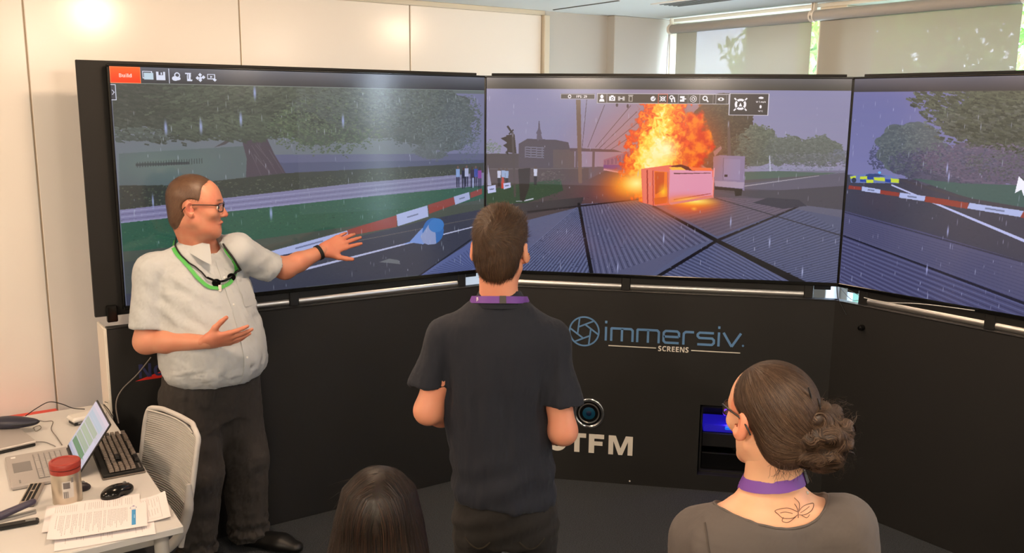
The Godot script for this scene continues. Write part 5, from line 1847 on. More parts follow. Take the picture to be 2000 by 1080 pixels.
	func quad(mb: MB, a: int, b: int, c: int, e: int) -> void:
		if a < 0 or b < 0 or c < 0 or e < 0:
			return
		mb.tri(a, b, c)
		mb.tri(a, c, e)


# head in its own frame: y up, z towards the face, centre between the ears; s scales
func head_shape(f: Field, x: Transform3D, s: float, nose := 1.0, jaw := 1.0) -> void:
	var b := x.basis
	var P := func(a: float, c: float, e: float) -> Vector3: return x * (Vector3(a, c, e) * s)
	f.ell(P.call(0, 0.035, -0.014), Vector3(0.075, 0.086, 0.096) * s, b, 0.0)
	f.ell(P.call(0, 0.020, 0.040), Vector3(0.064, 0.072, 0.050) * s, b, 0.03 * s)
	f.ell(P.call(0, -0.040, 0.028), Vector3(0.058 * jaw, 0.072, 0.062) * s, b, 0.025 * s)
	for e: float in [-1.0, 1.0]:
		f.cap(P.call(e * 0.052 * jaw, -0.050, -0.005), P.call(e * 0.016, -0.098, 0.066), 0.020 * s, 0.017 * s, 0.025 * s)
		f.ell(P.call(e * 0.040, -0.018, 0.062), Vector3(0.024, 0.020, 0.022) * s, b, 0.02 * s)
		f.cap(P.call(e * 0.010, 0.026, 0.083), P.call(e * 0.044, 0.022, 0.068), 0.010 * s, 0.008 * s, 0.018 * s)
	f.ell(P.call(0, -0.101, 0.073), Vector3(0.020, 0.016, 0.015) * s, b, 0.02 * s)
	for e: float in [-1.0, 1.0]:
		f.ell(P.call(e * 0.031, 0.004, 0.088), Vector3(0.017, 0.011, 0.013) * s, b, 0.010 * s, true)
		f.ell(P.call(e * 0.031, 0.003, 0.073), Vector3(0.0135, 0.0115, 0.0125) * s, b, 0.003 * s)
	# nose, lips
	f.cap(P.call(0, 0.014, 0.086), P.call(0, -0.026, 0.104 + 0.004 * nose), 0.0075 * s, 0.0115 * s * nose, 0.012 * s)
	for e: float in [-1.0, 1.0]:
		f.ell(P.call(e * 0.012, -0.030, 0.094), Vector3(0.009, 0.008, 0.011) * s, b, 0.007 * s)
	f.cap(P.call(-0.020, -0.060, 0.082), P.call(0, -0.0575, 0.0925), 0.0045 * s, 0.0065 * s, 0.006 * s)
	f.cap(P.call(0.020, -0.060, 0.082), P.call(0, -0.0575, 0.0925), 0.0045 * s, 0.0065 * s, 0.006 * s)
	f.cap(P.call(-0.015, -0.069, 0.083), P.call(0.015, -0.069, 0.083), 0.0055 * s, 0.0055 * s, 0.007 * s)
	for e: float in [-1.0, 1.0]:
		f.cap(P.call(e * 0.027, -0.0645, 0.079), P.call(0, -0.0638, 0.0965), 0.0030 * s, 0.0030 * s, 0.003 * s, Vector3.ZERO, 1.0, true)
	# ears
	for e: float in [-1.0, 1.0]:
		var eb := b * Basis(Vector3.UP, e * 0.42) * Basis(Vector3.RIGHT, -0.2)
		f.ell(P.call(e * 0.084, -0.004, -0.014), Vector3(0.0085, 0.032, 0.0185) * s, eb, 0.005 * s)
		f.ell(P.call(e * 0.076, -0.026, -0.006), Vector3(0.008, 0.012, 0.010) * s, eb, 0.006 * s)
		f.ell(P.call(e * 0.0925, 0.004, -0.008), Vector3(0.0095, 0.021, 0.0105) * s, eb, 0.003 * s, true)


# hand: wrist point, direction of the fingers, direction the palm faces, which side the thumb is on (+1 or -1 along dir x palm)
func hand_shape(f: Field, w: Vector3, dir: Vector3, palm: Vector3, side: float, curl: Array, spread: float, thumb: Vector3, s := 1.0) -> void:
	dir = dir.normalized()
	palm = (palm - dir * palm.dot(dir)).normalized()
	var across := dir.cross(palm).normalized() * side
	var knuckle := [0.030, 0.010, -0.010, -0.028]
	var reach := [0.088, 0.092, 0.087, 0.079]
	var long := [0.074, 0.082, 0.075, 0.059]
	f.cap(w - dir * 0.012 * s, w + dir * 0.02 * s, 0.0245 * s, 0.026 * s, 0.0, palm, 0.82)
	for k in 4:
		var b: Vector3 = w + (across * knuckle[k] * 0.62 + dir * 0.005) * s
		var c: Vector3 = w + (across * knuckle[k] + dir * reach[k] - palm * (0.004 if k in [1, 2] else 0.0)) * s
		f.cap(b, c, 0.0145 * s, 0.0110 * s, 0.016 * s, palm, 0.92)
		var dd := (dir + across * spread * (1.5 - k)).normalized()
		var p := c
		var lens := [0.46, 0.30, 0.24]
		var r := [0.0096, 0.0088, 0.0078, 0.0064]
		for j in 3:
			var a: float = curl[k] * [0.9, 1.1, 0.7][j]
			dd = (dd * cos(a) + palm * sin(a)).normalized()
			palm = palm if j < 0 else palm
			var q: Vector3 = p + dd * long[k] * lens[j] * s
			f.cap(p, q, r[j] * s * (0.86 if k == 3 else 1.0), r[j + 1] * s * (0.86 if k == 3 else 1.0), 0.005 * s if j == 0 else 0.002 * s)
			p = q
	# ball of the thumb, then its two free joints
	var t0 := w + (across * 0.020 + dir * 0.018 + palm * 0.006) * s
	var t1 := t0 + (thumb.normalized() * 0.042) * s
	var t2 := t1 + (thumb.normalized() * 0.7 + dir * 0.3).normalized() * 0.034 * s
	var t3 := t2 + (thumb.normalized() * 0.6 + dir * 0.4).normalized() * 0.026 * s
	f.cap(t0, t1, 0.0155 * s, 0.0125 * s, 0.022 * s)
	f.cap(t1, t2, 0.0118 * s, 0.0102 * s, 0.005 * s)
	f.cap(t2, t3, 0.0100 * s, 0.0078 * s, 0.003 * s)


func skin_paint(base: Color, red: Color) -> Callable:
	return func(p: Vector3, _n: Vector3) -> Color:
		var t := clampf(0.35 + 0.5 * noise.get_noise_3d(p.x * 9, p.y * 9, p.z * 9), 0, 1)
		return base.lerp(red, t * 0.6)


func plain_paint(c: Color, spread := 0.0) -> Callable:
	return func(p: Vector3, _n: Vector3) -> Color:
		return c * (1.0 + spread * noise.get_noise_3d(p.x * 30, p.y * 30, p.z * 30))


# many fine locks laid over the surface that mb already holds
func strands(mb: MB, first: int, count: int, flow: Callable, length: float, width: float, lift: float, cols: Array, segs := 3, keep = null, curl := 0.0, follow: Field = null) -> void:
	var last := mb.v.size()
	for k in count:
		var i := rng.randi_range(first, last - 1)
		var p := mb.v[i]
		var n := mb.n[i]
		if keep != null and not keep.call(p, n):
			continue
		var l := length * rng.randf_range(0.6, 1.3)
		var t: Vector3 = flow.call(p, n)
		t = (t - n * t.dot(n)).normalized()
		var side := t.cross(n).normalized()
		var w := width * rng.randf_range(0.6, 1.3)
		var c: Color = cols[rng.randi_range(0, cols.size() - 1)] * rng.randf_range(0.8, 1.2)
		mb.color = c
		var prev := -1
		var bend := rng.randf_range(-1, 1) * curl
		p -= n * 0.001
		for j in segs + 1:
			var g := float(j) / segs
			var ww := w * (1.0 - g * 0.85)
			var nn := (n + side * 0.5 * (1 if k % 2 else -1) * rng.randf()).normalized()
			var a := mb.vert(p - side * ww / 2, nn)
			mb.vert(p + side * ww / 2, nn)
			if prev >= 0:
				mb.tri(prev, prev + 1, a + 1)
				mb.tri(prev, a + 1, a)
			prev = a
			var d := (t + n * (lift * (1.0 - 1.3 * g)) + side * bend * g).normalized()
			p += d * l / segs
			if follow != null and absf(follow.at(p)) < 0.03:
				var near := follow.slope(p)
				p -= near * (follow.at(p) - lift * 0.03 * (1.0 + g))
				t = flow.call(p, near)
				t = (t - near * t.dot(near)).normalized()
				n = near
				side = t.cross(n).normalized()
	mb.color = Color.WHITE


func cloth(called: String, c: Color, bump := 3.0, scale := 6.0) -> StandardMaterial3D:
	var m := mat(called, c, 0.9)
	m.normal_enabled = true
	m.normal_texture = bumps(0.35, bump, 256, 9)
	m.rim_enabled = true
	m.rim = 0.3
	m.rim_tint = 0.6
	return triplanar(m, scale)


func skin_material(called: String) -> StandardMaterial3D:
	var m := mat(called, Color.WHITE, 0.5)
	m.vertex_color_use_as_albedo = true
	m.subsurf_scatter_enabled = true
	m.subsurf_scatter_strength = 0.12
	return m


func hair_material(called: String, rough := 0.45) -> StandardMaterial3D:
	var m := mat(called, Color.WHITE, rough)
	m.vertex_color_use_as_albedo = true
	return m


func ribbon(pts: Array, outs: Array, width: float, thick: float) -> MB:
	# a flat band along points; outs point away from what it lies on
	var mb := MB.new()
	for i in pts.size() - 1:
		var t0: Vector3 = (pts[mini(i + 1, pts.size() - 1)] - pts[maxi(i - 1, 0)]).normalized()
		var t1: Vector3 = (pts[mini(i + 2, pts.size() - 1)] - pts[i]).normalized()
		var w0: Vector3 = t0.cross(outs[i]).normalized() * width / 2
		var w1: Vector3 = t1.cross(outs[i + 1]).normalized() * width / 2
		var a: Vector3 = pts[i]
		var b: Vector3 = pts[i + 1]
		var oa: Vector3 = outs[i] * thick
		var ob: Vector3 = outs[i + 1] * thick
		mb.face_with([a - w0 + oa, a + w0 + oa, b + w1 + ob, b - w1 + ob], [outs[i], outs[i], outs[i + 1], outs[i + 1]])
		mb.face_with([a - w0, a + w0, b + w1, b - w1], [-outs[i], -outs[i], -outs[i + 1], -outs[i + 1]])
		mb.face_with([a - w0, a - w0 + oa, b - w1 + ob, b - w1], [-w0.normalized(), -w0.normalized(), -w1.normalized(), -w1.normalized()])
		mb.face_with([a + w0, a + w0 + oa, b + w1 + ob, b + w1], [w0.normalized(), w0.normalized(), w1.normalized(), w1.normalized()])
	return mb


# ---------------------------------------------------------------- the man explaining the screens

func lin(r: float, g: float, b: float) -> Color:
	return Color(r, g, b).srgb_to_linear()


func turned(yaw: float, p: Vector3) -> Transform3D:
	return Transform3D(Basis(Vector3.UP, yaw), p)


func shoe(mb: MB, heel: Vector3, yaw: float, s := 1.0) -> void:
	var x := turned(yaw, heel)
	var f := Field.new(heel - Vector3(0.32, 0.02, 0.32), heel + Vector3(0.32, 0.16, 0.32), 0.008)
	f.cap(x * (Vector3(0, 0.035, 0.02) * s), x * (Vector3(0.005, 0.03, 0.16) * s), 0.045 * s, 0.05 * s, 0.0, Vector3.UP, 0.8)
	f.cap(x * (Vector3(0.005, 0.03, 0.16) * s), x * (Vector3(0.0, 0.022, 0.235) * s), 0.05 * s, 0.034 * s, 0.02, Vector3.UP, 0.7)
	f.cap(x * (Vector3(0, 0.04, 0.0) * s), x * (Vector3(0, 0.10, -0.005) * s), 0.042 * s, 0.045 * s, 0.03)
	f.cut(Vector3(0, 0.003, 0), Vector3.DOWN)
	f.mesh_into(mb)


func build_presenter() -> void:
	var yaw := 1.105
	var T := turned(yaw, Vector3(-1.035, 0, 1.235))
	var o := thing("person", "man in a pale short-sleeved shirt and dark trousers, one arm stretched towards the left-hand screen", "person", T)
	var inv := T.affine_inverse()
	var toward := Vector3(0.474, 0, 0.881)
	var right := Vector3(0.881, 0, -0.474)
	# joints in the room, then moved into the person's frame
	var shR: Vector3 = Vector3(-1.206, 1.382, 1.376)
	var slR: Vector3 = Vector3(-1.205, 1.142, 1.421)
	var elR: Vector3 = Vector3(-1.210, 1.091, 1.447)
	var wrR: Vector3 = Vector3(-0.909, 1.113, 1.478)
	var shL: Vector3 = Vector3(-0.919, 1.451, 1.153)
	var slL: Vector3 = Vector3(-0.812, 1.352, 1.005)
	var elL: Vector3 = Vector3(-0.779, 1.346, 0.953)
	var wrL: Vector3 = Vector3(-0.643, 1.414, 0.800)
	# ---- shirt
	var fs := Field.new(Vector3(-1.40, 0.86, 0.93), Vector3(-0.66, 1.56, 1.56), 0.0085)
	fs.cap(shR, slR, 0.074, 0.086, 0.022)
	var dR := (slR - shR).normalized()
	fs.cut(slR, dR, slR + dR * 0.08, 0.12)
	fs.cap(shL, slL, 0.078, 0.072, 0.03)
	var dL := (slL - shL).normalized()
	fs.cut(slL, dL, slL + dL * 0.08, 0.12)
	fs.cap(slR - dR * 0.03, slR + dR * 0.03, 0.066, 0.078, 0.0, Vector3.ZERO, 1.0, true)
	fs.cap(slL - dL * 0.03, slL + dL * 0.03, 0.054, 0.064, 0.0, Vector3.ZERO, 1.0, true)
	fs.loft(T, [
		[0.885, 0.0, 0.035, 0.215, 0.185, 0.145],
		[0.925, 0.0, 0.03, 0.243, 0.215, 0.165],
		[0.99, 0.0, 0.02, 0.250, 0.240, 0.165],
		[1.07, 0.0, 0.01, 0.248, 0.238, 0.155],
		[1.17, 0.0, 0.0, 0.238, 0.208, 0.148],
		[1.28, 0.0, -0.005, 0.226, 0.168, 0.145],
		[1.37, 0.0, -0.015, 0.205, 0.132, 0.135],
		[1.43, 0.0, -0.02, 0.165, 0.105, 0.115],
		[1.475, 0.0, -0.015, 0.110, 0.085, 0.095],
		[1.53, 0.0, 0.0, 0.078, 0.076, 0.078]], 0.012)
	fs.cap(T * Vector3(-0.07, 1.455, -0.015), shR, 0.055, 0.070, 0.05)
	fs.cap(T * Vector3(0.07, 1.455, -0.015), shL, 0.055, 0.070, 0.05)
	# opening at the neck
	fs.cap(T * Vector3(0, 1.50, 0.02), T * Vector3(0, 1.58, 0.03), 0.066, 0.085, 0.0, Vector3.ZERO, 1.0, true)
	fs.cap(T * Vector3(0, 1.455, 0.115), T * Vector3(0, 1.54, 0.07), 0.012, 0.05, 0.01, Vector3.ZERO, 1.0, true)
	var pit := [T * Vector3(-0.20, 1.25, 0.10), T * Vector3(0.20, 1.27, 0.08)]
	var crease := func(p: Vector3) -> float:
		var q := inv * p
		var a := 0.0085 * noise.get_noise_3d(q.x * 5.0 + q.y * 2.0, q.y * 2.6, q.z * 5.0)
		a += 0.0045 * noise.get_noise_3d(q.x * 13.0, q.y * 6.0 + q.x * 5.0, q.z * 13.0)
		for c: Vector3 in pit:
			var r := p - c
			var dd := r.length()
			a += 0.006 * exp(-dd * dd / 0.020) * clampf(dd * 12.0, 0.0, 1.0) * sin(r.y * 70.0 + r.dot(right) * signf(c.x - T.origin.x) * -48.0 + 2.0 * noise.get_noise_3d(q.x * 9.0, q.y * 9.0, q.z * 9.0))
		a += 0.0035 * exp(-pow((q.y - 0.94) / 0.05, 2)) * sin(atan2(q.x, q.z) * 9.0 + 5.0 * noise.get_noise_2d(q.y * 9.0, q.x * 6.0))
		return a
	var sh := MB.new()
	fs.mesh_into(sh, null, crease)
	for k in sh.v.size():
		sh.v[k] = inv * sh.v[k]
		sh.n[k] = inv.basis * sh.n[k]
	var shirt := cloth("shirt_cloth", Color(0.715, 0.735, 0.745), 1.0, 9.0)
	var shirt_node := put("shirt", sh.mesh(), shirt, o)
	# collar: a band folded down round the neck, with two points
	var col := MB.new()
	var steps := 28
	for s in 2:
		var rows := []
		for k in steps + 1:
			var a := lerpf(0.36, TAU - 0.36, float(k) / steps)
			var front := cos(a) * 0.5 + 0.5
			var dir := Vector3(sin(a), 0, cos(a))
			var top := dir * Vector3(0.074, 0, 0.078) + Vector3(0, 1.560 - 0.055 * front, 0.012)
			var tip := pow(maxf(0.0, front - 0.55) / 0.45, 2.0)
			var low := dir * Vector3(0.098 + 0.006 * front, 0, 0.100 + 0.018 * front) + Vector3(0, 1.512 - 0.062 * front - 0.032 * tip, 0.012) + Vector3(signf(sin(a)) * 0.020 * tip, 0, 0.012 * tip)
			var nn := (dir + Vector3.UP * 0.5).normalized()
			rows.append([top - nn * (0.004 * s), low - nn * (0.004 * s), nn * (-1.0 if s else 1.0)])
		for k in steps:
			var mid0: Vector3 = (rows[k][0] + rows[k][1]) / 2 + rows[k][2] * 0.004
			var mid1: Vector3 = (rows[k + 1][0] + rows[k + 1][1]) / 2 + rows[k + 1][2] * 0.004
			col.face_with([rows[k][0], mid0, mid1, rows[k + 1][0]], [rows[k][2], rows[k][2], rows[k + 1][2], rows[k + 1][2]])
			col.face_with([mid0, rows[k][1], rows[k + 1][1], mid1], [rows[k][2], rows[k][2], rows[k + 1][2], rows[k + 1][2]])
	put("collar", col.mesh(), shirt, shirt_node)
	# placket, buttons and pocket follow the cloth
	var line_pts := []
	var line_out := []
	for k in 15:
		var y := lerpf(1.43, 0.90, k / 14.0)
		var p := fs.hit(T * Vector3(0.012, y, 0.5), -(T.basis.z))
		var n := fs.slope(p)
		line_pts.append(inv * (p + n * crease.call(p)))
		line_out.append(inv.basis * n)
	put("placket", ribbon(line_pts, line_out, 0.032, 0.0035).mesh(), shirt, shirt_node)
	var but := mat("button", Color(0.88, 0.88, 0.86), 0.3)
	for k in [2, 5, 8, 11]:
		var n: Vector3 = line_out[k]
		var bb := Basis(Quaternion(Vector3.UP, n))
		put("button", MB.new().lathe([Vector2(0, 0.0025), Vector2(0.004, 0.0028), Vector2(0.0055, 0.0015), Vector2(0.0055, 0)], Transform3D(bb, line_pts[k] + n * 0.003), 12).mesh(), but, shirt_node)
	var pk := []
	var po := []
	for k in 6:
		var p := fs.hit(T * Vector3(0.115, lerpf(1.335, 1.215, k / 5.0), 0.5), -(T.basis.z))
		var n := fs.slope(p)
		pk.append(inv * (p + n * crease.call(p)))
		po.append(inv.basis * n)
	put("pocket", ribbon(pk, po, 0.10, 0.0022).mesh(), shirt, shirt_node)
	# ---- trousers
	var ft := Field.new(Vector3(-1.36, 0.0, 0.93), Vector3(-0.68, 1.0, 1.56), 0.010)
	ft.loft(T, [[0.70, 0, 0.0, 0.205, 0.14, 0.155], [0.80, 0, 0.0, 0.225, 0.165, 0.165], [0.90, 0, 0.01, 0.225, 0.185, 0.155], [0.96, 0, 0.01, 0.220, 0.185, 0.15]], 0.0)
	var hR: Vector3 = T * Vector3(-0.105, 0.80, 0.0)
	var kR: Vector3 = T * Vector3(-0.120, 0.46, 0.04)
	var aR: Vector3 = T * Vector3(-0.130, 0.03, 0.0)
	var hL: Vector3 = T * Vector3(0.105, 0.80, 0.0)
	var kL: Vector3 = T * Vector3(0.135, 0.46, 0.04)
	var aL: Vector3 = T * Vector3(0.150, 0.03, 0.02)
	ft.cap(hR, kR, 0.128, 0.108, 0.05)
	ft.cap(kR, aR, 0.108, 0.092, 0.03)
	ft.cap(hL, kL, 0.128, 0.108, 0.05)
	ft.cap(kL, aL, 0.108, 0.092, 0.03)
	ft.cut(Vector3(0, 0.035, 0), Vector3.DOWN)
	var tr := MB.new()
	ft.mesh_into(tr, null, func(p: Vector3) -> float:
		var q := inv * p
		return 0.012 * noise.get_noise_3d(q.x * 8.0, q.y * 1.8, q.z * 8.0) + 0.012 * exp(-pow((q.y - 0.09) / 0.06, 2)) * sin(q.y * 95.0 + 5.0 * noise.get_noise_2d(q.x * 9, q.z * 9)) + 0.007 * noise.get_noise_3d(q.x * 7.0, q.y * 9.0, q.z * 7.0))
	for k in tr.v.size():
		tr.v[k] = inv * tr.v[k]
		tr.n[k] = inv.basis * tr.n[k]
	put("trousers", tr.mesh(), cloth("trouser_cloth", Color(0.205, 0.19, 0.18), 1.5, 8.0), o)
	for e: Array in [[aR, 0.35], [aL, 0.35]]:
		var s := MB.new()
		shoe(s, inv * Vector3(e[0].x, 0.0, e[0].z), e[1], 1.1)
		put("shoe", s.mesh(), M.black, o)
	# ---- body: head, neck, arms and hands in one skin
	var base := lin(0.80, 0.57, 0.46)
	var red := lin(0.76, 0.40, 0.31)
	var mb := MB.new()
	var H := Transform3D(Basis(Vector3.UP, 1.93) * Basis(Vector3.RIGHT, 0.06), Vector3(-1.026, 1.669, 1.291))
	var hs := 1.12
	var fh := Field.new(H.origin - Vector3(0.17, 0.26, 0.17), H.origin + Vector3(0.17, 0.17, 0.17), 0.003)
	head_shape(fh, H, hs, 0.98, 1.12)
	fh.ell(H * (Vector3(0, -0.085, 0.035) * hs), Vector3(0.052, 0.035, 0.050) * hs, H.basis, 0.03)
	fh.cap(H * (Vector3(0, -0.05, -0.035) * hs), T * Vector3(0, 1.46, -0.01), 0.070, 0.078, 0.03)
	var Hi := H.affine_inverse()
	fh.mesh_into(mb, func(p: Vector3, n: Vector3) -> Color:
		var q := (Hi * p) / hs
		var c := base.lerp(red, clampf(0.3 + 0.5 * noise.get_noise_3d(p.x * 14, p.y * 14, p.z * 14), 0, 0.7))
		c = c.lerp(lin(0.73, 0.36, 0.29), 0.6 * exp(-(q - Vector3(0.045, -0.025, 0.07)).length_squared() / 0.0006) + 0.7 * exp(-(q - Vector3(0, -0.03, 0.108)).length_squared() / 0.0004))
		c = c.lerp(lin(0.72, 0.36, 0.31), 0.8 * exp(-pow(q.y + 0.064, 2) / 0.00004 - pow(q.x / 0.02, 2)) * (1.0 if q.z > 0.07 else 0.0))
		if q.z > 0.04:
			c = c.lerp(lin(0.30, 0.17, 0.12), 0.85 * exp(-pow((q.y - 0.0315 + 4.0 * pow(absf(q.x) - 0.03, 2)) / 0.0042, 2) - pow((absf(q.x) - 0.031) / 0.016, 4)))
		if absf(q.x) > 0.083 and (q - Vector3(signf(q.x) * 0.084, 0.003, -0.008)).length() < 0.018:
			c = c.lerp(lin(0.62, 0.27, 0.22), 0.7)
		if q.z > 0.06:
			c = c.lerp(lin(0.34, 0.12, 0.10), 0.8 * exp(-pow((q.y + 0.0642) / 0.0024, 2) - pow(q.x / 0.027, 6)))
		return c)
	var fa := Field.new(inv * Vector3.ZERO * 0.0 + Vector3(-1.40, 0.90, 0.80), Vector3(-0.50, 1.50, 1.66), 0.0075)
	fa.cap(shR, elR, 0.055, 0.050, 0.0)
	fa.cap(elR, elR.lerp(wrR, 0.35), 0.051, 0.048, 0.03)
	fa.cap(elR.lerp(wrR, 0.35), wrR, 0.048, 0.029, 0.02)
	fa.cap(shL, elL, 0.055, 0.048, 0.0)
	fa.cap(elL, elL.lerp(wrL, 0.35), 0.049, 0.046, 0.03)
	fa.cap(elL.lerp(wrL, 0.35), wrL, 0.046, 0.029, 0.02)
	fa.loft(T, [[0.95, 0.0, 0.0, 0.17, 0.12, 0.10], [1.2, 0.0, 0.0, 0.17, 0.12, 0.10], [1.38, 0.0, -0.01, 0.15, 0.09, 0.09], [1.45, 0.0, -0.01, 0.08, 0.07, 0.07], [1.50, 0, 0, 0.065, 0.065, 0.065]], 0.03)
	fa.mesh_into(mb, skin_paint(base, red))
	# his right hand, open in front of the belly
	var fR := Field.new(wrR - Vector3(0.15, 0.15, 0.15), wrR + Vector3(0.26, 0.17, 0.15), 0.0034)
	hand_shape(fR, wrR, right * 0.97 + Vector3.UP * 0.14 + toward * 0.12, -toward + Vector3.UP * 0.75, 1.0, [0.10, 0.13, 0.17, 0.20], 0.07, Vector3.UP * 0.85 + right * 0.45 + toward * 0.25, 1.12)
	fR.mesh_into(mb, skin_paint(base.lerp(red, 0.3), red))
	var fL := Field.new(wrL - Vector3(0.10, 0.16, 0.20), wrL + Vector3(0.28, 0.18, 0.16), 0.0034)
	hand_shape(fL, wrL, right * 0.90 + Vector3.UP * 0.34 - toward * 0.20, -toward * 0.9 - Vector3.UP * 0.55, -1.0, [0.05, 0.09, 0.16, 0.24], 0.10, right * 0.85 - Vector3.UP * 0.42 + toward * 0.25, 1.14)
	fL.mesh_into(mb, skin_paint(base.lerp(red, 0.4), red))
	for k in mb.v.size():
		mb.v[k] = inv * mb.v[k]
		mb.n[k] = inv.basis * mb.n[k]
	var body := put("body", mb.mesh(), skin_material("skin_one"), o)
	# ---- eyes
	var ew := mat("eye_white", Color(0.88, 0.86, 0.83), 0.2)
	var iris := mat("iris", Color(0.22, 0.27, 0.30), 0.2)
	for e: float in [-1.0, 1.0]:
		var c := inv * (H * (Vector3(e * 0.031, 0.0025, 0.0755) * hs))
		put("eye", MB.new().lathe(ball(0.0122 * hs), Transform3D(Basis(), c), 14).mesh(), ew, o)
		put("iris", MB.new().lathe(ball(0.0062 * hs), Transform3D(Basis(), c + inv.basis * (H.basis * Vector3(0, -0.0004, 0.0085 * hs))), 12).mesh(), iris, o)
	# ---- hair: short, receding at the temples
	var fhair := Field.new(H.origin - Vector3(0.16, 0.12, 0.16), H.origin + Vector3(0.16, 0.18, 0.16), 0.005)
	fhair.ell(H * (Vector3(0, 0.035, -0.016) * hs), Vector3(0.0785, 0.0905, 0.0995) * hs, H.basis, 0.0)
	fhair.cut(H * (Vector3(0, 0.10, 0.064) * hs), H.basis * Vector3(0, 0.10, 0.99).normalized())
	for e: float in [-1.0, 1.0]:
		fhair.ell(H * (Vector3(e * 0.072, 0.070, 0.080) * hs), Vector3(0.056, 0.058, 0.054) * hs, H.basis, 0.004, true)
	fhair.cut(H * (Vector3(0, -0.005, 0.020) * hs), H.basis * Vector3(0, -0.60, 0.80).normalized())
	fhair.ell(H * (Vector3(0, -0.03, -0.055) * hs), Vector3(0.066, 0.075, 0.052) * hs, H.basis, 0.03)
	fhair.cap(H * (Vector3(-0.1, 0.0, -0.010) * hs), H * (Vector3(0.1, 0.0, -0.010) * hs), 0.034 * hs, 0.034 * hs, 0.008, Vector3.ZERO, 1.0, true)
	fhair.cut(H * (Vector3(0, -0.080, -0.05) * hs), H.basis * Vector3(0, -1, 0.40).normalized())
	var hb := MB.new()
	var hcols := [lin(0.31, 0.205, 0.145), lin(0.36, 0.25, 0.175), lin(0.26, 0.175, 0.13), lin(0.42, 0.33, 0.26)]
	fhair.mesh_into(hb, func(p: Vector3, _n: Vector3) -> Color: return hcols[0].lerp(hcols[3], 0.4 + 0.4 * noise.get_noise_3d(p.x * 40, p.y * 18, p.z * 40)))
	var hz := H.basis.z
	strands(hb, 0, 9000, func(p: Vector3, n: Vector3) -> Vector3: return ((Vector3.DOWN * 0.9 - hz * 0.45).lerp(hz * 0.9 + H.basis.x * 0.3, smoothstep(0.06, 0.125, (Hi * p).y)) + n.cross(Vector3.UP) * 0.3 * noise.get_noise_3d(p.x * 30, p.y * 30, p.z * 30)), 0.015, 0.0010, 0.20, hcols, 2)
	for k in hb.v.size():
		hb.v[k] = inv * hb.v[k]
		hb.n[k] = inv.basis * hb.n[k]
	put("hair", hb.mesh(), hair_material("short_hair"), o)
	# ---- glasses
	var g := thing("glasses", "dark thin-rimmed glasses on the face of the man in the pale shirt", "glasses", Transform3D(H.basis.orthonormalized(), H.origin))
	spectacles(g, hs, mat("glasses_rim", Color(0.09, 0.06, 0.06), 0.3))
	# ---- wristband
	var ax := (wrL - elL).normalized()
	var wc := wrL - ax * 0.028
	var side := ax.cross(Vector3.UP).normalized()
	var upw := side.cross(ax)
	var loop := []
	for k in 33:
		var a := TAU * k / 32.0
		loop.append(wc + side * cos(a) * 0.036 + upw * sin(a) * 0.034)
	var outs := []
	for p: Vector3 in loop:
		outs.append((p - wc).normalized())
	var wb := thing("wristband", "black band on the wrist of the man's outstretched arm", "wristband")
	put("strap", ribbon(loop, outs, 0.017, 0.0035).mesh(), M.black_matte, wb)
	put("tracker", MB.new().box(Transform3D(Basis(side, ax, side.cross(ax)) * Basis(Vector3.UP, 0), wc - (upw * -0.3 - toward).normalized() * -0.038), Vector3(0.012, 0.034, 0.02), 0.003).mesh(), M.black_gloss, wb)
	# ---- lanyard and cord, draped over the shirt
	var drape := func(pts: Array, lift: float) -> Array:
		var a := []
		var b := []
		for q: Vector3 in spline(pts, 5):
			var p := fs.hit(q + toward * 0.45, -toward, 0.9)
			var n := fs.slope(p)
			a.append(p + n * (lift + maxf(0.0, crease.call(p))))
			b.append(n)
		return [a, b]
	var grn := mat("green_ribbon", Color(0.30, 0.68, 0.30), 0.6)
	var ly := thing("lanyard", "bright green ribbon lanyard round the neck of the man in the pale shirt", "lanyard")
	var q1: Array = drape.call([Vector3(-1.159, 1.534, 1.306), Vector3(-1.134, 1.474, 1.292), Vector3(-1.099, 1.426, 1.273), Vector3(-1.060, 1.368, 1.252), Vector3(-1.020, 1.326, 1.231), Vector3(-0.981, 1.315, 1.210)], 0.004)
	var q2: Array = drape.call([Vector3(-0.981, 1.315, 1.210), Vector3(-0.946, 1.329, 1.191), Vector3(-0.921, 1.365, 1.177), Vector3(-0.915, 1.407, 1.174), Vector3(-0.937, 1.450, 1.186), Vector3(-0.953, 1.479, 1.195)], 0.004)
	put("ribbon", ribbon(q1[0], q1[1], 0.016, 0.0015).mesh(), grn, ly)
	put("ribbon", ribbon(q2[0], q2[1], 0.016, 0.0015).mesh(), grn, ly)
	var cd := thing("neck_strap", "black neck strap carrying spare dark spectacles on the chest of the pale shirt", "strap")
	var r1: Array = drape.call([Vector3(-1.149, 1.549, 1.300), Vector3(-1.126, 1.482, 1.288), Vector3(-1.095, 1.437, 1.271), Vector3(-1.062, 1.405, 1.253), Vector3(-1.029, 1.364, 1.236)], 0.009)
	var r2: Array = drape.call([Vector3(-0.901, 1.388, 1.166), Vector3(-0.918, 1.431, 1.176), Vector3(-0.940, 1.469, 1.188), Vector3(-0.955, 1.493, 1.196)], 0.009)
	put("strap_line", MB.new().tube(r1[0], 0.0035, 6).mesh(), M.black_matte, cd)
	put("strap_line", MB.new().tube(r2[0], 0.0050, 6).mesh(), M.black_matte, cd)
	var r3: Array = drape.call([Vector3(-1.029, 1.364, 1.236), Vector3(-1.000, 1.344, 1.220), Vector3(-0.969, 1.340, 1.203), Vector3(-0.937, 1.354, 1.186), Vector3(-0.913, 1.381, 1.173), Vector3(-0.898, 1.392, 1.165)], 0.014)
	put("spectacles_bar", MB.new().tube(r3[0], 0.0055, 6).mesh(), M.black_gloss, cd)
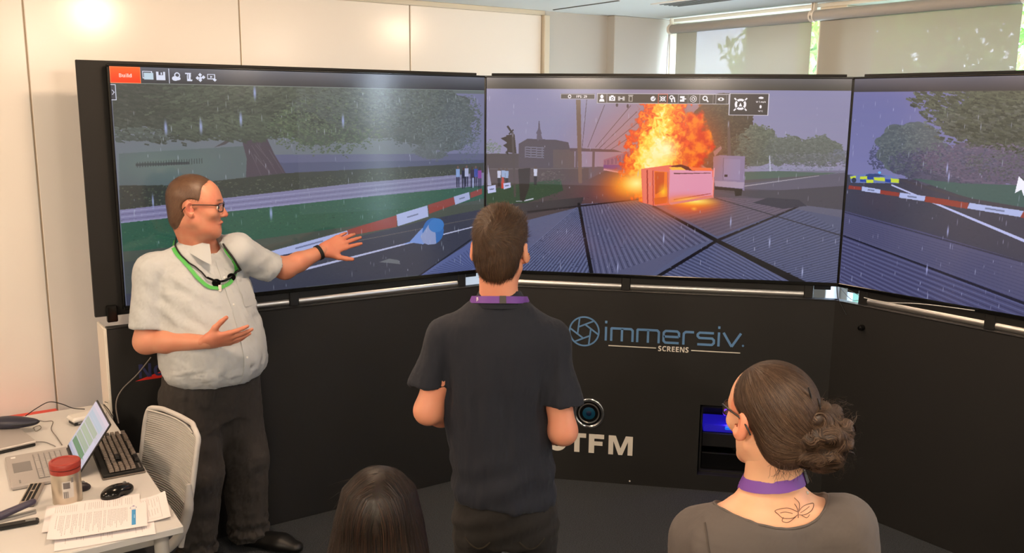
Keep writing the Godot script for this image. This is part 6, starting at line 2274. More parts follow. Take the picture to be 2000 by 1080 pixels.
	for c: Vector3 in [Vector3(-0.996, 1.337, 1.218), Vector3(-0.941, 1.348, 1.188)]:
		var l: Array = drape.call([c, c + right * 0.02], 0.010)
		put("spectacles_lens", MB.new().lathe([Vector2(0, 0.002), Vector2(0.018, 0.002), Vector2(0.019, -0.002)], Transform3D(Basis(Quaternion(Vector3.UP, (toward + Vector3.DOWN * 0.2).normalized())), l[0][0]), 16).mesh(), M.black_gloss, cd)
	put("badge_clip", box_mesh(0.014, 0.030, 0.006, 0.002), M.white_plastic, ly, Transform3D(Basis(right, Vector3.UP, toward), q1[0][-1] + toward * 0.004))


func ball(r: float, n := 8) -> Array:
	var a := []
	for k in n + 1:
		var t := -PI / 2 + PI * k / n
		a.append(Vector2(r * cos(t), r * sin(t)))
	a.reverse()
	return a


func spectacles(g: Node3D, s: float, rim: Material) -> void:
	for e: float in [-1.0, 1.0]:
		var loop := []
		for k in 25:
			var a := TAU * k / 24.0
			var sx := signf(cos(a)) * pow(absf(cos(a)), 0.6) * 0.0245
			var sy := signf(sin(a)) * pow(absf(sin(a)), 0.6) * 0.0165
			loop.append(Vector3(e * 0.0345 + sx, 0.004 + sy, 0.1015 - 0.09 * pow(absf(e * 0.0345 + sx) / 0.08, 2) * 0.28) * s)
		put("rim", MB.new().tube(loop, 0.0017 * s, 6, false).mesh(), rim, g)
		var lens := MB.new()
		lens.face(loop.slice(0, 24))
		var lm: StandardMaterial3D = M.get("lens_clear", null)
		if lm == null:
			lm = mat("lens_clear", Color(0.95, 0.97, 1.0, 0.06), 0.02)
			lm.transparency = BaseMaterial3D.TRANSPARENCY_ALPHA
		put("lens", lens.mesh(), lm, g)
		put("temple", MB.new().tube(spline([Vector3(e * 0.060, 0.014, 0.089) * s, Vector3(e * 0.073, 0.016, 0.05) * s, Vector3(e * 0.082, 0.013, -0.012) * s, Vector3(e * 0.082, 0.000, -0.034) * s, Vector3(e * 0.079, -0.014, -0.042) * s], 4), 0.0021 * s, 6).mesh(), rim, g)
	put("bridge", MB.new().tube(spline([Vector3(-0.0115, 0.008, 0.1005) * s, Vector3(0, 0.013, 0.104) * s, Vector3(0.0115, 0.008, 0.1005) * s], 4), 0.0017 * s, 6).mesh(), rim, g)


# ---------------------------------------------------------------- desk, chair and what lies on the desk

const DESK := 0.73


func build_desk() -> void:
	var o := thing("desk", "white desk with a pale edge in the left corner, carrying a laptop, keyboard and papers", "desk", room(Vector3(-2.418, 0, 0.60)))
	put("top", box_mesh(0.81, 0.026, 1.49, 0.003), M.desk_top, o, at(0, DESK - 0.013, 0))
	var f := MB.new()
	f.bx(0, DESK - 0.055, 0.66, 0.66, 0.05, 0.025, 0.003)
	f.bx(0, DESK - 0.055, -0.66, 0.66, 0.05, 0.025, 0.003)
	f.bx(0.33, DESK - 0.055, 0, 0.025, 0.05, 1.3, 0.003)
	f.bx(-0.33, DESK - 0.055, 0, 0.025, 0.05, 1.3, 0.003)
	put("apron", f.mesh(), M.desk_leg, o)
	for x: float in [-0.345, 0.345]:
		for z: float in [-0.68, 0.68]:
			put("leg", MB.new().tube([Vector3(x, 0.0, z), Vector3(x, DESK - 0.03, z)], 0.024, 16).mesh(), M.desk_leg, o)
	var box := thing("red_box", "red storage box on the floor between the desk and the white partition", "box", room(Vector3(-2.56, 0.0, -0.33)))
	put("body", box_mesh(0.76, 0.62, 0.24, 0.012), mat("box_red", Color(0.84, 0.27, 0.20), 0.5), box, at(0, 0.31, 0))
	put("lid", box_mesh(0.78, 0.03, 0.26, 0.008), M.box_red, box, at(0, 0.632, 0))


func build_chair() -> void:
	var o := thing("office_chair", "light grey chair with a ribbed mesh back, pushed against the side of the white desk", "chair", room(Vector3(-1.905, 0, 0.715)) * Transform3D(Basis(Vector3.UP, 0.23), Vector3.ZERO))
	# local -x is the sitter's front: the desk
	var w := 0.215
	var prof := [Vector2(-0.085, 0.46), Vector2(-0.065, 0.54), Vector2(-0.035, 0.64), Vector2(-0.015, 0.74), Vector2(0.0, 0.82), Vector2(0.012, 0.878)]
	var slats := MB.new()
	var n := 46
	for k in n:
		var t := float(k) / (n - 1)
		var y := lerpf(0.50, 0.884, t)
		var x := 0.0
		for j in prof.size() - 1:
			if y >= prof[j].y and y <= prof[j + 1].y:
				x = lerpf(prof[j].x, prof[j + 1].x, (y - prof[j].y) / (prof[j + 1].y - prof[j].y))
		var ww := w - 0.004 - 0.022 * pow(maxf(0.0, t - 0.8) / 0.2, 3)
		var pts := []
		for j in 9:
			var s := lerpf(-1, 1, j / 8.0)
			pts.append(Vector3(x + 0.03 * (1.0 - s * s), y, s * ww))
		slats.tube(pts, 0.0033, 5, false)
	var sl := put("mesh_slats", slats.mesh(), M.grey_plastic, o)
	sl.set_meta("kind", "stuff")
	var skin := MB.new()
	for k in 24:
		for j in 8:
			var q := []
			for d: Vector2 in [Vector2(0, 0), Vector2(1, 0), Vector2(1, 1), Vector2(0, 1)]:
				var s := lerpf(-1, 1, (j + d.x) / 8.0)
				var y := lerpf(0.49, 0.888, (k + d.y) / 24.0)
				var x := 0.0
				for m in prof.size() - 1:
					if y >= prof[m].y and y <= prof[m + 1].y:
						x = lerpf(prof[m].x, prof[m + 1].x, (y - prof[m].y) / (prof[m + 1].y - prof[m].y))
				var t := (y - 0.49) / 0.398
				q.append(Vector3(x + 0.0012 + 0.03 * (1.0 - s * s), y, s * (w - 0.004 - 0.022 * pow(maxf(0.0, t - 0.8) / 0.2, 3))))
			skin.face_with(q, [Vector3.LEFT, Vector3.LEFT, Vector3.LEFT, Vector3.LEFT])
	put("backing_mesh", skin.mesh(), mat("mesh_shadow", Color(0.80, 0.79, 0.77), 0.8), o)
	var edge := []
	for p in prof:
		edge.append(Vector3(p.x, p.y, w))
	edge[-1] = Vector3(0.010, 0.862, w - 0.004)
	edge.append(Vector3(0.013, 0.885, w - 0.022))
	edge.append(Vector3(0.020, 0.893, w - 0.05))
	for j in range(1, 8):
		var s := lerpf(w - 0.05, -w + 0.05, j / 8.0)
		edge.append(Vector3(0.020 + 0.022 * (1.0 - pow(s / w, 2)), 0.895, s))
	edge.append(Vector3(0.020, 0.893, -w + 0.05))
	edge.append(Vector3(0.013, 0.885, -w + 0.022))
	edge.append(Vector3(0.010, 0.862, -w + 0.004))
	for k in range(prof.size() - 2, -1, -1):
		edge.append(Vector3(prof[k].x, prof[k].y, -w))
	put("back_frame", MB.new().tube(spline(edge, 4), 0.0105, 10).mesh(), M.grey_plastic, o)
	for s: float in [-1.0, 1.0]:
		var post := MB.new()
		post.tube(spline([Vector3(-0.04, 0.70, s * (w + 0.002)), Vector3(-0.05, 0.60, s * (w + 0.004)), Vector3(-0.09, 0.50, s * (w - 0.005)), Vector3(-0.16, 0.43, s * (w - 0.05))], 5), [0.008, 0.011, 0.014, 0.016, 0.018, 0.02, 0.02, 0.02, 0.02, 0.02, 0.02, 0.02, 0.02, 0.02, 0.02, 0.018], 10)
		put("back_post", post.mesh(), M.grey_plastic, o)
	var seat := Field.new(Vector3(-0.54, 0.36, -0.30), Vector3(0.02, 0.54, 0.30), 0.012)
	seat.ell(Vector3(-0.27, 0.445, 0), Vector3(0.25, 0.045, 0.245), Basis(), 0.0)
	seat.ell(Vector3(-0.24, 0.44, 0), Vector3(0.22, 0.04, 0.23), Basis(), 0.03)
	var sm := MB.new()
	seat.mesh_into(sm)
	put("seat", sm.mesh(), cloth("seat_cloth", Color(0.16, 0.17, 0.19)), o)
	put("column", MB.new().tube([Vector3(-0.26, 0.09, 0), Vector3(-0.26, 0.42, 0)], 0.025, 14).mesh(), M.steel, o)
	for k in 5:
		var a := TAU * k / 5.0 + 0.3
		var d := Vector3(cos(a), 0, sin(a))
		var c := Vector3(-0.26, 0.0, 0)
		put("base_arm", MB.new().tube([c + Vector3(0, 0.11, 0), c + d * 0.15 + Vector3(0, 0.10, 0), c + d * 0.28 + Vector3(0, 0.075, 0)], [0.028, 0.022, 0.016], 10).mesh(), M.grey_plastic, o)
		put("castor", MB.new().lathe([Vector2(0.0, 0.02), Vector2(0.024, 0.02), Vector2(0.03, 0.012), Vector2(0.03, -0.012), Vector2(0.024, -0.02), Vector2(0, -0.02)], Transform3D(Basis(Vector3.UP, -a) * Basis(Vector3.RIGHT, PI / 2), c + d * 0.28 + Vector3(0, 0.03, 0)), 16).mesh(), M.black, o)


func on_desk(p: Vector3, yaw: float) -> Transform3D:
	return Transform3D(Basis(Vector3.UP, yaw), Vector3(p.x, DESK, p.z))


func build_desk_things() -> void:
	laptop()
	keyboard()
	mouse("mouse", "black computer mouse beside the mechanical keyboard", Vector3(-0.895, 0.745, 2.181), 2.78, M.black_gloss, 1.0)
	mouse("mouse", "small dark mouse half hidden behind the red-lidded canister", Vector3(-1.063, 0.745, 2.178), 2.2, mat("dark_violet", Color(0.14, 0.11, 0.15), 0.35), 0.8)
	canister()
	remote()
	stapler()
	papers()
	# closed silver device with a dark case on it, at the left edge
	var c: Vector3 = Vector3(-1.634, 0.745, 1.794)
	var dv := thing("closed_laptop", "closed silver laptop at the left edge of the desk, under the dark blue case", "laptop", on_desk(c + Vector3(-0.05, 0, 0.02), -0.62))
	put("lid", box_mesh(0.31, 0.010, 0.215, 0.003), M.silver, dv, at(0, 0.019, 0))
	put("base", box_mesh(0.305, 0.012, 0.21, 0.003), M.black, dv, at(0, 0.007, 0))
	var cs := Field.new(Vector3(-0.14, -0.01, -0.06), Vector3(0.14, 0.07, 0.06), 0.004)
	cs.ell(Vector3(0, 0.018, 0), Vector3(0.105, 0.022, 0.038), Basis(), 0.0)
	cs.ell(Vector3(-0.03, 0.02, 0), Vector3(0.07, 0.022, 0.035), Basis(), 0.02)
	cs.cut(Vector3(0, 0.001, 0), Vector3.DOWN)
	var cm := MB.new()
	cs.mesh_into(cm)
	var q: Vector3 = Vector3(-1.683, 0.760, 1.690)
	var cse := thing("soft_case", "dark blue oval soft case lying on the closed silver laptop", "case", Transform3D(Basis(Vector3.UP, 0.30), Vector3(q.x - 0.015, DESK + 0.024, q.z)))
	put("shell", cm.mesh(), mat("case_blue", Color(0.13, 0.14, 0.21), 0.45), cse)
	var zip := []
	for k in 33:
		var a := TAU * k / 32.0
		zip.append(Vector3(0.104 * cos(a), 0.018, 0.038 * sin(a)))
	put("zip", MB.new().tube(zip, 0.0022, 5).mesh(), M.black, cse)
	# small adapter box
	var ab: Vector3 = Vector3(-1.512, 0.750, 1.507)
	var ad := thing("adapter_box", "beige rounded adapter box with dark sockets behind the open laptop", "adapter", on_desk(ab + Vector3(0.03, 0, 0), ROOM_TURN + 0.25))
	put("cover", box_mesh(0.15, 0.022, 0.075, 0.008), M.white_plastic, ad, at(0, 0.026, 0))
	put("base", box_mesh(0.135, 0.018, 0.062, 0.004), M.black, ad, at(0, 0.0095, 0))
	for k in 3:
		put("socket", box_mesh(0.026, 0.010, 0.004, 0.001), M.silver_dark, ad, at(-0.04 + 0.04 * k, 0.010, 0.0315))
	# cables
	cable("black_lead", "thin dark cable arching from the soft case to the adapter box", [Vector3(-1.721, 0.765, 1.586), Vector3(-1.671, 0.800, 1.576), Vector3(-1.633, 0.820, 1.544), Vector3(-1.603, 0.800, 1.505), Vector3(-1.588, 0.765, 1.454), Vector3(-1.575, 0.740, 1.391)], 0.0022, M.cable_black)
	cable("grey_lead", "thin grey cable running from the soft case towards the open laptop", [Vector3(-1.682, 0.745, 1.574), Vector3(-1.654, 0.735, 1.560), Vector3(-1.617, 0.735, 1.553), Vector3(-1.560, 0.735, 1.640), Vector3(-1.479, 0.735, 1.717), Vector3(-1.396, 0.735, 1.796)], 0.0018, M.cable_grey)
	cable("short_lead", "small loop of grey cable at the corner of the closed laptop", [Vector3(-1.626, 0.745, 1.668), Vector3(-1.637, 0.737, 1.615), Vector3(-1.611, 0.735, 1.637), Vector3(-1.607, 0.735, 1.675), Vector3(-1.627, 0.742, 1.660)], 0.0015, M.cable_grey)
	cable("pale_lead", "pale cable lying on the desk in front of the closed laptop", [Vector3(-1.622, 0.734, 1.797), Vector3(-1.555, 0.734, 1.790), Vector3(-1.494, 0.734, 1.778), Vector3(-1.444, 0.734, 1.797), Vector3(-1.413, 0.734, 1.814)], 0.0018, M.silver_dark)
	cable("dark_loop", "dark cable looping off the desk behind the laptop screen", [Vector3(-1.418, 0.800, 1.474), Vector3(-1.429, 0.760, 1.428), Vector3(-1.416, 0.737, 1.428), Vector3(-1.406, 0.733, 1.429), Vector3(-1.495, 0.745, 1.323), Vector3(-1.435, 0.800, 1.442)], 0.0018, M.cable_black)


func cable(called: String, label: String, pts: Array, r: float, m: Material) -> void:
	tag(put(called, MB.new().tube(spline(pts, 6), r, 6).mesh(), m), label, "cable")


func laptop() -> void:
	var c: Vector3 = Vector3(-1.315, 0.745, 2.029)
	var o := thing("laptop", "open silver laptop with a green and grey table on its tilted screen", "laptop", on_desk(c, -0.836))
	var w := 0.335
	var d := 0.222
	put("base", box_mesh(w, 0.016, d, 0.004), M.silver, o, at(0, 0.009, 0))
	put("base_plate", box_mesh(w - 0.01, 0.004, d - 0.01, 0.001), M.black, o, at(0, 0.0015, 0))
	put("keyboard_deck", box_mesh(0.275, 0.001, 0.098, 0.0), M.silver_dark, o, at(0, 0.0172, -0.030))
	var key := box_mesh(0.0155, 0.0022, 0.0155, 0.0007)
	var wide := box_mesh(0.090, 0.0022, 0.0155, 0.0007)
	for row in 5:
		for k in 14:
			if row == 4 and k >= 4 and k <= 8:
				continue
			put("key", key, M.silver, o, at(-0.1235 + 0.019 * k, 0.0185, -0.068 + 0.019 * row))
	put("space_bar", wide, M.silver, o, at(-0.0095, 0.0185, 0.008))
	put("touchpad", box_mesh(0.105, 0.0008, 0.062, 0.0), M.silver_dark, o, at(-0.02, 0.0173, 0.062))
	put("sticker", box_mesh(0.016, 0.0006, 0.016, 0.0), M.paper, o, at(-0.137, 0.0175, 0.085))
	put("sticker", box_mesh(0.03, 0.0006, 0.006, 0.0), M.silver_dark, o, at(0.13, 0.0175, 0.08))
	put("hinge", MB.new().tube([Vector3(-w / 2 + 0.03, 0.016, -d / 2 + 0.003), Vector3(w / 2 - 0.03, 0.016, -d / 2 + 0.003)], 0.006, 10).mesh(), M.black, o)
	var tilt := Transform3D(Basis(Vector3.RIGHT, -deg_to_rad(35.0)), Vector3(0, 0.016, -d / 2 + 0.003))
	put("lid", box_mesh(w, 0.215, 0.006, 0.0025), M.black, o, tilt * at(0, 0.1085, -0.003))
	# a table on the screen, drawn pixel by pixel
	var im := Image.create_empty(320, 200, false, Image.FORMAT_RGBA8)
	im.fill(Color(0.80, 0.79, 0.85))
	im.fill_rect(Rect2i(0, 0, 320, 16), Color(0.86, 0.80, 0.86))
	im.fill_rect(Rect2i(0, 188, 320, 12), Color(0.72, 0.74, 0.82))
	var bands := [Color(0.72, 0.78, 0.84), Color(0.66, 0.72, 0.64), Color(0.66, 0.73, 0.63), Color(0.64, 0.71, 0.62), Color(0.40, 0.58, 0.42)]
	for k in 5:
		im.fill_rect(Rect2i(22 + k * 0, 30 + k * 30, 240 if k else 262, 26), bands[k])
		im.fill_rect(Rect2i(22, 44 + k * 30, 262, 2), bands[k].lightened(0.12))
	im.fill_rect(Rect2i(270, 90, 40, 70), Color(0.84, 0.83, 0.90))
	var m := mat("laptop_screen", Color(0.03, 0.03, 0.03), 0.3)
	m.emission_enabled = true
	m.emission = Color.WHITE
	m.emission_operator = BaseMaterial3D.EMISSION_OP_MULTIPLY
	m.emission_texture = ImageTexture.create_from_image(im)
	m.emission_energy_multiplier = 0.8
	put("screen", MB.new().box_screen(w - 0.014, 0.196).mesh(), m, o, tilt * at(0, 0.013, 0.0012))
	var l := AreaLight3D.new()
	l.name = "laptop_light"
	l.area_size = Vector2(w - 0.03, 0.18)
	l.light_color = Color(0.8, 0.82, 0.85)
	l.light_energy = 0.006
	l.set("area_range", 3.0)
	l.shadow_enabled = true
	l.transform = tilt * Transform3D(Basis(Vector3.UP, PI), Vector3(0, 0.11, 0.006))
	o.add_child(l)


func keyboard() -> void:
	var c: Vector3 = Vector3(-1.098, 0.750, 1.882)
	# long side along the desk's edge
	var o := thing("keyboard", "black mechanical keyboard with pale keycap tops on the desk edge, behind the laptop screen", "keyboard", on_desk(c + Vector3(-0.015, 0, -0.02), -0.855))
	put("case", box_mesh(0.44, 0.018, 0.145, 0.004), M.black_matte, o, at(0, 0.010, 0))
	put("rim", box_mesh(0.446, 0.006, 0.151, 0.002), mat("kb_rim", Color(0.42, 0.38, 0.35), 0.4), o, at(0, 0.004, 0))
	var cap_m := mat("keycap", Color(0.46, 0.42, 0.39), 0.32)
	var dark := mat("keycap_dark", Color(0.10, 0.09, 0.09), 0.4)
	var capm := keycap(0.0165, 0.0165)
	var wide := keycap(0.0355, 0.0165)
	var space := keycap(0.112, 0.0165)
	for row in 6:
		var z := -0.058 + 0.019 * row + (0.004 if row > 0 else 0.0)
		var x := -0.205
		while x < 0.075:
			if row == 0 and (absf(x + 0.186) < 0.009 or absf(x + 0.09) < 0.009 or absf(x) < 0.009):
				x += 0.019
				continue
			if row == 5 and x > -0.13 and x < -0.03:
				if absf(x + 0.129) < 0.02:
					put("key", space, cap_m, o, at(-0.078, 0.024, z))
				x = -0.015
				continue
			if row in [2, 3, 4] and (x < -0.2 or x > 0.05):
				put("key", wide, dark if row == 3 else cap_m, o, at(x + 0.0095, 0.024, z))
				x += 0.038
				continue
			put("key", capm, cap_m, o, at(x, 0.024, z))
			x += 0.019
		for k in 3:
			if row in [0, 1, 2] or (row == 4 and k == 1) or row == 5:
				put("key", capm, dark if row == 0 else cap_m, o, at(0.095 + 0.019 * k, 0.024, z))
		for k in 4:
			if row > 0:
				put("key", capm, cap_m, o, at(0.152 + 0.019 * k, 0.024, z))
	put("indicator", box_mesh(0.05, 0.001, 0.006, 0.0), M.steel, o, at(0.18, 0.0195, -0.06))


func keycap(x: float, z: float) -> ArrayMesh:
	var mb := MB.new()
	var h := 0.010
	var i := 0.0018
	var a := [Vector3(-x / 2, 0, -z / 2), Vector3(x / 2, 0, -z / 2), Vector3(x / 2, 0, z / 2), Vector3(-x / 2, 0, z / 2)]
	var b := [Vector3(-x / 2 + i, h, -z / 2 + i), Vector3(x / 2 - i, h, -z / 2 + i), Vector3(x / 2 - i, h, z / 2 - i), Vector3(-x / 2 + i, h, z / 2 - i)]
	mb.face_with(b, [Vector3.UP, Vector3.UP, Vector3.UP, Vector3.UP])
	for k in 4:
		var j := (k + 1) % 4
		var n: Vector3 = ((a[k] + a[j]).normalized() + Vector3.UP * 0.2).normalized()
		mb.face_with([a[k], a[j], b[j], b[k]], [n, n, n, n])
	return mb.mesh()


func mouse(called: String, label: String, p: Vector3, yaw: float, m: Material, s: float) -> void:
	var o := thing(called, label, "mouse", on_desk(p, yaw))
	var f := Field.new(Vector3(-0.05, -0.01, -0.075), Vector3(0.05, 0.06, 0.075), 0.003)
	f.ell(Vector3(0, 0.010, 0) * s, Vector3(0.032, 0.029, 0.062) * s, Basis(), 0.0)
	f.ell(Vector3(0, 0.012, -0.018) * s, Vector3(0.034, 0.027, 0.042) * s, Basis(), 0.015)
	f.cap(Vector3(-0.040, 0.014, -0.01) * s, Vector3(-0.040, 0.012, 0.03) * s, 0.009 * s, 0.009 * s, 0.006, Vector3.ZERO, 1.0, true)
	f.cut(Vector3(0, 0.001, 0), Vector3.DOWN)
	var mb := MB.new()
	f.mesh_into(mb)
	put("shell", mb.mesh(), m, o)
	put("wheel", MB.new().lathe([Vector2(0, 0.004), Vector2(0.008, 0.003), Vector2(0.009, 0), Vector2(0.008, -0.003), Vector2(0, -0.004)], Transform3D(Basis(Vector3.BACK, PI / 2), Vector3(0, 0.0335, 0.028) * s), 14).mesh(), M.steel, o)
	put("button_gap", box_mesh(0.0012, 0.004, 0.036 * s, 0.0), M.black_matte, o, Transform3D(Basis(Vector3.RIGHT, 0.28), Vector3(0, 0.0335, 0.030) * s))


func canister() -> void:
	var p: Vector3 = Vector3(-1.017, 0.735, 2.295)
	var o := thing("canister", "metallic food canister with a red plastic lid, standing among the papers and the laptop", "canister", on_desk(p + Vector3(-0.02, 0, -0.035), 0.3))
	var r := 0.048
	var body := mat("canister_foil", Color(0.80, 0.75, 0.68), 0.28, 0.75)
	put("body", MB.new().lathe([Vector2(0, 0), Vector2(r - 0.002, 0), Vector2(r, 0.003), Vector2(r - 0.001, 0.008), Vector2(r, 0.012), Vector2(r, 0.118), Vector2(r - 0.002, 0.122)].map(func(q): return q), Transform3D(), 36).mesh(), body, o)
	var lid := mat("lid_red", Color(0.60, 0.20, 0.16), 0.38)
	put("lid", MB.new().lathe([Vector2(r + 0.001, 0.112), Vector2(r + 0.002, 0.126), Vector2(r - 0.001, 0.128), Vector2(r + 0.003, 0.131), Vector2(r + 0.003, 0.149), Vector2(r, 0.152), Vector2(r - 0.006, 0.152), Vector2(r - 0.008, 0.149), Vector2(0.0, 0.149)], Transform3D(), 36).mesh(), lid, o)
	put("collar", MB.new().lathe([Vector2(r + 0.0005, 0.1265), Vector2(r + 0.0018, 0.1285), Vector2(r + 0.0005, 0.1305)], Transform3D(), 36).mesh(), mat("lid_dark", Color(0.33, 0.08, 0.07), 0.5), o)
	# printed label: a grey text block, a bar code and a round seal on the side facing the room
	var dark := mat("label_grey", Color(0.42, 0.40, 0.40), 0.6)
	var pale := mat("label_pale", Color(0.80, 0.78, 0.76), 0.6)
	var put_label := func(a0: float, y: float, wa: float, h: float, m: Material, lift: float, name_: String) -> void:
		var mb := MB.new()
		for k in 5:
			var q := []
			var ns := []
			for e: Vector2 in [Vector2(k, 0), Vector2(k + 1, 0), Vector2(k + 1, 1), Vector2(k, 1)]:
				var a := a0 + wa * e.x / 5.0
				ns.append(Vector3(sin(a), 0, cos(a)))
				q.append(Vector3(sin(a), 0, cos(a)) * (r + lift) + Vector3.UP * (y + h * e.y))
			mb.face_with(q, ns)
		put(name_, mb.mesh(), m, o)
	put_label.call(0.05, 0.030, 0.75, 0.060, pale, 0.0004, "label")
	put_label.call(0.12, 0.064, 0.45, 0.022, dark, 0.0007, "label_text")
	for k in 7:
		put_label.call(0.12 + 0.045 * k, 0.030, 0.022 if k % 3 else 0.034, 0.024, dark, 0.0007, "bar")
	put_label.call(0.66, 0.084, 0.16, 0.018, M.silver_dark, 0.0007, "seal")


func remote() -> void:
	var a: Vector3 = Vector3(-1.227, 0.740, 2.166)
	var b: Vector3 = Vector3(-1.139, 0.740, 2.343)
	var d := b - a
	var o := thing("remote_control", "pale remote control with rows of dark buttons, in front of the open laptop", "remote", on_desk((a + b) / 2, atan2(d.x, d.z)))
	put("body", box_mesh(0.050, 0.016, 0.185, 0.004), mat("remote_body", Color(0.60, 0.55, 0.50), 0.4), o, at(0, 0.0085, 0))
	put("underside", box_mesh(0.046, 0.004, 0.18, 0.001), M.black, o, at(0, 0.001, 0))
	var k1 := box_mesh(0.0095, 0.003, 0.0075, 0.001)
	for r in 13:
		for c in 3:
			if r == 5 and c == 1:
				continue
			put("button", k1, M.black_matte, o, at(-0.0135 + 0.0135 * c, 0.0175, -0.075 + 0.0118 * r))


func stapler() -> void:
	var a: Vector3 = Vector3(-1.048, 0.740, 2.446)
	var b: Vector3 = Vector3(-1.125, 0.740, 2.506)
	var d := a - b
	var o := thing("stapler", "open black and violet stapler at the left edge of the desk, below the remote control", "stapler", on_desk((a + b) / 2, atan2(d.x, d.z)))
	put("base", box_mesh(0.036, 0.012, 0.16, 0.005), M.black, o, at(0, 0.007, 0))
	put("anvil", box_mesh(0.020, 0.003, 0.03, 0.001), M.steel, o, at(0, 0.0145, 0.055))
	var t := Transform3D(Basis(Vector3.RIGHT, -0.10), Vector3(0, 0.022, -0.07))
	put("magazine", box_mesh(0.018, 0.012, 0.14, 0.002), M.steel, o, t * at(0, 0.004, 0.075))
	var t2 := Transform3D(Basis(Vector3.RIGHT, -0.24), Vector3(0, 0.034, -0.07))
	var f := Field.new(Vector3(-0.03, -0.03, -0.03), Vector3(0.03, 0.04, 0.18), 0.004)
	f.cap(Vector3(0, 0, 0), Vector3(0, 0.008, 0.14), 0.018, 0.014, 0.0, Vector3.UP, 0.75)
	f.cap(Vector3(0, 0, 0), Vector3(0, -0.012, 0.0), 0.018, 0.016, 0.01)
	var mb := MB.new()
	f.mesh_into(mb)
	put("handle", mb.mesh(), mat("stapler_violet", Color(0.20, 0.18, 0.27), 0.4), o, t2)


func sheet_texture(kind: int) -> ImageTexture:
	var im := Image.create_empty(420, 594, false, Image.FORMAT_RGBA8)
	im.fill(Color(0.90, 0.88, 0.89))
	var r := RandomNumberGenerator.new()
	r.seed = 40 + kind
	var ink := Color(0.66, 0.63, 0.64)
	if kind == 0:
		im.fill_rect(Rect2i(100, 70, 270, 26), Color(0.25, 0.56, 0.78))
		im.fill_rect(Rect2i(190, 78, 60, 3), Color(0.75, 0.88, 0.95))
		for k in 24:
			var a := TAU * k / 24.0
			im.fill_rect(Rect2i(int(66 + 20 * cos(a)), int(84 + 20 * sin(a)), 4, 4), Color(0.36, 0.40, 0.60))
		im.fill_rect(Rect2i(30, 78, 18, 12), Color(0.55, 0.52, 0.70))
		var y := 116
		while y < 560:
			var w := r.randi_range(180, 330)
			if r.randf() < 0.18:
				y += 8
			var x := 46
			while x < 46 + w:
				var l := r.randi_range(6, 26)
				im.fill_rect(Rect2i(x, y, l, 3), ink)
				x += l + 5
			y += 9
	elif kind == 1:
		for k in 5:
			im.fill_rect(Rect2i(40, 50 + k * 100, 340, 2), ink)
			im.fill_rect(Rect2i(40 + 170 * (k % 2), 50 + k * 100, 2, 100), ink)
			for j in 9:
				im.fill_rect(Rect2i(52 + 170 * (j % 2), 62 + k * 100 + j * 9, r.randi_range(40, 140), 2), ink)
		im.fill_rect(Rect2i(40, 50, 2, 402), ink)
		im.fill_rect(Rect2i(380, 50, 2, 402), ink)
	else:
		for k in 38:
			if r.randf() < 0.75:
				im.fill_rect(Rect2i(44, 50 + k * 13, r.randi_range(80, 320), 3), ink.lightened(0.2))
	return ImageTexture.create_from_image(im)


func papers() -> void:
	# each sheet lies on the one below; the long side runs across the picture
	var sheets := [
		[Vector3(-0.777, 0.730, 2.432), 0.60, 2, "bottom printed sheet sticking out under the stack near the desk's front edge", 0.001],
		[Vector3(-0.787, 0.730, 2.326), 0.62, 1, "sheet with ruled boxes under the stack, its corner curled up by the chair", 0.003],
		[Vector3(-0.889, 0.730, 2.334), 0.57, 2, "loose printed sheet beneath the blue-barred page, beside the canister", 0.005],
		[Vector3(-0.824, 0.730, 2.396), 0.565, 0, "top printed page with a blue bar and a round emblem", 0.007]]
	for s in sheets:
		var m := mat("sheet_%d" % used.get("sheet", 0), Color.WHITE, 0.75)
		m.albedo_texture = sheet_texture(s[2])
		var p: Vector3 = s[0]
		var o := Node3D.new()
		var mb := MB.new()
		var L := 0.297
		var W := 0.21
		for i in 12:
			for j in 4:
				var q := []
				var uvs := []
				for e: Vector2 in [Vector2(i, j), Vector2(i + 1, j), Vector2(i + 1, j + 1), Vector2(i, j + 1)]:
					var u := e.x / 12.0
					var v := e.y / 4.0
					var lift := 0.0012 * sin(u * 5.0 + v * 3.0)
					if s[2] == 1:
						lift += 0.016 * pow(maxf(0.0, u - 0.72) / 0.28, 2) * (1.0 - 0.6 * v)
					elif s[2] == 0:
						lift += 0.007 * pow(maxf(0.0, 0.16 - u) / 0.16, 2) + 0.004 * v * v
					q.append(Vector3((u - 0.5) * L, lift + 0.0012, (v - 0.5) * W))
					uvs.append(Vector2(v, 1.0 - u))
				var i0 := mb.v.size()
				for k in 4:
					mb.vert(q[k], Vector3.UP, uvs[k])
				mb.tri(i0, i0 + 1, i0 + 2)
				mb.tri(i0, i0 + 2, i0 + 3)
				for k in 4:
					mb.vert(q[k] - Vector3(0, 0.0008, 0), Vector3.DOWN, Vector2(0.02, 0.02))
				mb.tri(i0 + 4, i0 + 5, i0 + 6)
				mb.tri(i0 + 4, i0 + 6, i0 + 7)
		o.free()
		tag(put("paper_sheet", mb.mesh(), m, null, Transform3D(Basis(Vector3.UP, s[1]), Vector3(p.x, DESK + s[4], p.z))), s[3], "paper", "printed sheets on the desk")
		used["sheet"] = used.get("sheet", 0) + 1


# ---------------------------------------------------------------- the three onlookers

func into_frame(mb: MB, inv: Transform3D) -> void:
	for k in mb.v.size():
		mb.v[k] = inv * mb.v[k]
		mb.n[k] = inv.basis * mb.n[k]


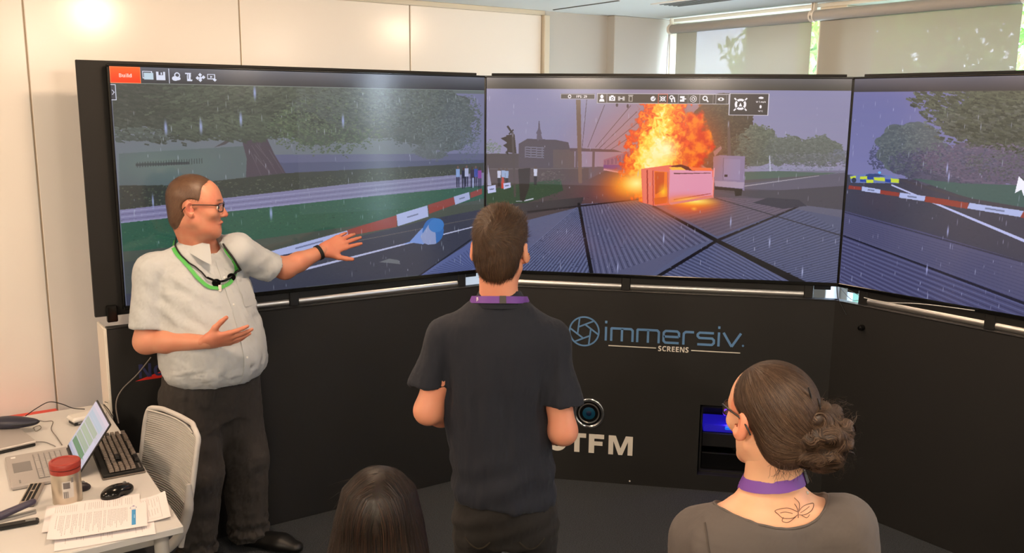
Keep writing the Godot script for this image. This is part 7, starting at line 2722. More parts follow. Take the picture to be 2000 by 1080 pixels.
func build_young_man() -> void:
	var yaw := PI + 0.185
	var T := turned(yaw, Vector3(0.50, 0, 2.24))
	var inv := T.affine_inverse()
	var o := thing("person", "young man with short brown hair and dark polo shirt, his back turned", "person", T)
	var sh: Array = [Vector3(0.344, 1.398, 2.269), Vector3(0.652, 1.393, 2.211)]
	var sl: Array = [Vector3(0.289, 1.246, 2.300), Vector3(0.701, 1.193, 2.233)]
	var el: Array = [Vector3(0.288, 1.171, 2.310), Vector3(0.707, 1.109, 2.242)]
	var wr: Array = [Vector3(0.338, 1.058, 2.036), Vector3(0.581, 1.013, 1.981)]
	# ---- polo shirt
	var fs := Field.new(Vector3(0.18, 0.76, 2.00), Vector3(0.82, 1.60, 2.50), 0.008)
	for k in 2:
		var d: Vector3 = (sl[k] - sh[k]).normalized()
		fs.cap(sh[k], sl[k], 0.058, 0.064, 0.03)
		fs.cut(sl[k], (d + Vector3(0, -0.35, 0) + T.basis.x * (-0.5 if k == 0 else 0.35) * 0.6).normalized(), sl[k] + d * 0.07, 0.105)
		fs.cap(sl[k] - d * 0.02, sl[k] + d * 0.04, 0.043, 0.050, 0.0, Vector3.ZERO, 1.0, true)
	fs.loft(T, [
		[0.835, -0.020, 0.0, 0.170, 0.120, 0.128],
		[0.90, -0.020, 0.0, 0.171, 0.120, 0.128],
		[0.99, -0.014, 0.0, 0.168, 0.115, 0.118],
		[1.09, 0.002, 0.0, 0.166, 0.112, 0.108],
		[1.20, 0.014, 0.0, 0.170, 0.115, 0.110],
		[1.31, 0.008, -0.005, 0.180, 0.112, 0.115],
		[1.39, 0.0, -0.012, 0.178, 0.100, 0.108],
		[1.445, 0.0, -0.015, 0.155, 0.085, 0.092],
		[1.488, 0.0, -0.012, 0.110, 0.070, 0.080],
		[1.525, 0.0, -0.005, 0.072, 0.062, 0.068],
		[1.55, 0.0, 0.0, 0.064, 0.060, 0.064]], 0.014)
	for k in 2:
		fs.cap(T * Vector3(0.06 - 0.12 * k, 1.470, -0.015), sh[k], 0.042, 0.056, 0.06)
	fs.cut(T * Vector3(0, 0.86, 0), (Vector3.DOWN + T.basis.x * 0.10 - T.basis.z * 0.12).normalized())
	var crease := func(p: Vector3) -> float:
		var q := inv * p
		var a := 0.015 * noise.get_noise_3d(q.x * 10.0, q.y * 1.3, q.z * 7.0) * clampf((1.42 - q.y) * 5.0, 0.15, 1.0)
		a += 0.0035 * noise.get_noise_3d(q.x * 20.0, q.y * 4.0, q.z * 12.0)
		a += 0.005 * exp(-pow((q.y - 0.94) / 0.09, 2)) * sin(q.y * 62.0 + q.x * 16.0 + 3.0 * noise.get_noise_1d(q.x * 8.0))
		for s: float in [-1.0, 1.0]:
			var e := Vector2(q.x - s * 0.165, q.y - 1.29)
			a -= 0.010 * exp(-pow(e.x / 0.016, 2)) * exp(-pow(e.y / 0.10, 2))
		return a
	var sm := MB.new()
	fs.mesh_into(sm, null, crease)
	into_frame(sm, inv)
	var polo := cloth("polo_cloth", Color(0.112, 0.126, 0.168), 1.6, 10.0)
	var shirt := put("polo_shirt", sm.mesh(), polo, o)
	# collar stands round the neck
	var col := MB.new()
	for k in 36:
		for s in 2:
			var rr := []
			for e in 2:
				var a := TAU * (k + e) / 36.0
				var dir := Vector3(sin(a), 0, cos(a))
				var n := (dir + Vector3.UP * 0.25).normalized() * (1.0 if s == 0 else -1.0)
				var back := 0.5 - 0.5 * cos(a)
				rr.append([dir * Vector3(0.064, 0, 0.064) * (1.0 if s == 0 else 0.955) + Vector3(0, 1.530 + 0.035 * back, -0.008), dir * Vector3(0.080, 0, 0.082) * (1.0 if s == 0 else 0.955) + Vector3(0, 1.490 + 0.022 * back, -0.010), n])
			col.face_with([rr[0][0], rr[0][1], rr[1][1], rr[1][0]], [rr[0][2], rr[0][2], rr[1][2], rr[1][2]])
	for k in 36:
		var rr := []
		for e in 2:
			var a := TAU * (k + e) / 36.0
			var dir := Vector3(sin(a), 0, cos(a))
			var y := 1.530 + 0.035 * (0.5 - 0.5 * cos(a))
			rr.append(dir * 0.064 + Vector3(0, y, -0.008))
			rr.append(dir * 0.061 + Vector3(0, y, -0.008))
		col.face_with([rr[0], rr[1], rr[3], rr[2]], [Vector3.UP, Vector3.UP, Vector3.UP, Vector3.UP])
	put("collar", col.mesh(), polo, shirt)
	# ---- trousers, shoes
	var ft := Field.new(Vector3(0.22, 0.0, 2.00), Vector3(0.82, 0.98, 2.50), 0.0095)
	ft.loft(T, [[0.74, -0.025, 0.0, 0.155, 0.10, 0.125], [0.84, -0.022, 0.0, 0.162, 0.11, 0.125], [0.94, -0.015, 0.0, 0.150, 0.10, 0.10]], 0.0)
	for s: float in [-1.0, 1.0]:
		var hip: Vector3 = T * Vector3(s * 0.083 - 0.025, 0.80, -0.01)
		var knee: Vector3 = T * Vector3(s * 0.105 - 0.027, 0.46, 0.02)
		var ank: Vector3 = T * Vector3(s * 0.12 - 0.027, 0.06, -0.01)
		ft.cap(hip, knee, 0.083, 0.062, 0.035)
		ft.cap(knee, ank, 0.062, 0.050, 0.03)
		var s2 := MB.new()
		shoe(s2, Vector3(s * 0.12 - 0.027, 0, -0.03), s * 0.15, 1.05)
		put("shoe", s2.mesh(), M.black, o)
	ft.cut(Vector3(0, 0.04, 0), Vector3.DOWN)
	var tm := MB.new()
	ft.mesh_into(tm, null, func(p: Vector3) -> float:
		var q := inv * p
		return 0.006 * noise.get_noise_3d(q.x * 14.0, q.y * 5.0, q.z * 14.0) + 0.004 * exp(-pow((q.y - 0.80) / 0.05, 2)) * sin(q.y * 90.0 + q.x * 30.0))
	into_frame(tm, inv)
	var jeans := put("trousers", tm.mesh(), cloth("dark_denim", Color(0.125, 0.115, 0.11), 2.2, 12.0), o)
	for s: float in [-1.0, 1.0]:
		var pts := []
		var outs := []
		for k in 10:
			var t := k / 9.0
			var x := s * lerpf(0.045, 0.125, t) - 0.022
			var y := 0.775 - 0.03 * sin(t * PI)
			var p := ft.hit(T * Vector3(x, y, -0.4), T.basis.z)
			pts.append(inv * p)
			outs.append(inv.basis * ft.slope(p))
		put("pocket_seam", ribbon(pts, outs, 0.004, 0.0025).mesh(), mat("seam_thread", Color(0.22, 0.19, 0.15), 0.8), jeans)
	# ---- body
	var base := lin(0.88, 0.62, 0.50)
	var red := lin(0.86, 0.48, 0.38)
	var mb := MB.new()
	var H := Transform3D(Basis(Vector3.UP, yaw - 0.20) * Basis(Vector3.RIGHT, 0.03), Vector3(0.501, 1.676, 2.240))
	var Hi := H.affine_inverse()
	var fh := Field.new(H.origin - Vector3(0.14, 0.24, 0.16), H.origin + Vector3(0.14, 0.15, 0.16), 0.0036)
	head_shape(fh, H, 1.0, 1.0, 0.96)
	fh.cap(H * Vector3(0, -0.05, -0.030), T * Vector3(0, 1.46, -0.01), 0.057, 0.063, 0.03)
	fh.mesh_into(mb, skin_paint(base, red))
	var fa := Field.new(Vector3(0.18, 0.85, 1.90), Vector3(0.82, 1.52, 2.50), 0.0075)
	for k in 2:
		fa.cap(sh[k], el[k], 0.047, 0.041, 0.0)
		fa.cap(el[k], el[k].lerp(wr[k], 0.35), 0.042, 0.043, 0.025)
		fa.cap(el[k].lerp(wr[k], 0.35), wr[k], 0.043, 0.027, 0.02)
	fa.loft(T, [[0.92, 0.0, 0.0, 0.13, 0.08, 0.08], [1.2, 0.01, 0.0, 0.13, 0.08, 0.08], [1.37, 0.0, -0.01, 0.14, 0.07, 0.07], [1.43, 0.0, -0.01, 0.07, 0.06, 0.06], [1.48, 0, 0, 0.05, 0.05, 0.05]], 0.03)
	fa.mesh_into(mb, skin_paint(base, red))
	for k in 2:
		var inward: Vector3 = T.basis.x * (-1.0 if k == 0 else 1.0)
		var fw := Field.new(wr[k] - Vector3(0.2, 0.12, 0.2), wr[k] + Vector3(0.2, 0.12, 0.2), 0.004)
		hand_shape(fw, wr[k], inward * 0.85 + T.basis.z * 0.35, -T.basis.z + Vector3.DOWN * 0.2, 1.0 if k == 0 else -1.0, [0.45, 0.5, 0.55, 0.6], 0.04, Vector3.UP * 0.6 + inward * 0.6)
		fw.mesh_into(mb, skin_paint(base, red))
	into_frame(mb, inv)
	put("body", mb.mesh(), skin_material("skin_two"), o)
	# ---- hair, fuller on top, short at the nape
	var fhr := Field.new(H.origin - Vector3(0.14, 0.16, 0.16), H.origin + Vector3(0.14, 0.17, 0.16), 0.004)
	fhr.ell(H * Vector3(0, 0.042, -0.016), Vector3(0.080, 0.090, 0.104), H.basis, 0.0)
	fhr.ell(H * Vector3(0.0, 0.075, 0.015), Vector3(0.074, 0.066, 0.085), H.basis, 0.03)
	fhr.ell(H * Vector3(0.0, -0.02, -0.055), Vector3(0.068, 0.075, 0.060), H.basis, 0.03)
	fhr.cut(H * Vector3(0, -0.072, -0.05), H.basis * Vector3(0, -1, 0.30).normalized())
	for s: float in [-1.0, 1.0]:
		fhr.cap(H * Vector3(s * 0.12, -0.03, 0.006), H * Vector3(s * 0.055, -0.025, 0.006), 0.037, 0.034, 0.006, Vector3.ZERO, 1.0, true)
	fhr.cap(H * Vector3(-0.1, -0.04, 0.06), H * Vector3(0.1, -0.04, 0.06), 0.085, 0.085, 0.01, Vector3.ZERO, 1.0, true)
	var hb := MB.new()
	var hc := [lin(0.25, 0.17, 0.11), lin(0.29, 0.20, 0.13), lin(0.21, 0.145, 0.095), lin(0.35, 0.25, 0.16)]
	fhr.mesh_into(hb, func(p: Vector3, _n: Vector3) -> Color:
		return hc[2].lerp(hc[1], clampf(0.5 + 0.7 * noise.get_noise_3d(p.x * 60, p.y * 22, p.z * 60), 0, 1)), func(p: Vector3) -> float: return 0.0035 * noise.get_noise_3d(p.x * 34, p.y * 20, p.z * 34))
	var crown := H * Vector3(0.015, 0.075, -0.10)
	strands(hb, 0, 15000, func(p: Vector3, n: Vector3) -> Vector3:
		var q := Hi * p
		var whirl := (p - crown)
		var t := whirl.normalized() * clampf(whirl.length() * 14.0, 0.2, 1.0) + n.cross(whirl.normalized()) * 0.55
		t = (Vector3.DOWN + n.cross(Vector3.UP) * 0.25 * noise.get_noise_3d(p.x * 20, p.y * 20, p.z * 20)).lerp(t, smoothstep(-0.01, 0.075, q.y))
		return t + H.basis.x * 0.25 * noise.get_noise_3d(p.x * 25 + 9, p.y * 25, p.z * 25), 0.024, 0.0011, 0.16, hc, 3, func(p: Vector3, _n: Vector3) -> bool: return (Hi * p).y > -0.085, 0.35)
	into_frame(hb, inv)
	put("hair", hb.mesh(), hair_material("brown_hair", 0.62), o)
	# ---- purple lanyard, lying under the collar
	lanyard("purple ribbon lanyard round the collar of the young man in the dark polo shirt", T, [0.074, 0.080, 1.518, 1.540, -0.010], 0.022, 0.08, fs)


# a ribbon round the neck with a dark clasp at the back, its front ends hanging on the chest
func lanyard(label: String, T: Transform3D, s: Array, width: float, clasp_turn: float, cloth_field: Field) -> void:
	var rib: StandardMaterial3D = M.get("purple_ribbon", null)
	if rib == null:
		rib = mat("purple_ribbon", Color(0.43, 0.24, 0.60), 0.55)
		mat("clasp", Color(0.23, 0.21, 0.20), 0.5)
		mat("ribbon_print", Color(0.82, 0.76, 0.84), 0.6)
	var o := thing("lanyard", label, "lanyard", T)
	var pts := []
	var outs := []
	var marks := []
	for k in 41:
		var a := lerpf(0.55, TAU - 0.55, k / 40.0)
		var back := 0.5 - 0.5 * cos(a)
		var d := Vector3(sin(a), 0, cos(a))
		var p := d * Vector3(s[0], 0, s[1]) + Vector3(0, lerpf(s[2] - 0.012, s[3], back) + (d.x * s[0] * s[5] if s.size() > 5 else 0.0), s[4])
		for step in 24:
			if cloth_field.at(T * p) > 0.0015:
				break
			p += d * 0.002
		pts.append(p)
		outs.append((d + Vector3.UP * 0.40).normalized())
	put("ribbon", ribbon(pts, outs, width, 0.0016).mesh(), rib, o)
	# hanging ends
	for e: int in [0, 40]:
		var hang := []
		var ho := []
		for k in 9:
			var t := k / 8.0
			var q: Vector3 = pts[e].lerp(Vector3(0, 1.08, 0.2), t)
			var hp := cloth_field.hit(T * Vector3(q.x * (1.0 - 0.7 * t), q.y, 0.35), -T.basis.z)
			if k == 0:
				hang.append(pts[e])
				ho.append(outs[e])
			else:
				hang.append(T.affine_inverse() * (hp + cloth_field.slope(hp) * (0.006 if T.origin.x < 1.0 else 0.016)))
				ho.append(T.basis.transposed() * cloth_field.slope(hp))
		put("ribbon", ribbon(hang, ho, width, 0.0016).mesh(), rib, o)
	var m := clampi(roundi(20 + clasp_turn * 10), 2, 38)
	put("clasp", ribbon(pts.slice(m - 1, m + 2), outs.slice(m - 1, m + 2).map(func(v): return v), width * 1.04, 0.0042).mesh(), M.clasp, o)
	# pale leaf print on the right-hand part of the ribbon
	for k in 5:
		var i: int = (11 if T.origin.x < 1.0 else 27)
		var a: Vector3 = pts[i].lerp(pts[i + 1], 0.15 * k)
		var n: Vector3 = outs[i]
		var t: Vector3 = (pts[i + 1] - pts[i]).normalized()
		var u := t.cross(n).normalized()
		put("print", ribbon([a - u * width * 0.32 + n * 0.0018, a + u * width * (0.30 - 0.06 * k) + t * 0.006 + n * 0.0018], [n, n], 0.0016, 0.0005).mesh(), M.ribbon_print, o)


func build_woman() -> void:
	var yaw := 0.129 + PI + 0.30
	var T := turned(yaw, Vector3(1.235, 0, 3.13))
	var inv := T.affine_inverse()
	var o := thing("person", "woman with brown hair in a bun and a taupe wide-necked top", "person", T)
	var away := Vector3(0.128, 0, -0.992)
	var rightv := Vector3(0.992, 0, 0.128)
	var down := (away + Vector3.DOWN * 0.43).normalized()
	var sh: Array = [Vector3(1.100, 1.215, 3.112), Vector3(1.381, 1.278, 3.138)]
	var el: Array = [Vector3(1.060, 0.891, 3.137), Vector3(1.472, 0.994, 3.160)]
	var wr: Array = [Vector3(1.199, 0.610, 2.883), Vector3(1.432, 0.665, 2.913)]
	# ---- skin body
	var base := lin(0.93, 0.72, 0.58)
	var red := lin(0.91, 0.60, 0.46)
	var mb := MB.new()
	var H := Transform3D(Basis(Vector3.UP, PI - 0.129 + 0.66) * Basis(Vector3.BACK, -0.02) * Basis(Vector3.RIGHT, 0.04), Vector3(1.225, 1.495, 3.128))
	var hs := 0.95
	var Hi := H.affine_inverse()
	var rows := [
		[0.93, 0.0, 0.0, 0.135, 0.10, 0.09], [1.02, 0.0, 0.0, 0.140, 0.105, 0.09], [1.12, 0.0, 0.0, 0.150, 0.11, 0.095],
		[1.20, 0.0, -0.005, 0.160, 0.105, 0.095], [1.255, 0.0, -0.010, 0.160, 0.090, 0.088], [1.295, 0.0, -0.012, 0.128, 0.072, 0.078],
		[1.325, 0.0, -0.010, 0.082, 0.060, 0.066], [1.36, 0.0, -0.006, 0.057, 0.053, 0.055], [1.41, 0.0, 0.0, 0.050, 0.048, 0.050]]
	var fb := Field.new(Vector3(0.93, 0.86, 2.80), Vector3(1.56, 1.50, 3.42), 0.0065)
	fb.loft(T, rows, 0.0)
	for k in 2:
		fb.cap(T * Vector3(0.05 - 0.10 * k, 1.29, -0.012), sh[k], 0.036, 0.044, 0.05)
		fb.cap(sh[k], el[k], 0.046, 0.038, 0.04)
		fb.cap(el[k], wr[k], 0.038, 0.024, 0.02)
	fb.cap(H * (Vector3(0, -0.05, -0.025) * hs), T * Vector3(0, 1.33, -0.008), 0.050, 0.056, 0.02)
	fb.mesh_into(mb, skin_paint(base, red))
	var fh := Field.new(H.origin - Vector3(0.14, 0.18, 0.15), H.origin + Vector3(0.14, 0.15, 0.15), 0.0034)
	head_shape(fh, H, hs, 0.85, 0.92)
	fh.cap(H * (Vector3(0, -0.05, -0.025) * hs), T * Vector3(0, 1.33, -0.008), 0.050, 0.056, 0.02)
	fh.mesh_into(mb, func(p: Vector3, _n: Vector3) -> Color:
		var q := (Hi * p) / hs
		var c := base.lerp(red, clampf(0.3 + 0.4 * noise.get_noise_3d(p.x * 12, p.y * 12, p.z * 12), 0, 1) * 0.6)
		if absf(q.x) > 0.070:
			c = c.lerp(lin(0.88, 0.45, 0.34), 0.55)
		return c)
	for k in 2:
		var fw := Field.new(wr[k] - Vector3(0.16, 0.12, 0.2), wr[k] + Vector3(0.16, 0.12, 0.16), 0.004)
		var inward: Vector3 = T.basis.x * (-1.0 if k == 0 else 1.0)
		hand_shape(fw, wr[k], inward * 0.9 + away * 0.3, -away + Vector3.DOWN * 0.3, 1.0 if k == 0 else -1.0, [0.4, 0.45, 0.5, 0.55], 0.04, Vector3.UP * 0.7 + inward * 0.5, 0.9)
		fw.mesh_into(mb, skin_paint(base, red))
	var body_mb := mb
	# ---- top with a wide boat neck
	var fs := Field.new(Vector3(0.90, 0.80, 2.80), Vector3(1.58, 1.36, 3.44), 0.005)
	var wide := []
	for r in rows.slice(0, 8):
		wide.append([r[0], r[1], r[2], r[3] + 0.011, r[4] + 0.011, r[5] + 0.011])
	wide.insert(0, [0.84, 0.0, 0.0, 0.165, 0.12, 0.12])
	fs.loft(T, wide, 0.0)
	for k in 2:
		var d: Vector3 = (el[k] - sh[k]).normalized()
		fs.cap(T * Vector3(0.075 - 0.15 * k, 1.275, -0.012), sh[k], 0.045, 0.054, 0.05)
		fs.cap(sh[k], el[k], 0.056, 0.050, 0.04)
	fs.ell(T * Vector3(0.004, 1.352, 0.01), Vector3(0.119, 0.095, 0.122), T.basis * Basis(Vector3.BACK, 0.05), 0.006, true)
	fs.cap(T * Vector3(0, 1.33, 0), T * Vector3(0, 1.45, 0), 0.085, 0.12, 0.0, Vector3.ZERO, 1.0, true)
	var crease := func(p: Vector3) -> float:
		var q := inv * p
		return 0.002 + 0.0035 * noise.get_noise_3d(q.x * 10.0, q.y * 8.0, q.z * 10.0)
	var sm := MB.new()
	fs.mesh_into(sm, null, crease)
	into_frame(sm, inv)
	var taupe := cloth("taupe_cloth", Color(0.36, 0.33, 0.315), 0.8, 14.0)
	var top := put("top", sm.mesh(), taupe, o)
	var hem := []
	var nb := T.basis * Basis(Vector3.BACK, 0.05)
	for k in 56:
		var a := TAU * k / 56.0
		for j in 120:
			var e := lerpf(-0.2, 1.5, j / 119.0)
			var p := T * Vector3(0.004, 1.352, 0.01) + nb * (Vector3(sin(a) * cos(e), -sin(e), cos(a) * cos(e)) * Vector3(0.119, 0.095, 0.122))
			if fs.at(p) < 0.0012:
				hem.append(inv * (p + T.basis * Vector3(sin(a), 0.6, cos(a)) * 0.0022))
				break
	if hem.size() > 8:
		hem.append(hem[0])
		put("neck_hem", MB.new().tube(spline(hem, 3), 0.0026, 8, false).mesh(), taupe, top)
	# stitched seams where the sleeves join, and the neck edge
	var seam := []
	var souts := []
	for k in 12:
		var t := k / 11.0
		var q := fs.hit(Vector3(1.108, 1.278, 3.173).lerp(Vector3(1.127, 1.199, 3.186), t) - down * 0.2, down, 0.5)
		seam.append(inv * (q + fs.slope(q) * 0.003))
		souts.append(inv.basis * fs.slope(q))
	put("seam", ribbon(seam, souts, 0.0035, 0.0012).mesh(), mat("taupe_seam", Color(0.30, 0.27, 0.25), 0.9), top)
	# ---- skirt-length trousers below the frame, shoes
	var ft := Field.new(Vector3(0.95, 0.0, 2.86), Vector3(1.52, 0.98, 3.40), 0.012)
	ft.loft(T, [[0.74, 0, 0, 0.165, 0.11, 0.13], [0.84, 0, 0, 0.165, 0.11, 0.12], [0.93, 0, 0, 0.140, 0.10, 0.10]], 0.0)
	for s: float in [-1.0, 1.0]:
		ft.cap(T * Vector3(s * 0.08, 0.78, 0), T * Vector3(s * 0.09, 0.44, 0.01), 0.085, 0.058, 0.03)
		ft.cap(T * Vector3(s * 0.09, 0.44, 0.01), T * Vector3(s * 0.095, 0.06, -0.01), 0.058, 0.042, 0.02)
		var s2 := MB.new()
		shoe(s2, Vector3(s * 0.095, 0, -0.03), s * 0.12, 0.9)
		put("shoe", s2.mesh(), M.black, o)
	ft.cut(Vector3(0, 0.04, 0), Vector3.DOWN)
	var tm := MB.new()
	ft.mesh_into(tm)
	into_frame(tm, inv)
	put("trousers", tm.mesh(), M.dark_denim, o)
	# ---- hair swept back into a bun
	var hc := [lin(0.27, 0.195, 0.145), lin(0.33, 0.245, 0.185), lin(0.215, 0.155, 0.118), lin(0.40, 0.31, 0.235)]
	var bun := Vector3(1.303, 1.483, 3.168)
	var fhr := Field.new(H.origin - Vector3(0.16, 0.16, 0.17), H.origin + Vector3(0.24, 0.16, 0.20), 0.0042)
	fhr.ell(H * (Vector3(0, 0.038, -0.018) * hs), Vector3(0.081, 0.089, 0.101) * hs, H.basis, 0.0)
	fhr.ell(H * (Vector3(0.0, -0.025, -0.060) * hs), Vector3(0.062, 0.068, 0.050) * hs, H.basis, 0.03)
	fhr.cut(H * (Vector3(0, 0.07, 0.074) * hs), H.basis * Vector3(0, 0.35, 0.94).normalized())
	fhr.cut(H * (Vector3(0, -0.078, -0.06) * hs), H.basis * Vector3(0, -1, 0.55).normalized())
	for s: float in [-1.0, 1.0]:
		fhr.cap(H * (Vector3(s * 0.12, -0.020, 0.0) * hs), H * (Vector3(s * 0.05, -0.018, 0.0) * hs), 0.034 * hs, 0.030 * hs, 0.006, Vector3.ZERO, 1.0, true)
	fhr.cap(H * (Vector3(-0.1, -0.045, 0.055) * hs), H * (Vector3(0.1, -0.045, 0.055) * hs), 0.078 * hs, 0.078 * hs, 0.01, Vector3.ZERO, 1.0, true)
	var hb := MB.new()
	var streak := func(p: Vector3, _n: Vector3) -> Color:
		var q := p - bun
		var az := atan2(q.y, q.dot(rightv))
		var t := 0.5 + 0.5 * noise.get_noise_2d(az * 22.0, q.length() * 8.0) + 0.25 * noise.get_noise_2d(az * 70.0, 3.0)
		return hc[2].lerp(hc[1], clampf(t, 0, 1))
	fhr.mesh_into(hb, streak, func(p: Vector3) -> float:
		var q := p - bun
		return 0.0016 * noise.get_noise_2d(atan2(q.y, q.dot(rightv)) * 26.0, q.length() * 6.0))
	strands(hb, 0, 12000, func(p: Vector3, _n: Vector3) -> Vector3: return (bun - p).normalized() + Vector3.DOWN * 0.15, 0.05, 0.0008, 0.03, hc, 5, null, 0.12, fhr)
	# the bun: a lumpy core wrapped in coils
	var fbn := Field.new(bun - Vector3(0.11, 0.10, 0.10), bun + Vector3(0.11, 0.10, 0.10), 0.005)
	var bb := Basis(rightv, Vector3.UP, -away)
	fbn.ell(bun, Vector3(0.066, 0.058, 0.050), bb, 0.0)
	fbn.ell(bun + Vector3(0.02, -0.045, 0.0), Vector3(0.040, 0.030, 0.036), bb, 0.02)
	for k in 26:
		var d := Vector3(rng.randfn(), rng.randfn(), rng.randfn()).normalized()
		fbn.ell(bun + bb * (d * Vector3(0.060, 0.053, 0.046)), Vector3(0.024, 0.015, 0.018), Basis.from_euler(Vector3(rng.randf() * 6, rng.randf() * 6, 0)), 0.008)
	var swirl := func(p: Vector3, n: Vector3) -> Vector3:
		var q := (p - bun) * 17.0
		var v := Vector3(noise.get_noise_3dv(q), noise.get_noise_3dv(q + Vector3.ONE * 9.0), noise.get_noise_3dv(q + Vector3.ONE * 17.0))
		return n.cross(v) + n.cross(-away) * 0.22
	var hb2 := MB.new()
	fbn.mesh_into(hb2)
	strands(hb2, 0, 12000, swirl, 0.04, 0.0012, 0.09, hc, 6, null, 0.0, fbn)
	strands(hb2, 0, 260, swirl, 0.05, 0.0006, 0.5, hc, 6, null, 0.4, fbn)
	for k in hb2.ix:
		hb.ix.append(k + hb.v.size())
	hb.v.append_array(hb2.v)
	hb.n.append_array(hb2.n)
	hb.uv.append_array(hb2.uv)
	for c in hb2.col:
		hb.col.append(hc[2] if c == Color.WHITE else c)
	# wisps at the nape and over the brow
	for k in 70:
		var st := H * (Vector3(rng.randf_range(-0.05, 0.05), rng.randf_range(-0.085, -0.05), -0.085 + rng.randf() * 0.02) * hs)
		var pts := [st]
		var d := (Vector3.DOWN * rng.randf_range(0.3, 1.0) + rightv * rng.randf_range(-0.2, 0.7) - away * 0.35).normalized()
		for j in 5:
			pts.append(pts[-1] + d * rng.randf_range(0.004, 0.009))
			d = (d + Vector3(rng.randf_range(-1, 1), rng.randf_range(-1, 1), rng.randf_range(-1, 1)) * 0.5).normalized()
		hb.color = hc[rng.randi_range(0, 2)]
		hb.tube(pts, [0.0004, 0.0004, 0.0004, 0.0003, 0.0003, 0.0002], 3, false)
	hb.color = Color.WHITE
	into_frame(hb, inv)
	put("hair", hb.mesh(), hair_material("bun_hair", 0.52), o)
	# hair grips
	for c: Vector3 in [Vector3(1.284, 1.579, 3.216), Vector3(1.305, 1.552, 3.199)]:
		var p := fhr.hit(c - down * 0.12, down, 0.5)
		tag(put("hair_grip", MB.new().tube([p + Vector3(-0.004, 0.014, 0.003), p + Vector3(0.001, 0.0, 0.005), p + Vector3(0.004, -0.014, 0.003)], 0.0016, 6).mesh(), M.black), ["dark hair grip high on the back of the woman's head", "dark hair grip just above the woman's bun"][0 if c.y > Vector3(1.294, 1.565, 3.207).y else 1], "hair grip", "grips in the woman's hair")
	# ---- glasses, lanyard, necklace clasp, butterfly
	var g := thing("glasses", "dark glasses worn by the woman with the bun", "glasses", H)
	spectacles(g, hs, mat("dark_rim", Color(0.07, 0.05, 0.06), 0.3))
	lanyard("purple ribbon lanyard round the bare neck of the woman with the bun", Transform3D(Basis(T.basis), T.origin), [0.057, 0.059, 1.374, 1.382, -0.002, -0.16], 0.024, 0.62, fb)
	var pn := fb.hit(Vector3(1.298, 1.367, 3.188) - down * 0.2, down, 0.5)
	tag(put("necklace_clasp", MB.new().lathe(ball(0.0035), Transform3D(Basis(), pn), 10).mesh(), M.white_plastic), "tiny pale necklace bead at the nape of the woman's neck", "bead")
	# inked butterfly between the shoulder blades: fine lines following the skin
	var ink := MB.new()
	var strokes := [
		[Vector2(1558, 1000), Vector2(1540, 992), Vector2(1522, 994), Vector2(1514, 998), Vector2(1520, 1004), Vector2(1530, 1012), Vector2(1548, 1012), Vector2(1558, 1006)],
		[Vector2(1560, 1000), Vector2(1568, 990), Vector2(1580, 985), Vector2(1590, 984), Vector2(1590, 992), Vector2(1584, 1000), Vector2(1572, 1006), Vector2(1561, 1006)],
		[Vector2(1524, 1002), Vector2(1534, 1000), Vector2(1548, 1003)], [Vector2(1582, 990), Vector2(1574, 996), Vector2(1564, 1002)],
		[Vector2(1530, 1010), Vector2(1528, 1018), Vector2(1540, 1020), Vector2(1554, 1010)], [Vector2(1566, 1007), Vector2(1576, 1012), Vector2(1582, 1006)],
		[Vector2(1559, 1012), Vector2(1559, 1000), Vector2(1556, 990), Vector2(1552, 984)], [Vector2(1560, 998), Vector2(1562, 988), Vector2(1560, 980), Vector2(1552, 972)]]
	var c0: Vector3 = Vector3(1.277, 1.337, 3.215) - down * 0.2
	var ux: Vector3 = (Vector3(1.315, 1.343, 3.220) - down * 0.2 - c0) / 40.0
	var uy: Vector3 = (Vector3(1.280, 1.295, 3.216) - down * 0.2 - c0) / 40.0
	for s in strokes:
		var pts := []
		for q: Vector2 in s:
			var p := fb.hit(c0 + ux * (q.x - 1558.0) + uy * (q.y - 1000.0), down, 0.5)
			pts.append(inv * (p + fb.slope(p) * 0.0014))
		ink.tube(spline(pts, 5), 0.00055, 4)
	into_frame(body_mb, inv)
	var body := put("body", body_mb.mesh(), skin_material("skin_three"), o)
	var tattoo := put("tattoo", ink.mesh(), mat("ink", Color(0.34, 0.25, 0.22), 0.7), body)
	tattoo.set_meta("label", "fine line drawing of a butterfly on the skin")


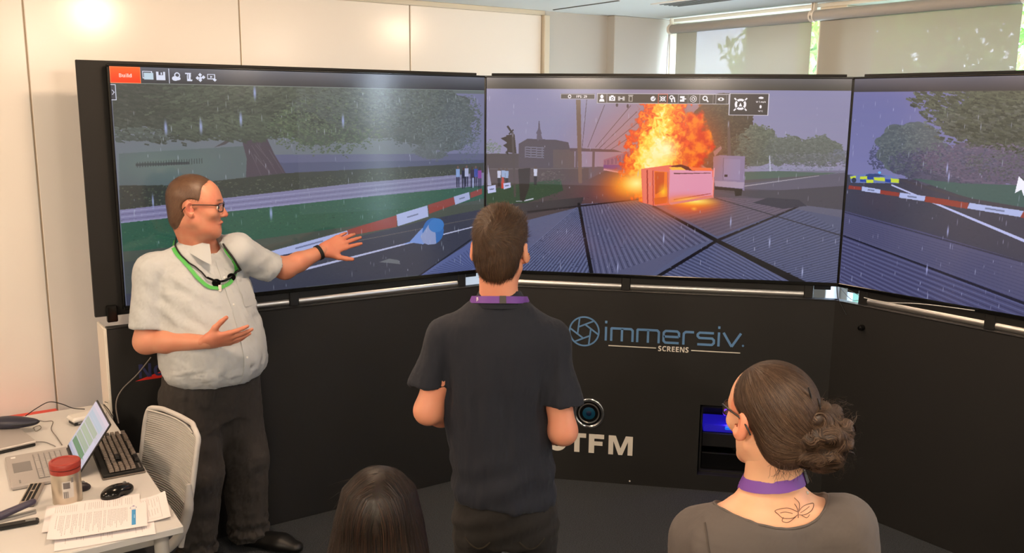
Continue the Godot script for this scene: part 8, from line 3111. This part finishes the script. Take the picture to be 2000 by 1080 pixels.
func build_seated_head() -> void:
	var yaw := PI + 0.05
	var T := turned(yaw, Vector3(0.393, 0, 3.09))
	var inv := T.affine_inverse()
	var o := thing("person", "seated person with long dark straight hair, low in front of the young man's left side", "person", T)
	var base := lin(0.86, 0.62, 0.50)
	var red := lin(0.84, 0.50, 0.40)
	var H := Transform3D(Basis(Vector3.UP, yaw + 0.10) * Basis(Vector3.RIGHT, 0.10), Vector3(0.387, 1.196, 3.092) + Vector3(0, -0.008, 0))
	var Hi := H.affine_inverse()
	var mb := MB.new()
	var fh := Field.new(H.origin - Vector3(0.14, 0.24, 0.15), H.origin + Vector3(0.14, 0.15, 0.15), 0.0042)
	head_shape(fh, H, 0.94, 0.85, 0.92)
	fh.cap(H * Vector3(0, -0.05, -0.025), Vector3(H.origin.x, 0.98, H.origin.z) - T.basis.z * 0.02, 0.048, 0.054, 0.02)
	fh.mesh_into(mb, skin_paint(base, red))
	var fb := Field.new(Vector3(0.08, 0.40, 2.45), Vector3(0.72, 1.06, 3.36), 0.012)
	var rows := [[0.50, 0, 0.0, 0.15, 0.11, 0.11], [0.62, 0, 0, 0.135, 0.10, 0.095], [0.76, 0, 0, 0.145, 0.105, 0.095], [0.88, 0, 0, 0.155, 0.095, 0.09], [0.945, 0, 0, 0.12, 0.07, 0.075], [0.98, 0, 0, 0.06, 0.055, 0.055], [1.02, 0, 0, 0.05, 0.05, 0.05]]
	fb.loft(T, rows, 0.0)
	fb.mesh_into(mb, skin_paint(base, red))
	var arms := Field.new(Vector3(0.08, 0.50, 2.60), Vector3(0.72, 0.98, 3.36), 0.010)
	var wrs := []
	for s: float in [-1.0, 1.0]:
		var a: Vector3 = T * Vector3(s * 0.165, 0.90, 0)
		var b: Vector3 = T * Vector3(s * 0.20, 0.65, 0.03)
		var c: Vector3 = T * Vector3(s * 0.10, 0.60, 0.25)
		arms.cap(a, b, 0.042, 0.038, 0.03)
		arms.cap(b, c, 0.038, 0.025, 0.02)
		wrs.append(c)
	arms.mesh_into(mb, skin_paint(base, red))
	for k in 2:
		var fw := Field.new(wrs[k] - Vector3(0.14, 0.1, 0.2), wrs[k] + Vector3(0.14, 0.1, 0.12), 0.005)
		hand_shape(fw, wrs[k], T.basis.z + T.basis.x * (0.5 if k == 0 else -0.5), Vector3.DOWN, 1.0 if k == 0 else -1.0, [0.2, 0.2, 0.22, 0.25], 0.05, T.basis.z + T.basis.x * (0.9 if k == 0 else -0.9), 0.9)
		fw.mesh_into(mb, skin_paint(base, red))
	into_frame(mb, inv)
	put("body", mb.mesh(), skin_material("skin_four"), o)
	var ft := Field.new(Vector3(0.02, 0.40, 2.40), Vector3(0.78, 1.02, 3.38), 0.013)
	var wide := []
	for r in rows.slice(0, 6):
		wide.append([r[0], 0, 0, r[3] + 0.015, r[4] + 0.015, r[5] + 0.015])
	ft.loft(T, wide, 0.0)
	for s: float in [-1.0, 1.0]:
		ft.cap(T * Vector3(s * 0.165, 0.90, 0), T * Vector3(s * 0.20, 0.66, 0.03), 0.055, 0.052, 0.03)
		ft.cap(T * Vector3(s * 0.20, 0.66, 0.03), T * Vector3(s * 0.13, 0.615, 0.19), 0.052, 0.042, 0.03)
	var tm := MB.new()
	ft.mesh_into(tm)
	into_frame(tm, inv)
	put("jumper", tm.mesh(), cloth("dark_jumper", Color(0.13, 0.13, 0.14)), o)
	var fl := Field.new(Vector3(0.02, 0.0, 2.40), Vector3(0.78, 0.66, 3.30), 0.013)
	fl.loft(T, [[0.47, 0, 0.02, 0.17, 0.13, 0.13], [0.58, 0, 0, 0.15, 0.11, 0.11]], 0.0)
	for s: float in [-1.0, 1.0]:
		fl.cap(T * Vector3(s * 0.09, 0.53, 0.02), T * Vector3(s * 0.10, 0.53, 0.42), 0.082, 0.062, 0.03)
		fl.cap(T * Vector3(s * 0.10, 0.53, 0.42), T * Vector3(s * 0.10, 0.06, 0.44), 0.060, 0.043, 0.03)
		var s2 := MB.new()
		shoe(s2, Vector3(s * 0.10, 0, 0.42), s * 0.1, 0.9)
		put("shoe", s2.mesh(), M.black, o)
	fl.cut(Vector3(0, 0.04, 0), Vector3.DOWN)
	var lm := MB.new()
	fl.mesh_into(lm)
	into_frame(lm, inv)
	put("trousers", lm.mesh(), M.dark_denim, o)
	# ---- long straight hair falling from a parting
	var hc := [lin(0.115, 0.082, 0.066), lin(0.16, 0.108, 0.08), lin(0.08, 0.06, 0.05), lin(0.25, 0.16, 0.105)]
	var fhr := Field.new(H.origin - Vector3(0.17, 0.42, 0.18), H.origin + Vector3(0.17, 0.16, 0.18), 0.006)
	fhr.ell(H * Vector3(0, 0.032, -0.016), Vector3(0.082, 0.088, 0.100), H.basis, 0.0)
	fhr.loft(Transform3D(H.basis.orthonormalized(), H.origin), [[-0.38, 0, -0.07, 0.115, 0.03, 0.04], [-0.25, 0, -0.055, 0.128, 0.045, 0.06], [-0.12, 0, -0.03, 0.120, 0.06, 0.08], [0.0, 0, -0.015, 0.098, 0.06, 0.088], [0.06, 0, -0.01, 0.072, 0.06, 0.078]], 0.03)
	fhr.cap(H * Vector3(0, -0.05, 0.085), H * Vector3(0, -0.3, 0.085), 0.070, 0.070, 0.02, Vector3.ZERO, 1.0, true)
	var hb := MB.new()
	fhr.mesh_into(hb, func(p: Vector3, _n: Vector3) -> Color:
		var q := Hi * p
		return hc[2].lerp(hc[1], clampf(0.5 + 0.6 * noise.get_noise_2d(atan2(q.x, q.z) * 24.0, q.y * 3.0), 0, 1)), func(p: Vector3) -> float:
		var q := Hi * p
		return 0.003 * noise.get_noise_2d(atan2(q.x, q.z) * 16.0, q.y * 4.0) * clampf((0.10 - q.y) * 12.0, 0.0, 1.0))
	var part := H * Vector3(0.0, 0.125, 0.0)
	strands(hb, 0, 14000, func(p: Vector3, _n: Vector3) -> Vector3:
		var q := Hi * p
		var out := H.basis.x * signf(q.x + 0.01) * 0.8 - H.basis.z * 0.5
		return Vector3.DOWN * (1.0 if q.y < 0.08 else 0.25) + out * clampf((q.y - 0.0) * 9.0, 0.0, 1.0), 0.14, 0.0011, 0.07, hc, 8, null, 0.05, fhr)
	strands(hb, 0, 500, func(p: Vector3, n: Vector3) -> Vector3: return Vector3.DOWN + H.basis.x * signf((Hi * p).x) * 0.35 + n.cross(Vector3.UP) * 0.3, 0.07, 0.0006, 0.35, hc, 6, null, 0.5)
	into_frame(hb, inv)
	put("hair", hb.mesh(), hair_material("long_hair", 0.5), o)
	# a plain stool carries the sitter
	var st := thing("stool", "round grey stool under the seated person with long dark hair", "stool", T)
	put("seat", MB.new().lathe([Vector2(0, 0.455), Vector2(0.17, 0.455), Vector2(0.185, 0.445), Vector2(0.185, 0.42), Vector2(0.17, 0.41), Vector2(0, 0.41)], Transform3D(), 28).mesh(), M.grey_plastic, st)
	for k in 4:
		var a := TAU * k / 4.0 + PI / 4
		put("leg", MB.new().tube([Vector3(cos(a) * 0.12, 0.42, sin(a) * 0.12), Vector3(cos(a) * 0.19, 0.0, sin(a) * 0.19)], 0.014, 10).mesh(), M.steel, st)
